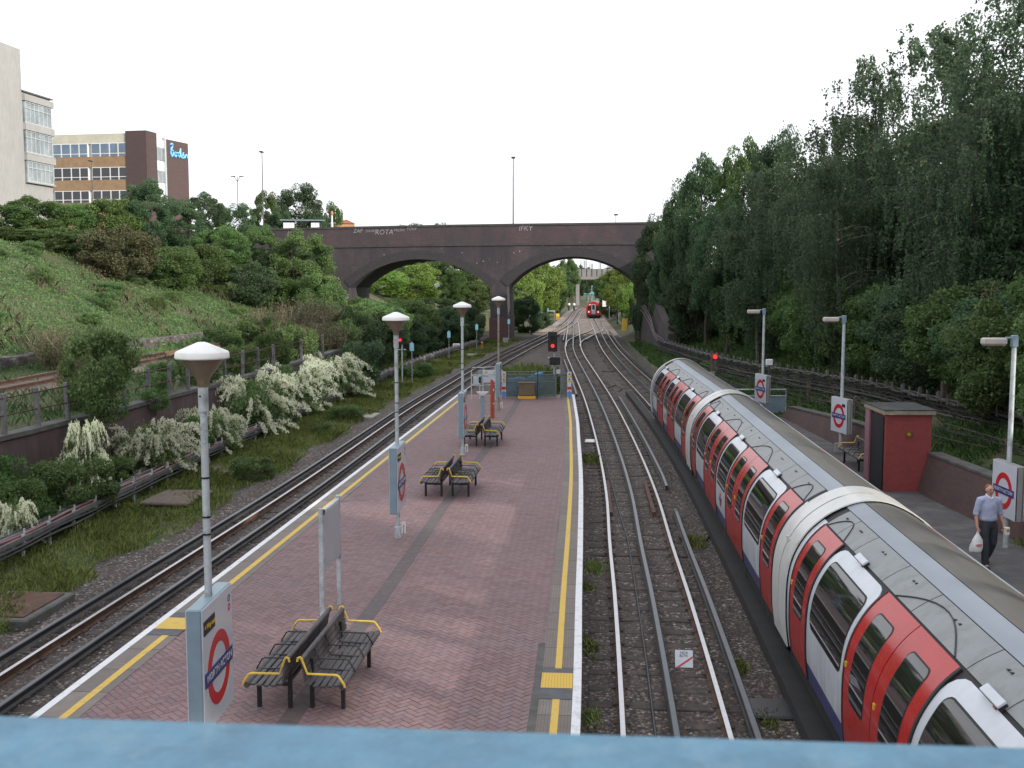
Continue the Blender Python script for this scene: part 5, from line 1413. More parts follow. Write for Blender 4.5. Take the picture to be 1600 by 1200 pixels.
mb = MB(); mb.prism([(-.09, -.09), (1.32, -.09), (1.42, 1.84), (-.02, 1.84)], 2.14, 2.24); r_ = mb.build("roof", simple('roof_edge_stone', (.24, .215, .16), .8, 0, .2, 4), t)
mb = MB(); mb.prism([(-.085, -.085), (1.315, -.085), (1.415, 1.835), (-.015, 1.835)], 2.242, 2.275); mb.build("roof_felt", simple('roof_felt', (.045, .046, .048), .95, 0, .3, 5), r_)
mb = MB(); mb.prism([(-.03, .16), (.02, .16), (.06, 1.30), (.01, 1.30)], .03, 2.06); mb.build("door", M['black'], t)
mb = MB(); mb.prism([(-.035, 1.32), (.03, 1.32), (.055, 1.74), (-.015, 1.74)], .0, 2.12); mb.build("door_frame", pur, t)
mb = MB(); mb.tube([(.62, -.005, 1.60), (.62, -.03, 1.60)], .10, 18); pq = mb.build("plaque", simple('brass_plaque', (.20, .11, .03), .5, .4, .3, 12), t)
mb = MB(); mb.box((.62, -.034, 1.60), (.10, .01, .02)); mb.box((.62, -.034, 1.60), (.02, .01, .10)); mb.build("emblem", M['amber_text'], pq)
t = empty("end_railing", (9.2, 47.0, 0), 0, "grey tubular railing with a solid panel at the far end of the side platform", "railing")
mb = MB(); mb.tube([(0, 0, .0), (0, 0, .95), (.12, 0, 1.08), (2.7, 0, 1.08), (2.7, 0, 0)], .03, 8); mb.tube([(0, 0, .80), (2.7, 0, .80)], .022, 8); mb.tube([(1.35, 0, 0), (1.35, 0, 1.08)], .025, 8); mb.build("rails", M['galv'], t, smooth=True)
mb = MB(); mb.box((1.35, .03, .42), (2.64, .02, .70)); mb.build("panel", M['bluegrey'], t)

# ------------------------------------------------------------------ blue footbridge parapet in front of the viewer
L_, R_2 = G(0, 1119, 5.60), G(1600, 1169, 5.60)
d_ = (R_2 - L_).normalized(); n_ = Vector((d_.y, -d_.x, 0))
mb = MB(); mb.sweep([tuple(L_ - d_ * 3.0), tuple(L_ - d_ * .2), tuple((L_ + R_2) / 2), tuple(R_2 + d_ * .2), tuple(R_2 + d_ * 3.0)], [(-.012, -.012), (0, 0), (.20, 0), (.22, -.02), (.22, -.10), (.14, -.12), (.14, -1.1), (.08, -1.1), (.08, -.12), (-.012, -.10)])
tag(mb.build("bridge_parapet", M['parapet']), "light blue painted metal parapet running along the bottom, out of focus", "parapet")

# ------------------------------------------------------------------ buildings
def frame_at(o, ux, uy):
    v = Vector((ux, uy, 0)).normalized(); M4 = Matrix(((v.x, -v.y, 0, o[0]), (v.y, v.x, 0, o[1]), (0, 0, 1, o[2]), (0, 0, 0, 1))); return M4
pale = NT("pale_ribbed_concrete"); v = pale.geo((3.2, 3.2, .5)); pale.base(pale.mix(.5, pale.ramp(pale.noise(v, 1.6, 6, .7), [(.3, (.29, .29, .29)), (.7, (.37, .37, .37))]), pale.ramp(pale.noise(pale.geo(), .25, 5, .7), [(.35, .75), (.65, 1.0)]), 'MULTIPLY')); pale.rough(.9); M['pale_conc'] = pale.mat
def grey_tower():
    o = D(31, 77, 131.0); s = empty("office_tower", (o.x, o.y, 8.0), -math.atan2(.11, 1), "pale grey concrete office block at the left edge, its lower wing with glazed bands", "building")
    H = o.z - 8.0
    mb = MB(); mb.box((-8, -18, H / 2), (16, 36, H)); mb.box((-8, -20, H + .6), (10, 26, 1.2)); mb.build("tower_wall", M['pale_conc'], s)
    zt = D(55, 149, 134).z - 8.0
    mb = MB(); mb.box((-7.6, 3.2, zt / 2), (15, 6.4, zt - .02)); mb.build("wing_wall", M['pale_conc'], s)
    mb = MB(); mb.box((-7.4, 3.3, zt + .06), (15.2, 6.9, .14)); mb.build("roof", M['cable_grey'], s)
    for (a, b) in ((163.7, 196), (208.6, 241.5), (255, 286)):
        z1 = D(55, a, 134).z - 8.0; z0 = D(55, b, 134).z - 8.0
        mb = MB(); mb.box((.02, 3.15, (z0 + z1) / 2), (.30, 6.0, z1 - z0))
        w = mb.build("window", M['glass_grey'], s)
        mb = MB()
        for k in range(7): mb.box((.20, .35 + k * .95, (z0 + z1) / 2), (.10, .07, z1 - z0))
        for z in (z0 + .03, z1 - .03, z1 - .75): mb.box((.21, 3.15, z), (.10, 6.0, .08))
        mb.build("window_frame", M['galv'], w)
        mb = MB(); mb.box((.12, 3.25, z0 - .10), (.42, 6.4, .16)); mb.box((.12, 3.25, z1 + .45), (.5, 6.5, .75)); mb.build("spandrel", M['pale_conc'], s)
M['glass_grey'] = simple('hazy_window_glass', (0.20, 0.23, 0.25), 0.12, 0, 0.45, .55, spec=.7)
grey_tower()
def sign_building():
    C = D(229, 208, 166.0); A = D(78, 212, 169.0)
    ux, uy = C.x - A.x, C.y - A.y; L = math.hypot(ux, uy)
    s = empty("office_building", (C.x, C.y, 8.0), math.atan2(uy, ux), "brown and white office building with a blue handwritten name on its brown end wall", "building")
    # local x runs left -> right along the front (front at y = 0, negative x), local y goes back
    H = C.z - 8.0; zz = lambda py: D(200, py, 166.6).z - 8.0
    brown = brickmat('brown_cladding', (0.088, 0.058, 0.058), (0.076, 0.052, 0.053), (0.07, .05, .05), axes="xz", bw=.6, bh=.3, ms=.006)
    tan = simple('tan_brick_band', (.27, .18, .11), .9, 0, .18, 1.2)
    mb = MB(); mb.box((-L / 2 - 3.5, 6.2, H / 2), (L + 1, 12, H - .1)); mb.build("wall", simple('white_render', (.50, .50, .48), .8, 0, .08, .6), s)
    px2x = lambda px: (px - 229) / (229 - 78) * L
    mb = MB(); mb.box(((px2x(197) + 0) / 2, .05, H / 2 + .2), (-px2x(197), .5, H + .4)); mb.box((-1.5, 1.6, H / 2 + .2), (3.05, 2.6, H + .398)); mb.build("brown_wall", brown, s)
    mb = MB(); mb.box(((px2x(197) + px2x(78) - 1) / 2, .1, zz(208) - .75), (px2x(197) - px2x(78) + 1, .3, 1.5)); mb.build("fascia", simple('cream_fascia', (.47, .45, .38), .8, 0, .15, .7), s)
    rows = [(222.7, 243.7, 'glass_blue'), (260.5, 280.5, 'glass_dark'), (297, 316, 'glass_dark')]
    cols = [77, 82.5, 96, 110.5, 124, 137.5, 143, 157, 171.5, 185, 198]
    for ri, (a, b, gm) in enumerate(rows):
        z1, z0 = zz(a), zz(b)
        for ci in range(len(cols) - 1):
            if ci in (0, 5): continue
            x0, x1 = px2x(cols[ci]), px2x(cols[ci + 1])
            mb = MB(); mb.box(((x0 + x1) / 2, .06, (z0 + z1) / 2), (x1 - x0, .3, z1 - z0)); w = mb.build("window", M['plastic_white'], s)
            mb = MB(); mb.box(((x0 + x1) / 2, -.11, (z0 + z1) / 2 + .22), (x1 - x0 - .24, .05, (z1 - z0) - .62)); mb.box(((x0 + x1) / 2, -.11, z0 + .22), (x1 - x0 - .24, .05, .36)); mb.build("pane", M[gm], w)
        if ri < 3:
            zb = zz(rows[ri + 1][0]) if ri < 2 else 4.0
            mb = MB(); mb.box(((px2x(197) + px2x(78) - 1) / 2, .08, (z0 + zb) / 2), (px2x(197) - px2x(78) + 1, .3, z0 - zb)); mb.build("brick_band", tan, s)
    # right hand return: glazed stair strip then the brown wall with the sign
    P2 = D(258, 217, 171.7); P3 = D(293.6, 224, 177.6)
    inv = s.matrix_basis.inverted()
    inv = (Matrix.Translation(s.location) @ s.rotation_euler.to_matrix().to_4x4()).inverted()
    a = inv @ Vector((P2.x, P2.y, 8)); b = inv @ Vector((P3.x, P3.y, 8)); H2 = P2.z - 8.0
    mb = MB(); q = (b - a); ql = q.length; qn = Vector((q.y, -q.x, 0)).normalized()
    def box4(mb, p, r, t0, t1, z0, z1):
        vs = [p + qn * t1, r + qn * t1, r + qn * t0, p + qn * t0]
        mb.add([(v.x, v.y, z0) for v in vs] + [(v.x, v.y, z1) for v in vs], [(0, 1, 2, 3), (4, 5, 6, 7), (0, 1, 5, 4), (1, 2, 6, 5), (2, 3, 7, 6), (3, 0, 4, 7)])
    box4(mb, a, b, -.5, 0, 0, H2); mb.build("sign_wall", brickmat('brown_cladding_end', (0.098, 0.062, 0.062), (0.086, 0.056, 0.057), (0.08, .055, .055), axes="yz", bw=.6, bh=.3, ms=.006), s)
    c0 = Vector((0.0, 2.9, 0)); mb = MB(); box4(mb, c0, a, -.4, -.15, 0, H2 - .3); mb.build("stair_wall", M['plastic_white'], s)
    for (pa, pb) in ((226, 247), (263, 282)):
        z1, z0 = zz(pa) , zz(pb); mb = MB(); box4(mb, c0.lerp(a, .06), c0.lerp(a, .94), -.15, -.08, z0, z1); w = mb.build("window", M['glass_grey'], s)
        mb = MB()
        for t_ in (.08, .5, .92): box4(mb, c0.lerp(a, t_ - .02), c0.lerp(a, t_ + .02), -.08, -.02, z0, z1)
        mb.build("window_frame", M['galv'], w)
    mb = MB(); box4(mb, a - q.normalized() * .35, a, -.4, .15, 0, H2 + .1); mb.build("corner_trim", M['galv'], s)
    # handwritten sign, traced as strokes in (along wall, height)
    def S(px, py):
        t_ = (px - 258) / (293.6 - 258); p = a.lerp(b, t_) + qn * .12
        zt = D(px, py, 171.7 + t_ * 5.9).z - 8.0
        return Vector((p.x, p.y, zt))
    Z = lambda x, y: S(255 + x / 24, 210 + y / 24)
    strokes = [[(225, 380), (300, 345), (330, 380), (310, 470), (255, 560), (245, 640), (250, 740), (280, 830), (310, 800), (335, 690), (330, 620), (275, 580)], [(250, 600), (270, 480)],
               [(340, 700), (385, 730), (390, 820), (425, 850), (455, 790), (440, 690), (390, 670)], [(440, 690), (520, 700)],
               [(610, 530), (585, 640), (560, 700), (520, 710), (520, 800), (550, 860), (590, 790), (600, 640)], [(605, 540), (610, 740), (625, 860), (660, 890)],
               [(660, 820), (720, 760), (720, 690), (690, 720), (665, 830), (690, 890), (740, 880), (770, 800)], [(765, 890), (785, 790)], [(785, 800), (840, 760), (865, 800), (870, 890), (890, 905)]]
    mb = MB()
    for st in strokes: mb.tube([Z(x, y) for x, y in st], .13, 6)
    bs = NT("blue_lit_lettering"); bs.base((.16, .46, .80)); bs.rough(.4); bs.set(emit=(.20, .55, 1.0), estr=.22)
    mb.build("lettering", bs.mat, s)
sign_building()
for i, (p0, p1, pt, pb, Y) in enumerate([(907, 917, 406, 421, 900), (920, 927, 411, 421, 950), (935, 939.5, 405, 421, 880)]):
    a = D(p0, pt, Y); b = D(p1, pb, Y); w_ = b.x - a.x
    t = empty("tower_block", ((a.x + b.x) / 2, Y, 5), 0, ["pale distant tower block, leftmost under the right arch, with dark slots", "middle pale tower block on the skyline under the right arch", "slim pale tower block, rightmost on the skyline under the arch"][i], "building", "distant tower blocks")
    mb = MB(); mb.box((0, 0, (a.z - 5) / 2), (w_, w_, a.z - 5)); w = mb.build("wall", simple('hazed_tower_%d' % i, (.55, .57, .62), .8, 0, .04), t)  # pale wall colour stands in for distant haze
    for k in range(2):
        mb = MB(); mb.box((w_ * (.12 + .26 * k), -w_ / 2 - .05, (a.z - 5) * .5), (w_ * .10, .1, (a.z - 5) * .9)); mb.build("window", M['glass_grey'], w)
p = D(540, 352, 215); t = empty("house", (p.x, p.y, 9), .3, "orange brick house gable peeping over the left end of the bridge", "house")
mb = MB(); h = D(540, 349.5, 215).z - 9; mb.box((0, 2.5, h / 2), (3.4, 6, h)); mb.build("wall", simple('orange_brick', (.42, .22, .12), .9, 0, .1), t)
mb = MB(); mb.prism([(-1.8, h), (1.8, h), (0, h + .8)], -.8, 5.8, 'y'); mb.build("roof", simple('tile_roof', (.28, .12, .08), .9, 0, .1), t)

# ------------------------------------------------------------------ street furniture up on the road
def street_lamp(px, pt, pb, Y, label, arms=1, r=.07):
    a = D(px, pb, Y); b = D(px, pt, Y)
    t = empty("street_lamp", (a.x, Y, a.z), 0, label, "street lamp", "road lamps")
    h = b.z - a.z
    mb = MB(); mb.tube([(0, 0, 0), (0, 0, h * .3), (0, 0, h)], [r * 1.3, r, r * .75], 8); mb.build("pole", M['galv_dark'], t, smooth=True)
    mb = MB()
    if arms == 1: mb.bbox((0, -.3, h + .02), (.46, .9, .14), .04)
    else:
        for s in (-1, 1): mb.tube([(0, 0, h - .8), (s * .5, 0, h)], .05, 6); mb.bbox((s * .65, 0, h + .05), (.7, .35, .14), .03)
    mb.build("lamp_head", M['galv_dark'], t)
M['galv_dark'] = simple('dark_lamp_steel', (.075, .078, .085), .5, .2, .1)
street_lamp(802, 247, 362, 124, "tall thin street lamp standing on the brick bridge over its central pier")
street_lamp(412, 238, 365, 132, "tall thin street lamp among the trees left of the brick bridge")
street_lamp(372, 276, 330, 175, "distant twin armed street lamp left of the bridge lamps", 2)
street_lamp(145, 252, 318, 150, "slim street lamp in front of the window bands of the brown and white building", 1, .06)
street_lamp(962, 336, 350, 124, "short thin post just above the right part of the bridge parapet", 1, .03)
t = empty("crossing_beacon", tuple(D(519, 360, 126)), 0, "white beacon post with an orange top on the left end of the bridge", "beacon")
mb = MB(); mb.lathe([(.13, 0), (.13, .9), (.09, 1.0), (.09, 1.7)], 12); mb.build("post", M['plastic_white'], t); mb = MB(); mb.lathe([(.10, 1.7), (.15, 1.8), (.15, 2.1), (.08, 2.2)], 12); mb.build("top", simple('orange_globe', (.42, .2, .12), .5, 0, .1), t)
t = empty("bus_shelter", tuple(D(473, 358, 127)), .12, "flat roofed shelter with white panels on the left end of the bridge", "shelter")
mb = MB(); mb.bbox((0, 0, .98), (5.0, 1.6, .12), .02); mb.build("roof", M['bluegrey'], t)
for x in (-1.55, 1.45): mb = MB(); mb.box((x, -.3, .4), (1.25 if x < 0 else .95, .05, .75)); mb.build("panel", M['plastic_white'], t); mb = MB(); mb.box((x, -.3, .84), (1.4, .06, .12)); mb.build("panel_trim", simple('maroon_trim', (.12, .04, .05), .6, 0, .1), t)
for x in (-2.1, 2.1): mb = MB(); mb.box((x, 0, .45), (.08, .08, .95)); mb.build("post", M['galv_dark'], t)

# ------------------------------------------------------------------ beyond the bridge
t = empty("road_bridge", tuple(D(903, 478, 285)), 0, "distant flat concrete road bridge on a tall column, behind the red train", "bridge")
o = Vector(t.location); loc = lambda px, py, dy=0: (D(px, py, 285 + dy) - o)
a, b = loc(889, 420), loc(985, 432)
mb = MB(); mb.box(((a.x + b.x) / 2, 4, (a.z + b.z) / 2), (b.x - a.x, 8, a.z - b.z)); g = mb.build("girder", simple('grey_girder', (.19, .19, .195), .8, 0, .15, .6), t)
mb = MB()
for k in range(12): mb.box((a.x + (k + .5) * (b.x - a.x) / 12, -.06, (a.z + b.z) / 2), (.12, .12, a.z - b.z))
mb.build("stiffeners", M['rust'], g)
c = loc(889, 436.5); mb = MB(); mb.box(((a.x + b.x) / 2, 3.4, (b.z + c.z) / 2 - .02), (b.x - a.x, 7.6, b.z - c.z)); mb.build("lower_beam", simple('mauve_beam', (.22, .19, .19), .8, 0, .1), t)
d = loc(901, 437); e = loc(906, 470); mb = MB(); mb.box(((d.x + e.x) / 2, 3.5, d.z / 2 - .5), (e.x - d.x, 3.4, d.z + 1)); mb.box(((d.x + e.x) / 2, 3.5, d.z - .5), (1.2, 5, .8)); mb.build("column", simple('column_conc', (.24, .235, .24), .8, 0, .12), t)
t = empty("signal_gantry", tuple(D(930, 475, 330)), 0, "teal footbridge or gantry beyond the distant red train", "gantry")
o = Vector(t.location); teal = simple('teal_paint', (.16, .33, .37), .6, 0, .1)
mb = MB(); p, q = D(912, 458, 330) - o, D(946, 455.5, 330) - o; mb.box(((p.x + q.x) / 2, 0, p.z), (q.x - p.x, 1.5, .7)); mb.box(((p.x + q.x) / 2, -.5, p.z + 1.1), (q.x - p.x, .08, .10)); mb.build("deck", teal, t)
mb = MB(); 
for px, pt in ((918.5, 451), (925, 446)):
    u = D(px, pt, 330) - o; mb = MB(); mb.box((u.x, 0, u.z / 2), (.35, .35, u.z)); mb.build("post", teal, t)
for i, (px, py, w_, h_, Y, lab) in enumerate([(856.5, 503, .75, 1.25, 183, "squat yellow trackside box in the sunlight beyond the arch"), (871, 505, .62, 1.6, 183, "tall yellow trackside box, right of the squat one beyond the arch"), (976, 517, .55, 1.25, 113, "yellow cabinet at the foot of the right bridge abutment, in shade")]):
    p = D(px, py, Y); t = empty("yellow_cabinet", (p.x, p.y, p.z), 0, lab, "cabinet", "yellow trackside cabinets")
    mb = MB(); mb.bbox((0, 0, h_ / 2), (w_, .6, h_), .03); mb.build("body", M['yellow'], t); mb = MB(); mb.box((0, -.305, h_ * .5), (w_ * .75, .02, h_ * .75)); mb.build("door", M['yellow'], t)
for i, px in enumerate((889, 897)):
    p = D(px, 486, 236); t = empty("globe_post", tuple(p), 0, ["dark post with a white globe top beside the far left track", "second dark post with a white globe top, closer to the far bridge column"][i], "post", "white topped posts in the distance")
    mb = MB(); mb.tube([(0, 0, 0), (0, 0, 1.2)], .18, 8); mb.build("post", M['black'], t); mb = MB(); mb.lathe([(.05, 1.15), (.26, 1.25), (.30, 1.45), (.2, 1.65), (.02, 1.7)], 12); mb.build("globe", M['plastic_white'], t, smooth=True)
t = signal(tuple(D(951, 497, 172)), "dark signal post right of the distant red train", 3.2, .9, False)
mb = MB(); mb.box((-.7, 0, 2.3), (.6, .05, 1.0)); mb.build("board", M['plastic_white'], t)
mb = MB(); mb.sweep([tuple(D(954, 484, 200)), tuple(D(964, 492, 172)), tuple(D(975, 500, 145))], [(-.1, -1.0), (-.1, .8), (.1, .8), (.1, -1.0)])
tag(mb.build("trackside_wall", M['conc']), "low pale trackside wall right of the distant train", "wall")
p = D(683, 446, 148); t = empty("round_sign", (p.x, p.y, p.z - 2.2), 0, "round white sign on a post catching the sun inside the left arch", "sign")
mb = MB(); mb.tube([(0, .04, 0), (0, .04, 2.2)], .05, 8); mb.build("post", M['galv'], t)
mb = MB(); mb.tube([(0, 0, 2.2), (0, -.05, 2.2)], .36, 20); mb.build("disc", M['plastic_white'], t)
t = empty("pipe_barrier", tuple(D(864, 502, 180)), 0, "white pipe barrier between the two yellow boxes", "barrier")
mb = MB()
for x in (-.9, .3): mb.tube([(x, 0, 0), (x, 0, 1.7)], .05, 6)
mb.tube([(-.9, 0, 1.7), (.3, 0, 1.7)], .05, 6); mb.tube([(-.9, 0, 1.0), (.3, 0, 1.0)], .04, 6); mb.build("pipes", M['plastic_white'], t)
# ------------------------------------------------------------------ vegetation
def ground(x, y):
    c = cross(y)
    for (x0, z0), (x1, z1) in zip(c, c[1:]):
        if x0 <= x <= x1: return z0 + (z1 - z0) * (x - x0) / max(1e-6, x1 - x0)
    return 10.0
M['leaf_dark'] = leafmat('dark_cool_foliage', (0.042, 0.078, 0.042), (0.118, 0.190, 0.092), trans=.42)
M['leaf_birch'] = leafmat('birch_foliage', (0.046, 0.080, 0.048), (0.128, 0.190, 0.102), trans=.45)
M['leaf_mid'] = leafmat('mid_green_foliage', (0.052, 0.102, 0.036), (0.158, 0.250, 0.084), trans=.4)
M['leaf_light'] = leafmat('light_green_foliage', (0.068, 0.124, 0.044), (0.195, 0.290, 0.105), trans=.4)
M['leaf_sunlit'] = leafmat('painted_sunlit_foliage', (0.085, 0.150, 0.030), (0.27, 0.38, 0.095), trans=.4)  # lighter, yellower leaf colour paints in stronger sunlight beyond the arches
M['leaf_brown'] = leafmat('brownish_foliage', (0.050, 0.062, 0.030), (0.150, 0.150, 0.074))
M['leaf_elder'] = leafmat('cream_flecked_foliage', (0.045, 0.090, 0.026), (0.150, 0.235, 0.070), (0.62, 0.62, 0.46))
M['blossom'] = leafmat('cream_white_blossom', (0.74, 0.76, 0.58), (0.94, 0.94, 0.80), trans=.5)
M['weed'] = leafmat('bank_weeds', (0.056, 0.116, 0.042), (0.190, 0.305, 0.122), (0.42, 0.46, 0.33), trans=.35)
M['grass'] = leafmat('verge_grass', (0.150, 0.205, 0.055), (0.36, 0.42, 0.15), (0.46, 0.38, 0.22))
M['dry'] = leafmat('dry_stems', (0.085, 0.070, 0.045), (0.24, 0.20, 0.14), trans=.1)

def unit(v): return v / np.maximum(1e-9, np.linalg.norm(v, axis=1, keepdims=True))
def cards(c, size, rng, bias=None, elong=1.7, droop=0.0):
    """rhombus leaf cards at points c (n,3)"""
    n = len(c); nr = rng.normal(size=(n, 3))
    if bias is not None: nr = unit(nr) * 0.9 + bias
    nr = unit(nr); a = rng.normal(size=(n, 3)); a[:, 2] -= droop
    a = unit(a - nr * np.sum(a * nr, 1, keepdims=True)); b = np.cross(nr, a)
    L = (size * rng.uniform(.55, 1.5, n))[:, None]; W = L / elong
    q = np.stack([c - a * L * .5, c - b * W * .5 + a * L * .05, c + a * L * .5, c + b * W * .5 + a * L * .05], 1)
    return q.reshape(-1, 3)
def ell(n, rng):
    v = unit(rng.normal(size=(n, 3))); return v
def crown_pts(rng, rx, ry, rz, zc, blobs, n, shell=.75, bl=(.22, .40), low=-1.0):
    v = ell(blobs * 3, rng); v = v[v[:, 2] > low][:blobs]
    rad = rng.uniform(.45, .92, len(v)) ** .6
    ctr = v * rad[:, None] * np.array([rx, ry, rz]) + np.array([0, 0, zc])
    br = rng.uniform(*bl, len(v)) * (rx + ry + rz) / 3
    idx = rng.integers(0, len(v), n)
    d = ell(n, rng); r = rng.uniform(shell, 1.05, n) ** 1.0
    p = ctr[idx] + d * (br[idx] * r)[:, None] * np.array([1, 1, .8])
    # whiskers: a few shoots that leave the outline
    k = n // 9; w = rng.integers(0, n, k); t = rng.uniform(0, .45, k)
    p[w] = p[w] + (d[w] * .6 + np.array([0, 0, .5])) * (t * br[idx[w]])[:, None]
    return p, unit(d + np.array([0, 0, .5]))
def proto_mesh(name, co, mat):
    n = len(co) // 4
    o = quads_mesh(name, co, n, mat); me = o.data; bpy.data.objects.remove(o); return me
def trunk_mesh(name, rng, H, r, limbs, spread, mat, lean=.06, low=.3, multi=1):
    mb = MB(); tips = []
    for m_ in range(multi):
        ox, oy = (rng.normal() * .12 * H * .2, rng.normal() * .12 * H * .2) if multi > 1 else (0, 0)
        lx, ly = rng.normal() * lean * (2.5 if multi > 1 else 1), rng.normal() * lean * (2.5 if multi > 1 else 1)
        P = []; x = ox; y = oy
        for k in range(9):
            t = k / 8; x += lx * H / 8 + rng.normal() * .012 * H; y += ly * H / 8 + rng.normal() * .012 * H
            P.append((x, y, t * H - .3))
        rs = [r * (1 - .88 * k / 8) for k in range(9)]
        mb.tube(P, rs, 7)
        for l in range(limbs):
            t = low + (0.95 - low) * (l + rng.uniform(0, 1)) / limbs; k = t * 8; i = min(7, int(k)); f = k - i
            b = np.array(P[i]) * (1 - f) + np.array(P[i + 1]) * f; ang = rng.uniform(0, 6.283); ln = spread * rng.uniform(.6, 1.1) * (1.15 - .6 * t)
            d = np.array([math.cos(ang), math.sin(ang), rng.uniform(.5, 1.2)]); d /= np.linalg.norm(d)
            Q = [b + d * ln * s + np.array([0, 0, .18 * ln * s * s]) + rng.normal(size=3) * .02 * ln for s in (0, .33, .66, 1)]
            rr = r * (1 - .88 * t) * .6
            mb.tube([tuple(q) for q in Q], [rr, rr * .7, rr * .45, rr * .2], 5)
            tips.append((Q, t))
    me_o = mb.build(name, mat, None, smooth=True); me = me_o.data; bpy.data.objects.remove(me_o)
    return me, tips
PROTO = {}
def add_proto(kind, W, H, parts): PROTO.setdefault(kind, []).append((W, H, parts))
def make_protos():
    for v in range(3):
        rng = np.random.default_rng(100 + v)
        p, b = crown_pts(rng, 1.0, 1.0, .85, .8, 36, 11000, bl=(.18, .34))
        p = p[p[:, 2] > 0]; me = proto_mesh("foliage", cards(p, .07, rng), M['leaf_mid'])
        tm, _ = trunk_mesh("stem", rng, 1.3, .035, 5, .7, M['bark'], multi=3)
        add_proto('shrub', 2.5, 1.85, [("foliage", me), ("stem", tm)])
    for v in range(4):
        rng = np.random.default_rng(200 + v)
        p, b = crown_pts(rng, 2.2, 2.2, 2.3, 2.15, 70, 30000, bl=(.15, .30))
        k_ = p[:, 2] > -.1; p, b = p[k_], b[k_]; me = proto_mesh("crown", cards(p, .125, rng, b * .5), M['leaf_dark'])
        tm, _ = trunk_mesh("trunk", rng, 3.6, .09, 6, 1.4, M['bark'], multi=2)
        add_proto('bush', 5.2, 4.9, [("crown", me), ("trunk", tm)])
    for v in range(4):
        rng = np.random.default_rng(300 + v)
        p, b = crown_pts(rng, 3.1, 3.1, 3.9, 5.6, 95, 46000, bl=(.12, .25))
        k_ = p[:, 2] > .6; p, b = p[k_], b[k_]; me = proto_mesh("crown", cards(p, .145, rng, b * .5), M['leaf_dark'])
        tm, _ = trunk_mesh("trunk", rng, 8.2, .2, 11, 2.8, M['bark'])
        add_proto('tree', 7.4, 10.0, [("crown", me), ("trunk", tm)])
    for v in range(3):                       # weeping birch
        rng = np.random.default_rng(400 + v); H = 14.0
        mb = MB(); P = []; x = y = 0.0; lx, ly = rng.normal(size=2) * .05
        for k in range(10):
            x += lx * H / 9 + rng.normal() * .010 * H; y += ly * H / 9 + rng.normal() * .010 * H; P.append(np.array([x, y, k / 9 * H * .96 - .3]))
        mb.tube([tuple(q) for q in P], [.17 * (1 - .9 * k / 9) for k in range(10)], 7)
        pts = []
        for l in range(58):
            t = .20 + .80 * (l + rng.uniform(0, 1)) / 58; k = min(8.999, t * 9); i = int(k); f = k - i; b0 = P[i] * (1 - f) + P[i + 1] * f
            ang = rng.uniform(0, 6.283); ln = (1.1 + 3.3 * math.sin(math.pi * min(1, (1.04 - t) * 1.05) ** .75)) * rng.uniform(.75, 1.15); d = np.array([math.cos(ang), math.sin(ang), 0])
            up = rng.uniform(.35, .85)
            Q = [b0 + d * ln * s_ + np.array([0, 0, ln * (up * s_ - .55 * s_ * s_)]) + rng.normal(size=3) * .03 for s_ in (0, .25, .5, .75, 1)]
            r0 = .055 * (1 - .7 * t); mb.tube([tuple(q) for q in Q], [r0, r0 * .8, r0 * .55, r0 * .35, r0 * .15], 4)
            for s_ in range(15):
                u = rng.uniform(.03, 1.0) * 4; i2 = min(3, int(u)); f2 = u - i2; q = Q[i2] * (1 - f2) + Q[i2 + 1] * f2
                st = q + rng.normal(size=3) * np.array([.26, .26, .16]); L = rng.uniform(.5, 2.9) * (1.0 if t < .8 else .55); sway = rng.normal(size=2) * .10
                m_ = int(L * 24) + 10; kk = rng.uniform(0, 1, m_) ** 1.15; wd = .10 * (1 - .6 * kk)[:, None]
                pts.append(np.stack([st[0] + sway[0] * kk * L, st[1] + sway[1] * kk * L, st[2] - L * kk], 1) + rng.normal(size=(m_, 3)) * np.concatenate([wd, wd, wd * .5], 1))
        p = np.concatenate(pts); p = p[p[:, 2] > .3]
        tm_o = mb.build("trunk", M['birch_bark'], None, smooth=True); tm = tm_o.data; bpy.data.objects.remove(tm_o)
        me = proto_mesh("crown", cards(p, .145, rng, elong=1.5, droop=1.0), M['leaf_birch'])
        add_proto('birch', 9.0, 14.0, [("crown", me), ("trunk", tm)])
    for v in range(2):                       # conical evergreen
        rng = np.random.default_rng(500 + v); n = 15000; H = 8
        z = rng.uniform(0.03, 1, n) ** .8; tier = .75 + .25 * np.abs(np.sin(z * 26)); r = (1 - z) ** .75 * 1.9 * tier * rng.uniform(.35, 1, n) ** .4; a = rng.uniform(0, 6.283, n)
        p = np.stack([r * np.cos(a) * (1 + .25 * np.sin(3 * a + 9 * z)), r * np.sin(a), z * H - .12 * r], 1)
        me = proto_mesh("crown", cards(p, .17, rng, droop=.3), M['leaf_dark']); tm, _ = trunk_mesh("trunk", rng, 7, .12, 3, .8, M['bark'])
        add_proto('conifer', 3.8, 8.1, [("crown", me), ("trunk", tm)])
    for v in range(3):                       # white flowering shrub with arching sprays
        rng = np.random.default_rng(600 + v); gp = []; fp = []
        for s in range(120):
            a = rng.uniform(0, 6.283); ln = rng.uniform(.8, 1.9); up = rng.uniform(.15, 1.15); k = np.linspace(0, 1, 40)
            x = ln * k * math.cos(a); y = ln * k * math.sin(a); zz = up * np.sin(k * 2.15) * 1.15 + .15 - .15 * k * k
            L = np.stack([x, y, zz], 1)
            gp.append(L[4:] + rng.normal(size=(36, 3)) * .05)
            if rng.uniform() < .80:
                F = L[12:]; F = np.repeat(F, 9, 0); fp.append(F + rng.normal(size=F.shape) * np.array([.032, .032, .030]) + np.array([0, 0, .03]))
        g2, _ = crown_pts(rng, 1.25, 1.25, .62, .58, 34, 8000)
        gp.append(g2[g2[:, 2] > 0])
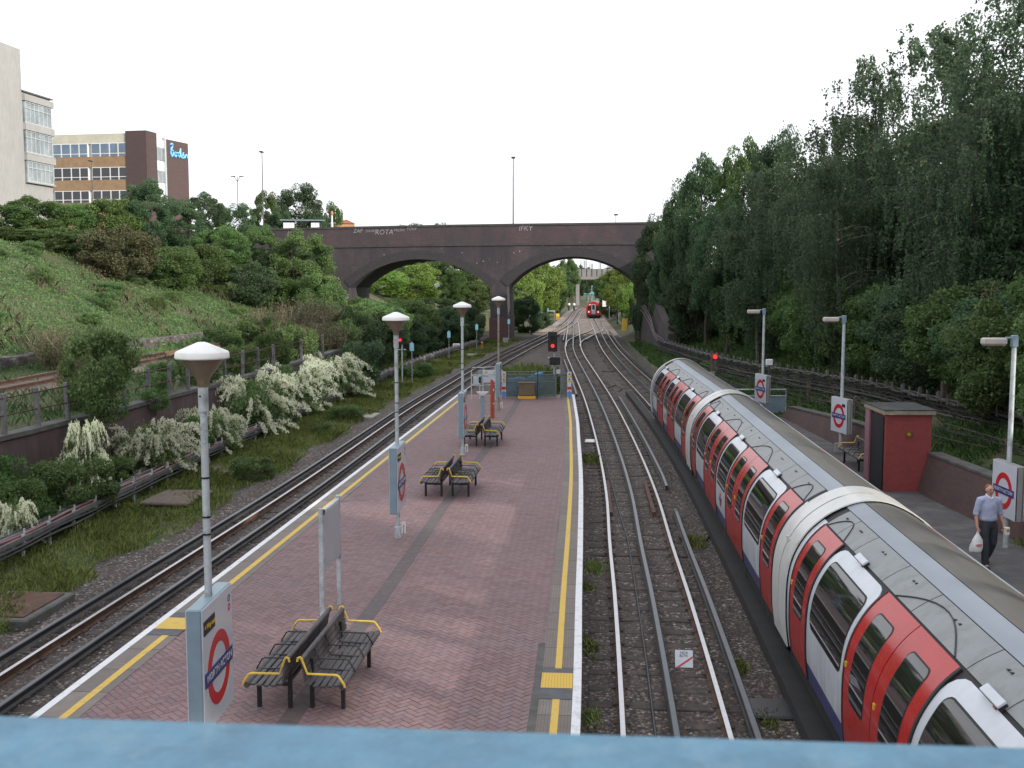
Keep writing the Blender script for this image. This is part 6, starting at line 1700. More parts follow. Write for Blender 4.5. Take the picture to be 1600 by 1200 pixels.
        me = proto_mesh("foliage", cards(np.concatenate(gp), .075, rng), M['leaf_light']); fm = proto_mesh("blossom", cards(np.concatenate(fp), .050, rng, elong=1.1), M['blossom'])
        tm, _ = trunk_mesh("stem", rng, 1.0, .03, 6, .7, M['bark'], multi=3)
        add_proto('flower', 2.9, 1.5, [("foliage", me), ("blossom", fm), ("stem", tm)])
    for v in range(3):                       # thin twiggy shrub, half dead
        rng = np.random.default_rng(700 + v); q = []; lp = []
        for s in range(260):
            b = rng.normal(size=2) * .35; a = rng.uniform(0, 6.283); ln = rng.uniform(.8, 2.1); tilt = rng.uniform(.05, .75)
            d = np.array([math.cos(a) * tilt, math.sin(a) * tilt, 1]); d /= np.linalg.norm(d); p0 = np.array([b[0], b[1], 0]); side = unit(np.cross(d, rng.normal(size=3))[None])[0] * .012
            prev = p0
            for k in range(4):
                nx = prev + d * ln / 4 + rng.normal(size=3) * .06; q += [prev - side, prev + side, nx + side * .6, nx - side * .6]; prev = nx
                for j in range(3):
                    tw = prev + rng.normal(size=3) * .16; q += [prev - side * .5, prev + side * .5, tw + side * .3, tw - side * .3]
                    if rng.uniform() < .9: lp.append(tw)
        lp = np.array(lp); lp = np.concatenate([lp + rng.normal(size=lp.shape) * .10 for _ in range(2)])
        lp = lp[lp[:, 2] > .05]
        tm = proto_mesh("twigs", np.array(q), M['dry']); me = proto_mesh("foliage", cards(lp, .075, rng), M['leaf_brown'])
        add_proto('twiggy', 2.6, 2.0, [("twigs", tm), ("foliage", me)])
make_protos()
_pk = {}
_prng = random.Random(5)
def plant(kind, x, y, W, H, label, name, group=None, mat=None, z=None, cat=None, dirt=None):
    v = _pk.get(kind, 0); _pk[kind] = v + 1
    W0, H0, parts = PROTO[kind][v % len(PROTO[kind])]
    e = empty(name, (x, y, (ground(x, y) if z is None else z) - .05), _prng.uniform(0, 6.28), label, cat or ("tree" if name.endswith("tree") or name == "birch" else "shrub"), group)
    e.scale = (W / W0 * _prng.uniform(.94, 1.06), W / W0, H / H0)
    for nm, me in parts:
        o = bpy.data.objects.new(nm, me); COL.objects.link(o); o.parent = e
        if mat and nm in ("foliage", "crown"):
            o.material_slots[0].link = 'OBJECT'; o.material_slots[0].material = M[mat]
    return e
def vis(kind, px, ptop, wpx, Y, label, name, mat=None, group=None, z=None):
    """place a plant seen at column px, its top at row ptop, at distance Y"""
    x = D(px, 438, Y).x; zt = D(px, ptop, Y).z; g = ground(x, Y) if z is None else z
    return plant(kind, x, Y, wpx * Y / 1700.0, max(.6, zt - g), label, name, group, mat, z)

# --- left: foot of the retaining wall
def foot(kind, px, ptop, wpx, Y, label, name, mat=None, group=None, dx=0.0):
    x = D(px, 600, Y).x + dx; zt = D(px, ptop, Y).z
    return plant(kind, x, Y, wpx * Y / 1700.0, zt + .8, label, name, group, mat, -.8)
foot('shrub', 105, 700, 170, 29.5, "dark green rounded bush in front of the purple wall, leftmost behind the cable tray", "bush", 'leaf_mid')
foot('shrub', 40, 735, 120, 27.5, "green bush at the left edge of the view, behind the cable tray", "bush", 'leaf_mid')
foot('flower', 12, 775, 70, 26.2, "small clump of white blossom at the lower left edge of the view", "flowering_shrub")
foot('flower', 128, 650, 70, 31.5, "narrow spire of white blossom standing above the dark rounded bush", "flowering_shrub")
foot('flower', 232, 655, 135, 35.8, "spreading white flowering shrub left of the nearest lamp post", "flowering_shrub")
foot('shrub', 15, 690, 150, 29, "tall green bush hiding the purple wall at the left edge of the view", "bush", 'leaf_mid')
foot('shrub', 178, 700, 80, 33.5, "low green bush between the blossom spire and the spreading white shrub", "bush", 'leaf_light')
foot('flower', 328, 632, 95, 41.0, "white flowering shrub right behind the nearest lamp post", "flowering_shrub")
foot('shrub', 300, 640, 80, 39, "small green bush squeezed between two white flowering shrubs", "bush", 'leaf_mid')
foot('flower', 392, 578, 135, 46.5, "tall white flowering shrub just right of the nearest lamp cap", "flowering_shrub")
foot('shrub', 425, 625, 80, 48, "green bush under the white flowering hedge, by the cable tray", "bush", 'leaf_mid')
foot('flower', 455, 562, 125, 53, "white flowering shrub in the middle of the blossom hedge", "flowering_shrub")
foot('flower', 518, 548, 120, 60, "white flowering shrub at the far right end of the blossom hedge", "flowering_shrub")
foot('shrub', 570, 520, 90, 66, "dark green bush next to the far end of the blossom hedge", "bush", 'leaf_dark')
for i, (pt, w, Y, m) in enumerate([(485, 3.4, 70, 'leaf_mid'), (478, 3.6, 77, 'leaf_dark'), (472, 3.8, 84, 'leaf_mid'), (490, 3.6, 91, 'leaf_dark'), (500, 3.4, 98, 'leaf_dark'), (506, 3.0, 104, 'leaf_mid'), (508, 3.0, 109, 'leaf_dark'), (505, 2.6, 114, 'leaf_dark')]):
    x = tray_l(Y) - 1.0 - w / 2 + .3
    plant('bush', x, Y, w, D(800, pt, Y).z + .8, ["grey green bush behind the cable tray, left of the second lamp post", "dark bush behind the cable tray and the second lamp post", "mid green bush behind the cable tray, level with the first blue marker", "dark bush behind the low grey cabinet", "dark bush behind the tall white cabinet", "lighter low bush behind the white relay cabinet", "dark bush in front of the bridge pier, left of the farthest lamp post", "dark low bush touching the bridge pier"][i], "bush", None, m, -.8)
for i, (yy, w_, h_, z_) in enumerate([(41.5, 1.8, 1.5, 1.4), (45.5, 2.4, 1.9, 1.4), (50.5, 2.2, 1.7, 1.4), (55, 2.6, 2.1, 1.4), (60, 2.8, 2.3, 1.4)]):
    plant('shrub', wall_l(yy) - .9, yy, w_, h_, ["small shrub pushing through the post fence, above the small green bush in the blossom", "shrub behind the post fence, straight above the tall white flowering shrub", "shrub behind the post fence, above the middle of the blossom hedge", "shrub at the fence above the right part of the blossom hedge", "shrub swallowing the last visible posts of the fence"][i], "bush", None, 'leaf_mid' if i % 2 else 'leaf_light', z_)
plant('shrub', wall_l(39) + .7, 39.0, 1.5, 1.7, "green shrub against the purple wall between two white flowering shrubs, below the fence", "bush", None, 'leaf_mid', -.8)
plant('shrub', wall_l(28) + .9, 27.6, 2.2, 1.7, "green shrub hugging the purple wall near the left edge", "bush", None, 'leaf_mid', -.8)
# --- left verge shrubs beside the track
foot('shrub', 392, 705, 95, 35.5, "low dark green shrub on the verge in front of the white blossom", "bush", 'leaf_mid')
foot('shrub', 540, 628, 70, 51, "low green shrub on the verge by the grey slab", "bush", 'leaf_mid')
foot('shrub', 205, 810, 85, 29.5, "low weedy shrub on the verge near the timber cover", "bush", 'leaf_light')
foot('shrub', 650, 560, 70, 73, "small shrub on the verge below the second blue marker", "bush", 'leaf_mid')
foot('shrub', 500, 655, 50, 46, "tiny green shrub on the verge, half way along the cable tray", "bush", 'leaf_light')
# --- on the shelf above the wall
plant('shrub', -13.0, 34.2, 3.3, 3.2, "leafy sapling growing through the post fence near the left edge", "bush", None, 'leaf_light', 1.4)
plant('twiggy', -14.6, 36.8, 1.8, 2.2, "bare twiggy shrub right behind the leafy sapling at the fence", "dry_shrub", None, None, 1.4)
plant('shrub', -12.7, 38.5, 1.2, 1.0, "small tuft of green leaves hanging over the wall top", "bush", None, 'leaf_light', 1.2)
plant('twiggy', -22.5, 54, 3.2, 1.9, "tangle of pale dead branches above the old stone platform wall", "dry_shrub", None, None, 1.6)
_tw = [(430, 478, 100, 72), (485, 470, 110, 76), (528, 482, 100, 82), (455, 508, 80, 62), (505, 505, 90, 68)]
for i, (px, pt, w, Y) in enumerate(_tw):
    vis('twiggy', px, pt, w, Y, "brown twiggy shrub in the scrub between the disused track and the bridge", "dry_shrub", group="brown scrub on the left shelf", z=1.4)
for i, (px, pt, w, Y, m) in enumerate([(345, 495, 70, 60, 'leaf_mid'), (395, 485, 90, 67, 'leaf_mid'), (440, 492, 70, 64, 'leaf_mid'), (500, 460, 100, 84, 'leaf_mid'), (545, 470, 80, 78, 'leaf_mid'), (585, 458, 100, 94, 'leaf_light'), (640, 455, 110, 101, 'leaf_light'), (605, 470, 90, 84, 'leaf_light'), (690, 470, 100, 105, 'leaf_dark'), (560, 455, 60, 104, 'leaf_light'), (735, 470, 60, 110, 'leaf_dark')]):
    vis('bush', px, pt, w, Y, ["green bush among brown scrub right of the nearest lamp cap", "bush in the scrub, straight above the tall white flowering shrub", "green bush over the far part of the fence, right of the nearest lamp cap", "green bush below the light feathery tree by the bridge", "green bush behind the far end of the fence", "bush below the left haunch of the left arch",
        "tall bush filling the lower middle of the left arch", "pale green bush behind the second lamp cap", "dark bush under the right part of the left arch", "slender light bush at the left springing of the left arch", "dark bush against the left side of the bridge pier"][i], "bush", m, z=1.2 if px < 620 else -.6)
# --- bank trees on the left
for kind, px, pt, w, Y, m, name, lab in [
    ('bush', 8, 312, 110, 92, 'leaf_mid', "bush", "green hedge bush at the left edge below the grey office tower"), ('bush', 62, 300, 110, 96, 'leaf_mid', "bush", "hedge bush below the glazed wing of the grey office tower"), ('bush', 112, 306, 90, 98, 'leaf_mid', "bush", "hedge bush in front of the lowest windows of the brown building"),
    ('bush', 175, 300, 110, 101, 'leaf_elder', "bush", "bush flecked with cream blossom below the brown office building"), ('bush', 90, 350, 130, 87, 'leaf_mid', "bush", "lower green hedge bush at the top edge of the grassy bank"), ('bush', 20, 352, 100, 84, 'leaf_mid', "bush", "low green bush on the crest of the bank at the left edge"), ('bush', 188, 338, 130, 86, 'leaf_brown', "bush", "brown tinged bush at the crest of the grassy bank"),
    ('tree', 233, 274, 90, 104, 'leaf_dark', "tree", "dark ragged tree in front of the brown building, below the stair windows"), ('tree', 285, 304, 90, 108, 'leaf_dark', "tree", "dark tree right below the blue lettered wall"), ('bush', 268, 375, 110, 92, 'leaf_mid', "bush", "low green bush on the bank, right of the brown tinged bush"),
    ('tree', 322, 294, 80, 116, 'leaf_dark', "tree", "dark tree right of the brown office building"), ('tree', 345, 345, 110, 102, 'leaf_mid', "tree", "mid green tree on the bank slope, halfway to the bridge"), ('tree', 372, 312, 80, 119, 'leaf_dark', "tree", "dark round tree left of the thin street lamp"),
    ('bush', 315, 372, 100, 98, 'leaf_mid', "bush", "green bush in the middle of the bank hedge"), ('tree', 408, 345, 90, 110, 'leaf_mid', "tree", "mid green tree just left of the bridge parapet end"), ('bush', 385, 400, 110, 100, 'leaf_dark', "bush", "dark bush at the foot of the bank trees"),
    ('bush', 428, 420, 90, 103, 'leaf_mid', "bush", "green bush at the lower edge of the bank trees, left of the light green tree"), ('tree', 474, 352, 120, 106, 'leaf_light', "tree", "light green feathery tree in front of the left end of the brick bridge"), ('bush', 500, 415, 90, 101, 'leaf_light', "bush", "light green bush at the foot of the feathery tree"),
    ('bush', 445, 395, 80, 110, 'leaf_mid', "bush", "green bush in the gap behind the feathery light tree"),
    ('tree', 418, 290, 55, 142, 'leaf_mid', "tree", "narrow dark tree behind the street lamp left of the bridge"), ('tree', 470, 280, 95, 146, 'leaf_dark', "tree", "large round crowned tree standing behind the bus shelter"), ('tree', 521, 308, 42, 150, 'leaf_mid', "tree", "small narrow tree right of the large round crowned one"), ('tree', 440, 320, 60, 139, 'leaf_dark', "tree", "low dark tree filling in below the large round crowned one"), ('tree', 500, 330, 55, 142, 'leaf_dark', "tree", "low dark tree right behind the bus shelter")]:
    vis(kind, px, pt, w, Y, lab, name, m)
for i, (px, pt, w, Y) in enumerate([(652, 345, 70, 235), (690, 343, 55, 245), (610, 351, 40, 225), (743, 350, 40, 260), (630, 348, 40, 240)]):
    vis('tree', px, pt, w, Y, ["rounded treetop showing over the middle of the bridge parapet", "low treetop right of the rounded one over the parapet", "tiny treetop over the parapet above the graffiti", "faint small treetop over the parapet right of centre", "narrow treetop just left of the rounded one over the parapet"][i], "tree", 'leaf_dark')
# --- beyond the arches
for kind, px, pt, w, Y, m, z, lab in [
    ('bush', 640, 405, 130, 165, 'leaf_sunlit', None, "sunlit yellow green bush seen through the left arch"), ('bush', 590, 415, 110, 158, 'leaf_sunlit', None, "sunlit bush at the left edge of the view through the left arch"), ('tree', 708, 416, 55, 148, 'leaf_mid', None, "dark tree silhouetted inside the left arch"), ('bush', 745, 430, 80, 152, 'leaf_light', None, "green bush by the pier, seen through the left arch"), ('bush', 680, 462, 100, 140, 'leaf_light', None, "shaded bush low in the left arch"),
    ('bush', 845, 396, 80, 205, 'leaf_sunlit', -.8, "tall sunlit hedge bush left of the tracks, seen through the right arch"), ('bush', 815, 415, 80, 180, 'leaf_sunlit', -.8, "sunlit bush just right of the pier, seen through the right arch"), ('bush', 868, 405, 45, 222, 'leaf_light', -.8, "sunlit bush beside the far bridge column"), ('bush', 822, 455, 60, 138, 'leaf_dark', -.8, "dark bush in the shade just behind the pier"), ('bush', 846, 480, 40, 150, 'leaf_dark', -.8, "low dark bush behind the shaded marker plate"),
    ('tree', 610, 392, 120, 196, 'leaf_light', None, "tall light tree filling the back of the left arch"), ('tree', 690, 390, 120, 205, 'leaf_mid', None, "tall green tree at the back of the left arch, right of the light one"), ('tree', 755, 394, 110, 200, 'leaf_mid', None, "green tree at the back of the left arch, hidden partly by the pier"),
    ('tree', 966, 410, 62, 152, 'leaf_sunlit', 0, "bright sunlit tree on the right, seen through the right arch"), ('bush', 985, 432, 50, 146, 'leaf_sunlit', 0, "sunlit lower bush right of the bright tree under the arch"), ('bush', 952, 455, 40, 175, 'leaf_mid', 0, "green bush behind the dark signal post beyond the arch"), ('tree', 886, 396, 46, 250, 'leaf_mid', 0, "green tree rising behind the left end of the far concrete bridge"), ('tree', 985, 405, 60, 165, 'leaf_sunlit', 0, "sunlit tree at the right edge of the right arch opening"), ('tree', 945, 425, 45, 215, 'leaf_mid', 0, "green tree behind the bright sunlit one, right of the far bridge")]:
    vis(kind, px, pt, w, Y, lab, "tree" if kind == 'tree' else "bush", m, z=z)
for i, (px, pt, w, Y) in enumerate([(893, 404, 34, 305), (905, 411, 32, 315), (917, 414, 30, 325), (930, 418, 34, 340), (945, 416, 34, 335), (958, 410, 40, 330), (884, 410, 34, 310), (918, 440, 30, 352), (940, 445, 34, 356), (905, 445, 32, 350), (925, 430, 40, 372)]):
    vis('tree', px, pt, w, Y, "dark tree in the wood behind the far concrete road bridge", "tree", 'leaf_dark', "wood behind the far road bridge", z=0)
# --- right hand bank
_rr = random.Random(21)
def right(kind, off, Y, W, H, label, name, mat, group=None):
    x = trk_c(Y) + off; plant(kind, x, Y, W, H, label, name, group, mat)
Y = 27.0
while Y < 106:
    right('bush', 8.9 + _rr.uniform(-.4, .6), Y, _rr.uniform(4.8, 6.0), _rr.uniform(3.8, 5.4), "dense bush in the front row of the thicket behind the cable rack", "bush", _rr.choice(['leaf_dark', 'leaf_mid', 'leaf_dark', 'leaf_mid']), "front row of the right hand thicket"); Y += _rr.uniform(2.7, 3.5)
Y = 26.0
while Y < 108:
    right('bush' if _rr.random() < .55 else 'tree', 13.2 + _rr.uniform(-.8, .8), Y, _rr.uniform(5.2, 7.0), _rr.uniform(6.0, 7.6), "dark leafy tree in the second row of the right hand thicket", "tree", _rr.choice(['leaf_dark', 'leaf_mid', 'leaf_birch']), "second row of the right hand thicket"); Y += _rr.uniform(4.2, 5.6)
for kind, px, pt, w, Y, m, name, lab in [
    ('birch', 1470, -5, 330, 48, None, "birch", "tallest weeping birch, its feathery top against the sky on the right"), ('birch', 1600, -60, 320, 42, None, "birch", "weeping birch cut off by the right edge of the view"), ('birch', 1378, 78, 230, 55, None, "birch", "weeping birch left of the tallest one, with thin hanging sprays"), ('birch', 1275, 158, 210, 60, None, "birch", "weeping birch with a pale twisting trunk in the middle of the thicket"),
    ('birch', 1520, 130, 240, 41, None, "birch", "lower weeping birch in front of the tallest one, near the right edge"), ('tree', 1218, 182, 120, 74, 'leaf_dark', "tree", "dark dense tree top left of the middle birch"), ('tree', 1160, 200, 120, 80, 'leaf_mid', "tree", "lighter leafy tree with thin shoots on the skyline"), ('tree', 1105, 222, 120, 86, 'leaf_dark', "tree", "dark rounded tree on the sloping skyline right of the bridge"),
    ('tree', 1066, 268, 90, 93, 'leaf_dark', "tree", "dark tree lower on the skyline, closer to the bridge"), ('tree', 1022, 325, 80, 104, 'leaf_dark', "tree", "dark tree overhanging the right end of the bridge parapet"), ('birch', 1190, 250, 180, 66, None, "birch", "drooping birch in front of the lighter leafy tree"), ('birch', 1330, 230, 180, 50, None, "birch", "drooping birch above the cantilever lamp left of the hut"),
    ('tree', 1130, 300, 130, 76, 'leaf_dark', "tree", "broad dark tree in the body of the thicket, above the far lamp"), ('bush', 1056, 395, 80, 101, 'leaf_dark', "bush", "dark bush right behind the sloping wing wall"), ('bush', 1085, 400, 110, 90, 'leaf_dark', "bush", "dark bush right of the wing wall, above the cable rack"), ('tree', 1420, 250, 190, 52, 'leaf_dark', "tree", "dark tree behind the hanging birch sprays, right of centre thicket"),
    ('tree', 1560, 200, 190, 50, 'leaf_dark', "tree", "dark tree behind the right edge birch"), ('bush', 1045, 330, 70, 100, 'leaf_dark', "bush", "high dark bush between the two trees nearest the bridge"), ('bush', 1008, 372, 55, 109, 'leaf_dark', "bush", "ivy like dark growth on the right end of the bridge wall")]:
    vis(kind, px, pt, w, Y, lab, name, m)
for i, (off, Y) in enumerate([(17.5, 30), (18, 38), (18.5, 47), (18, 56), (18, 65), (17.5, 73), (17, 82), (16.5, 90), (16.5, 98)]):
    right('tree', off + _rr.uniform(-.6, .6), Y, 8, 9.5, "tall dark tree deep in the right hand thicket", "tree", 'leaf_dark', "back row of the right hand thicket")
for i, (x, Y, H) in enumerate([(19, 20, 12), (22, 12, 13), (20, 4, 14), (24, -4, 14), (22, -13, 14), (25, -23, 15), (28, -34, 15), (30, 6, 15), (32, -16, 16), (30, 24, 13), (26, 16, 14), (34, -4, 17), (36, 8, 17), (27, -8, 15), (38, -24, 18), (33, 16, 16), (24, 0, 14), (29, -28, 16)]):
    plant('tree', x, Y, 9, H, "unseen tree added beyond the right edge of the view to block the sun", "tree", "unseen sun blocking trees", 'leaf_dark')  # out of view, added to keep the sun off the platforms
p = D(1240, 300, 58)
plant('twiggy', D(1590, 440, 38).x, 38, 3.4, 3.6, "bare grey twigs in front of the foliage near the nearest lamp head", "dry_shrub", None, 'leaf_dark', 2.2)
vis('bush', 1285, 405, 110, 57, "bush flecked with small cream flowers at the foot of the middle birch", "bush", 'leaf_elder')
_br = random.Random(77)
for i in range(30):
    yy = _br.uniform(46, 112); xx = toe_l(yy) - _br.uniform(1, 16)
    plant('shrub', xx, yy, _br.uniform(1.4, 2.6), _br.uniform(.8, 1.5), "low bramble clump growing out of the weedy left bank", "bramble", "bramble clumps on the left bank", _br.choice(['leaf_light', 'leaf_light', 'weed']), None, "shrub")
# bushes close to the wall on the right, saplings in the rack
p = D(1512, 660, 37.5); plant('shrub', p.x, 37.0, 1.5, 2.4, "leafy sapling growing up through the cable rack left of the nearest lamp pole", "bush", None, 'leaf_mid')
p = D(1105, 575, 66); plant('shrub', p.x, 66, 2.0, 1.2, "low weedy shrub in front of the cable rack near the red repeater signal", "bush", None, 'leaf_mid')

# --- ground cover
def blades(pts, h, w, rng, lean=.35):
    n = len(pts); a = rng.uniform(0, 6.283, n); hh = h * rng.uniform(.5, 1.3, n); d = np.stack([np.cos(a), np.sin(a), np.zeros(n)], 1); s = np.stack([-np.sin(a), np.cos(a), np.zeros(n)], 1) * (w * rng.uniform(.6, 1.3, n))[:, None]
    up = np.array([0, 0, 1.0]); l = (rng.uniform(0, 1, n) * lean)[:, None]
    mid = pts + up * (hh * .55)[:, None] + d * l * (hh * .35)[:, None]; tip = pts + up * hh[:, None] * (1 - .25 * l) + d * l * hh[:, None]
    return np.stack([pts - s, pts + s, mid + s * .6, tip, mid - s * .6], 1).reshape(-1, 3)
def nz(x, y, f, seed):
    return np.sin(x * f + seed) * np.cos(y * f * .83 + seed * 1.7) + .6 * np.sin(x * f * 2.3 + y * f * 1.9 + seed * 3.1) + .4 * np.cos(x * f * 4.7 - y * f * 3.9 + seed)
def gz(x, y): return np.array([ground(a, b) for a, b in zip(x, y)])
def cover(name, label, cat, co, mat, k):
    o = quads_mesh(name, co, len(co) // k, mat, None, k); return tag(o, label, cat, kind="stuff")
rng = np.random.default_rng(31)
# weeds over the bank
n = 300000; y = 30 + (122 - 30) * rng.uniform(0, 1, n) ** .9; u = rng.uniform(-1, 26, n); x = np.array([toe_l(b) for b in y]) - u
vis_ok = (x / np.maximum(y, 1) > -.52); x, y = x[vis_ok], y[vis_ok]
c = nz(x, y, .55, 2.0); hgt = .08 + .52 * np.clip(.35 + .40 * c + .25 * nz(x, y, 1.7, 6.0), 0, 1.4)
z = gz(x, y) + rng.uniform(0, 1, len(x)) * hgt
cover("weeds", "rough green weeds and grass covering the left bank", "weeds", cards(np.stack([x, y, z], 1), .14, rng, np.array([[.25, -.30, .35]]), elong=2.2), M['weed'], 4)
n = 16000; y = rng.uniform(34, 118, n); u = rng.uniform(-.5, 22, n); x = np.array([toe_l(b) for b in y]) - u; k = nz(x, y, .35, 5.0) > .35; x, y = x[k], y[k]; z = gz(x, y) + .15
cover("dry_grass", "patches of pale dry grass on the left bank", "grass", blades(np.stack([x, y, z], 1), .55, .018, rng, .8), M['dry'], 5)
# long grass at the foot of the bank and along the shelf
n = 30000; y = 24 + 80 * rng.uniform(0, 1, n) ** 1.2; t = rng.uniform(0, 1, n); wl = np.array([wall_l(b) for b in y]) - .5; tl = np.array([toe_l(b) for b in y]); x = wl + (tl - 2.5 - wl) * t
oc = np.array([old_c(b) for b in y]); k = (np.abs(x - oc) > 1.0 + .9 * np.sin(y * .9)) & (x / y > -.53); x, y = x[k], y[k]; z = gz(x, y)
cover("grass", "long grass along the disused railway shelf", "grass", blades(np.stack([x, y, z], 1), .26 + .14 * nz(x, y, .8, 1.0).clip(-1, 1), .014, rng, .7), M['weed'], 5)
# verge between the tray and the left track
n = 130000; y = 15 + 105 * rng.uniform(0, 1, n) ** 1.3; a = np.array([trk_a(b) for b in y]) - 2.2; b_ = np.array([wall_l(b) for b in y]) + .2; t = rng.uniform(0, 1, n); x = a + (b_ - a) * t
k = (t > .03 + .07 * np.sin(y * .8) + .05 * np.sin(y * 2.1)) & (nz(x, y, .9, 4.0) > -1.25); x, y, t = x[k], y[k], t[k]; z = np.full(len(x), -.82) + .03
cover("grass", "bright grass on the verge beside the left track", "grass", blades(np.stack([x, y, z], 1), (.22 + .10 * nz(x, y, 1.1, 7.0)).clip(.06, .5), .0095, rng, .8), M['grass'], 5)
# behind the platform end
n = 15000; y = 56.0 + rng.uniform(0, 9, n); x = rng.uniform(-1.5, 2.6, n); k = ((x - .9) / 1.7) ** 2 + ((y - 59.5) / 4.2) ** 2 < 1 + .2 * np.sin(x * 5 + y); x, y = x[k], y[k]
cover("grass", "tall grass clump behind the end fence", "grass", blades(np.stack([x, y, np.full(len(x), -.8)], 1), .0 + 1.75 * np.clip(1.25 - (((x - .9) / 1.7) ** 2 + ((y - 59.5) / 4.2) ** 2), .35, 1), .022, rng, .5), M['grass'], 5)
# right hand side ground cover
n = 60000; y = 18 + 92 * rng.uniform(0, 1, n); off = rng.uniform(0, 1, n); lo = np.array([max(trk_c(b) + 2.4, 11.9 if b < 46.5 else 0) for b in y]); hi = np.array([trk_c(b) + 12 for b in y]); x = lo + (hi - lo) * off
k = nz(x, y, .8, 9.0) > -.7; x, y = x[k], y[k]; z = gz(x, y)
cover("undergrowth", "low undergrowth around the cable racks on the right", "undergrowth", blades(np.stack([x, y, z], 1), .34, .03, rng, .9), M['leaf_mid'], 5)
# weeds in the ballast
def weed_patch(px, py, r, n, h, label):
    p = G(px, py, -.77); q = rng.normal(size=(n, 2)) * r * .5; cover("weeds", label, "weeds", blades(np.stack([p.x + q[:, 0] * .7, p.y + q[:, 1] * 1.6, np.full(n, -.79)], 1), h, .014, rng, .9), M['grass'], 5)
for px, py, r, n, h, lab in [(930, 888, .36, 300, .13, "flat patch of green weeds between the platform edge and the rail"), (918, 920, .24, 160, .12, "small weeds below the flat green patch beside the platform"), (918, 1010, .28, 190, .15, "dark weeds against the platform wall, beside the tactile paving"), (924, 1125, .26, 170, .13, "bright weeds nearest the viewer at the platform wall"), (922, 720, .5, 420, .24, "weeds against the curved platform edge, below the white plate"), (1085, 850, .35, 300, .2, "green weeds on the ballast beside the train"), (1200, 1125, .3, 220, .12, "mossy weeds by the black chamber lid"), (1155, 1045, .25, 160, .15, "sparse weeds beside the outer conductor rail")]:
    weed_patch(px, py, r, n, h, lab)
p = G(1585, 852, 0); q = rng.normal(size=(300, 2)) * .22
cover("weeds", "small tuft of grass at the foot of the side wall behind the walking man", "weeds", blades(np.stack([p.x + .45 + q[:, 0], p.y + q[:, 1], np.full(300, 0.0)], 1), .16, .014, rng, .8), M['grass'], 5)
# loose stones on the ballast
n = 16000; y = 10 + 45 * rng.uniform(0, 1, n) ** 1.4; x0 = np.array([trk_a(b) - 2.4 for b in y]); x1 = np.array([trk_c(b) + .2 for b in y]); x = x0 + (x1 - x0) * rng.uniform(0, 1, n)
inpl = (x > np.array([plat_l(b) - .1 for b in y])) & (x < np.array([plat_r(b) + .1 for b in y])); x, y = x[~inpl], y[~inpl]; n = len(x)
s = rng.uniform(.022, .065, n); dirs = np.array([[1, 0, 0], [0, 1, 0], [-1, 0, 0], [0, -1, 0], [0, 0, 1]], float); c0 = np.stack([x, y, np.full(n, -.785)], 1)
V = c0[:, None, :] + dirs[None] * s[:, None, None] * rng.uniform(.6, 1.3, (n, 5, 1)); tri = []
for a_, b2 in ((0, 1), (1, 2), (2, 3), (3, 0)): tri.append(np.stack([V[:, a_], V[:, b2], V[:, 4]], 1))
T = np.stack(tri, 1).reshape(-1, 3)
st = NT("loose_stones"); g = st.node("ShaderNodeNewGeometry"); st.base(st.ramp(st.noise(st.geo(), 11, 2), [(.3, (.08, .064, .058)), (.55, (.18, .148, .136)), (.75, (.42, .38, .35))])); st.rough(.9)
cover("stones", "loose stones lying on the ballast", "stones", T, st.mat, 3)
# ------------------------------------------------------------------ the walking man
def skin_mesh(name, chains, mat, parent, sub=2, root=None):
    """chains: lists of (x, y, z, radius); points that coincide are shared, so limbs grow out of one surface"""
    bm = bmesh.new(); lay = bm.verts.layers.skin.verify(); idx = {}
    for ch in chains:
        prev = None
        for (x, y, z, r) in ch:
            k = (round(x, 4), round(y, 4), round(z, 4))
            if k not in idx:
                v = bm.verts.new((x, y, z)); rr = r if isinstance(r, tuple) else (r, r); v[lay].radius = rr; idx[k] = v
            v = idx[k]
            if prev is not None and prev is not v and bm.edges.get((prev, v)) is None: bm.edges.new((prev, v))
            prev = v
    rk = (round(root[0], 4), round(root[1], 4), round(root[2], 4)) if root else None
    for k, v in idx.items(): v[lay].use_root = (k == rk) if rk else False
    if not rk: next(iter(idx.values()))[lay].use_root = True
    me = bpy.data.meshes.new(name); bm.to_mesh(me); bm.free(); me.materials.append(mat)
    o = bpy.data.objects.new(name, me); COL.objects.link(o); o.parent = parent
    s = o.modifiers.new("skin", 'SKIN'); s.use_smooth_shade = True; s.branch_smoothing = .3
    if sub: u = o.modifiers.new("sub", 'SUBSURF'); u.levels = sub; u.render_levels = sub
    return o
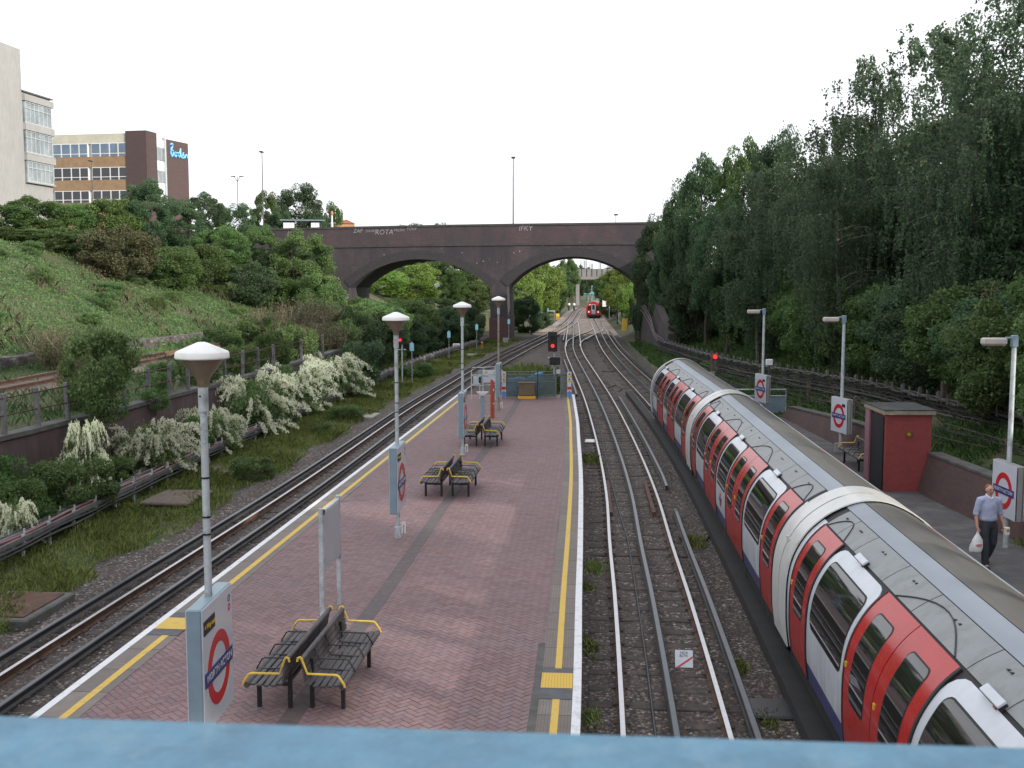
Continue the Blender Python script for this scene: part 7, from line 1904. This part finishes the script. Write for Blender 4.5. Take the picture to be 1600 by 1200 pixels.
def man():
    P = G(1541, 886, 0)
    t = empty("person", (P.x, P.y, 0), 0.10, "man in pale blue shirt and dark trousers walking along the side platform", "person")
    hip = (0, 0, .93)
    spine = [(*hip, (.135, .105)), (0, .005, 1.08, (.130, .100)), (0, .0, 1.26, (.155, .110)), (0, .01, 1.385, (.135, .095)), (0, .005, 1.455, .058), (0, -.008, 1.50, .056), (0, -.022, 1.545, (.062, .075)), (0, -.018, 1.60, (.074, .088)), (0, -.008, 1.655, (.066, .080)), (0, -.004, 1.69, (.035, .045))]
    ch = [spine]
    ch.append([(0, -.018, 1.60, .08), (0, -.098, 1.585, .016), (0, -.122, 1.568, .012)])                # nose
    for s in (-1, 1): ch.append([(0, -.018, 1.60, .08), (s * .078, -.005, 1.590, .020), (s * .088, .006, 1.594, .016)])  # ears
    arms = {-1: [(-.185, .0, 1.385, .062), (-.225, .01, 1.24, .050), (-.255, .015, 1.12, .043), (-.268, -.035, .99, .036), (-.275, -.075, .885, .026)],
            1: [(.185, .0, 1.385, .062), (.228, .02, 1.24, .050), (.262, .035, 1.12, .043), (.285, .0, .99, .036), (.300, -.045, .885, .026)]}
    for s in (-1, 1):
        a = arms[s]; ch.append([(0, .01, 1.385, .13)] + a)
        w = Vector(a[-1][:3]); palm = w + Vector((s * .004, -.022, -.055)); 
        ch.append([a[-1], (palm.x, palm.y, palm.z, (.034, .022))])
        for k in range(4):                               # four fingers curled round what he carries
            b = palm + Vector((s * -.004, -.030 + .020 * k, -.034 - .004 * (k in (1, 2)))); L = (.026, .030, .029, .022)[k]
            ch.append([(palm.x, palm.y, palm.z, (.034, .022)), (b.x, b.y, b.z, .0095), (b.x - s * .006, b.y - .004, b.z - L, .009), (b.x - s * .026, b.y - .006, b.z - L - .012, .0085), (b.x - s * .040, b.y - .006, b.z - L + .006, .0075)])
        th = palm + Vector((-s * .020, -.036, -.004)); ch.append([(palm.x, palm.y, palm.z, .03), (th.x, th.y, th.z, .0115), (th.x - s * .010, th.y - .012, th.z - .030, .010), (th.x - s * .016, th.y - .004, th.z - .052, .008)])
    legs = {-1: [(-.095, 0, .90, .092), (-.105, -.07, .70, .074), (-.108, -.115, .50, .058), (-.108, -.125, .30, .052), (-.106, -.150, .095, .038), (-.112, -.265, .045, .034)],
            1: [(.095, 0, .90, .092), (.102, -.015, .70, .074), (.104, -.02, .50, .058), (.106, .10, .31, .050), (.108, .215, .15, .038), (.114, .150, .05, .034)]}
    for s in (-1, 1): ch.append([(*hip, .13)] + legs[s])
    skin_mesh("body", ch, M['skin'], t, 2, hip)
    def loft(mb, secs, n=22):
        vs = []; fs = []
        for i, (x, y, z, rx, ry) in enumerate(secs):
            c = Vector((x, y, z)); a_ = Vector(secs[max(i - 1, 0)][:3]); b_ = Vector(secs[min(i + 1, len(secs) - 1)][:3]); d_ = (b_ - a_).normalized()
            u = Vector((1, 0, 0)); u = (u - d_ * u.dot(d_)).normalized(); w_ = d_.cross(u)
            for k in range(n):
                q = 2 * math.pi * k / n; vs.append(c + u * rx * math.cos(q) + w_ * ry * math.sin(q))
        for i in range(len(secs) - 1):
            for k in range(n): fs.append((i*n + k, i*n + (k+1) % n, (i+1)*n + (k+1) % n, (i+1)*n + k))
        fs += [tuple(range(n - 1, -1, -1)), tuple(range((len(secs) - 1) * n, len(secs) * n))]
        mb.add(vs, fs)
    def cloth(mb, name, mat, amp, ns):
        o = mb.build(name, mat, t, smooth=True)
        r = o.modifiers.new("join", 'REMESH'); r.mode = 'VOXEL'; r.voxel_size = .011; r.use_smooth_shade = True
        k = o.modifiers.new("soften", 'SMOOTH'); k.iterations = 5
        tx = bpy.data.textures.new(name + "_folds", 'CLOUDS'); tx.noise_scale = ns
        d = o.modifiers.new("folds", 'DISPLACE'); d.texture = tx; d.strength = amp; d.texture_coords = 'LOCAL'
        return o
    # shirt: torso bloused over the belt, sleeves rolled to the elbow
    mb = MB(); loft(mb, [(0, 0, .965, .165, .122), (0, 0, 1.0, .185, .138), (0, .003, 1.10, .176, .130), (0, .0, 1.22, .186, .132), (0, .004, 1.32, .200, .128), (0, .008, 1.39, .188, .112), (0, .006, 1.435, .135, .095), (0, .004, 1.47, .080, .074)])
    for s in (-1, 1):
        a = arms[s]; e = [a[2][k] + (a[3][k] - a[2][k]) * .35 for k in range(3)]
        loft(mb, [(s * .10, .005, 1.392, .080, .082), (a[0][0], a[0][1], a[0][2] - .002, .082, .082), (a[1][0], a[1][1], a[1][2], .068, .070), (a[2][0], a[2][1], a[2][2], .060, .062), (e[0], e[1], e[2], .058, .060)])
    cloth(mb, "shirt", M['shirt'], .020, .10)
    mb = MB(); mb.tube([(-.058, -.045, 1.475), (-.030, -.085, 1.445), (0, -.098, 1.425), (.030, -.085, 1.445), (.058, -.045, 1.475), (.04, .05, 1.49), (-.04, .05, 1.49), (-.058, -.045, 1.475)], .016, 6)
    mb.build("collar", M['plastic_white'], t, smooth=True)
    mb = MB(); loft(mb, [(0, 0, .82, .165, .125), (0, 0, .88, .178, .135), (0, 0, .95, .168, .128), (0, 0, 1.01, .158, .118)])
    for s in (-1, 1):
        l = legs[s]
        loft(mb, [(l[0][0] * .9, l[0][1], l[0][2] + .0, .098, .118), (l[0][0], (l[0][1] + l[1][1]) / 2, .80, .100, .112), (l[1][0], l[1][1], l[1][2], .092, .100), (l[2][0], l[2][1], l[2][2], .080, .086), (l[3][0], l[3][1], l[3][2], .074, .080), (l[4][0], l[4][1] + .01, l[4][2] + .0, .070, .078)])
    cloth(mb, "trousers", M['trousers'], .016, .11)
    mb = MB(); mb.lathe([(.155, .975), (.164, .98), (.164, 1.005), (.155, 1.01)], 20)
    for i, v in enumerate(mb.v): mb.v[i] = Vector((v.x, v.y * .78, v.z))
    mb.build("belt", M['black'], t)
    for s in (-1, 1):
        l = legs[s]; a = Vector(l[4][:3]); b = Vector(l[5][:3])
        f = (b - a); f.z = 0; f.normalize()
        if s < 0: c = [(a.x, a.y + .055, .045, .040), (a.x, a.y, .050, .046), (a.x - .004, a.y - .09, .045, .046), (b.x, b.y - .035, .036, .036)]
        else: c = [(a.x, a.y + .065, .155, .036), (a.x, a.y + .02, .105, .044), (a.x + .003, a.y - .05, .060, .046), (b.x, b.y - .03, .040, .036)]
        skin_mesh("shoe", [c], M['shoe'], t, 2)
    hr = [[(0, .012, 1.585, (.080, .085)), (0, .012, 1.64, (.083, .092)), (0, .002, 1.685, (.068, .078)), (0, 0, 1.705, (.03, .035))]]
    o = skin_mesh("hair", hr, M['hair'], t, 2); o.location = (0, .014, -.004)
    for s in (-1, 1):
        mb = MB(); mb.lathe([(.002, -.009), (.009, -.006), (.011, 0), (.009, .006), (.002, .009)], 10); e = mb.build("eye", M['black'], t, smooth=True); e.location = (s * .030, -.098, 1.605)
        mb = MB(); mb.tube([(s * .014, -.105, 1.622), (s * .032, -.106, 1.628), (s * .050, -.095, 1.622)], .005, 5); mb.build("eyebrow", M['hair'], t)
    mb = MB(); mb.tube([(-.024, -.098, 1.537), (0, -.106, 1.536), (.024, -.098, 1.537)], .005, 6); mb.build("mouth", simple('lips', (.34, .12, .10), .5, 0, .05), t)
    # carrier bag hanging from the right hand, paper carton in the left
    R = Matrix.Translation(t.location) @ Matrix.Rotation(.10, 4, 'Z')
    h = R @ Vector((-.268, -.115, .775))
    b = empty("carrier_bag", tuple(h), .10, "white plastic carrier bag with a faded red mark, hanging from the walking man's hand", "bag")
    mb = MB(); prof = [(0.0, .020, .012), (-.05, .030, .018), (-.10, .060, .035), (-.18, .105, .060), (-.28, .135, .080), (-.36, .145, .085), (-.41, .125, .070), (-.425, .08, .04)]
    n = 18; vs = []; fs = []
    for z, a, c in prof:
        for k in range(n):
            q = 2 * math.pi * k / n; wob = 1 + .09 * math.sin(3 * q + z * 17) + .05 * math.sin(7 * q - z * 30); vs.append((a * math.cos(q) * wob - .03 * (z / -.4), c * math.sin(q) * wob, z))
    for i in range(len(prof) - 1):
        for k in range(n): fs.append((i*n + k, i*n + (k+1) % n, (i+1)*n + (k+1) % n, (i+1)*n + k))
    fs.append(tuple(range((len(prof) - 1) * n, len(prof) * n))); mb.add(vs, fs); mb.build("bag", M['plastic_white'], b, smooth=True)
    mb = MB(); mb.tube([(-.012, -.02, -.03), (-.012, -.022, .02), (0, 0, .035), (.012, .022, .02), (.012, .02, -.03)], .010, 6); mb.build("handle", M['plastic_white'], b, smooth=True)
    mb = MB(); mb.prism([(-.09, -.26), (-.01, -.24), (.05, -.25), (.04, -.29), (-.05, -.31)], -.094, -.080, 'y'); mb.build("printed_mark", simple('faded_red_print', (.55, .22, .24), .6, 0, .2, 20), b)
    h = R @ Vector((.305, -.115, .80)); c = empty("paper_carton", tuple(h), .3, "small cream paper carton held in the walking man's other hand", "carton")
    mb = MB(); mb.bbox((.03, -.005, -.035), (.10, .075, .15), .006); k_ = mb.build("carton", M['paper'], c)
    mb = MB(); mb.box((.03, -.045, -.02), (.07, .006, .05)); mb.build("print", M['conc'], k_)
man()
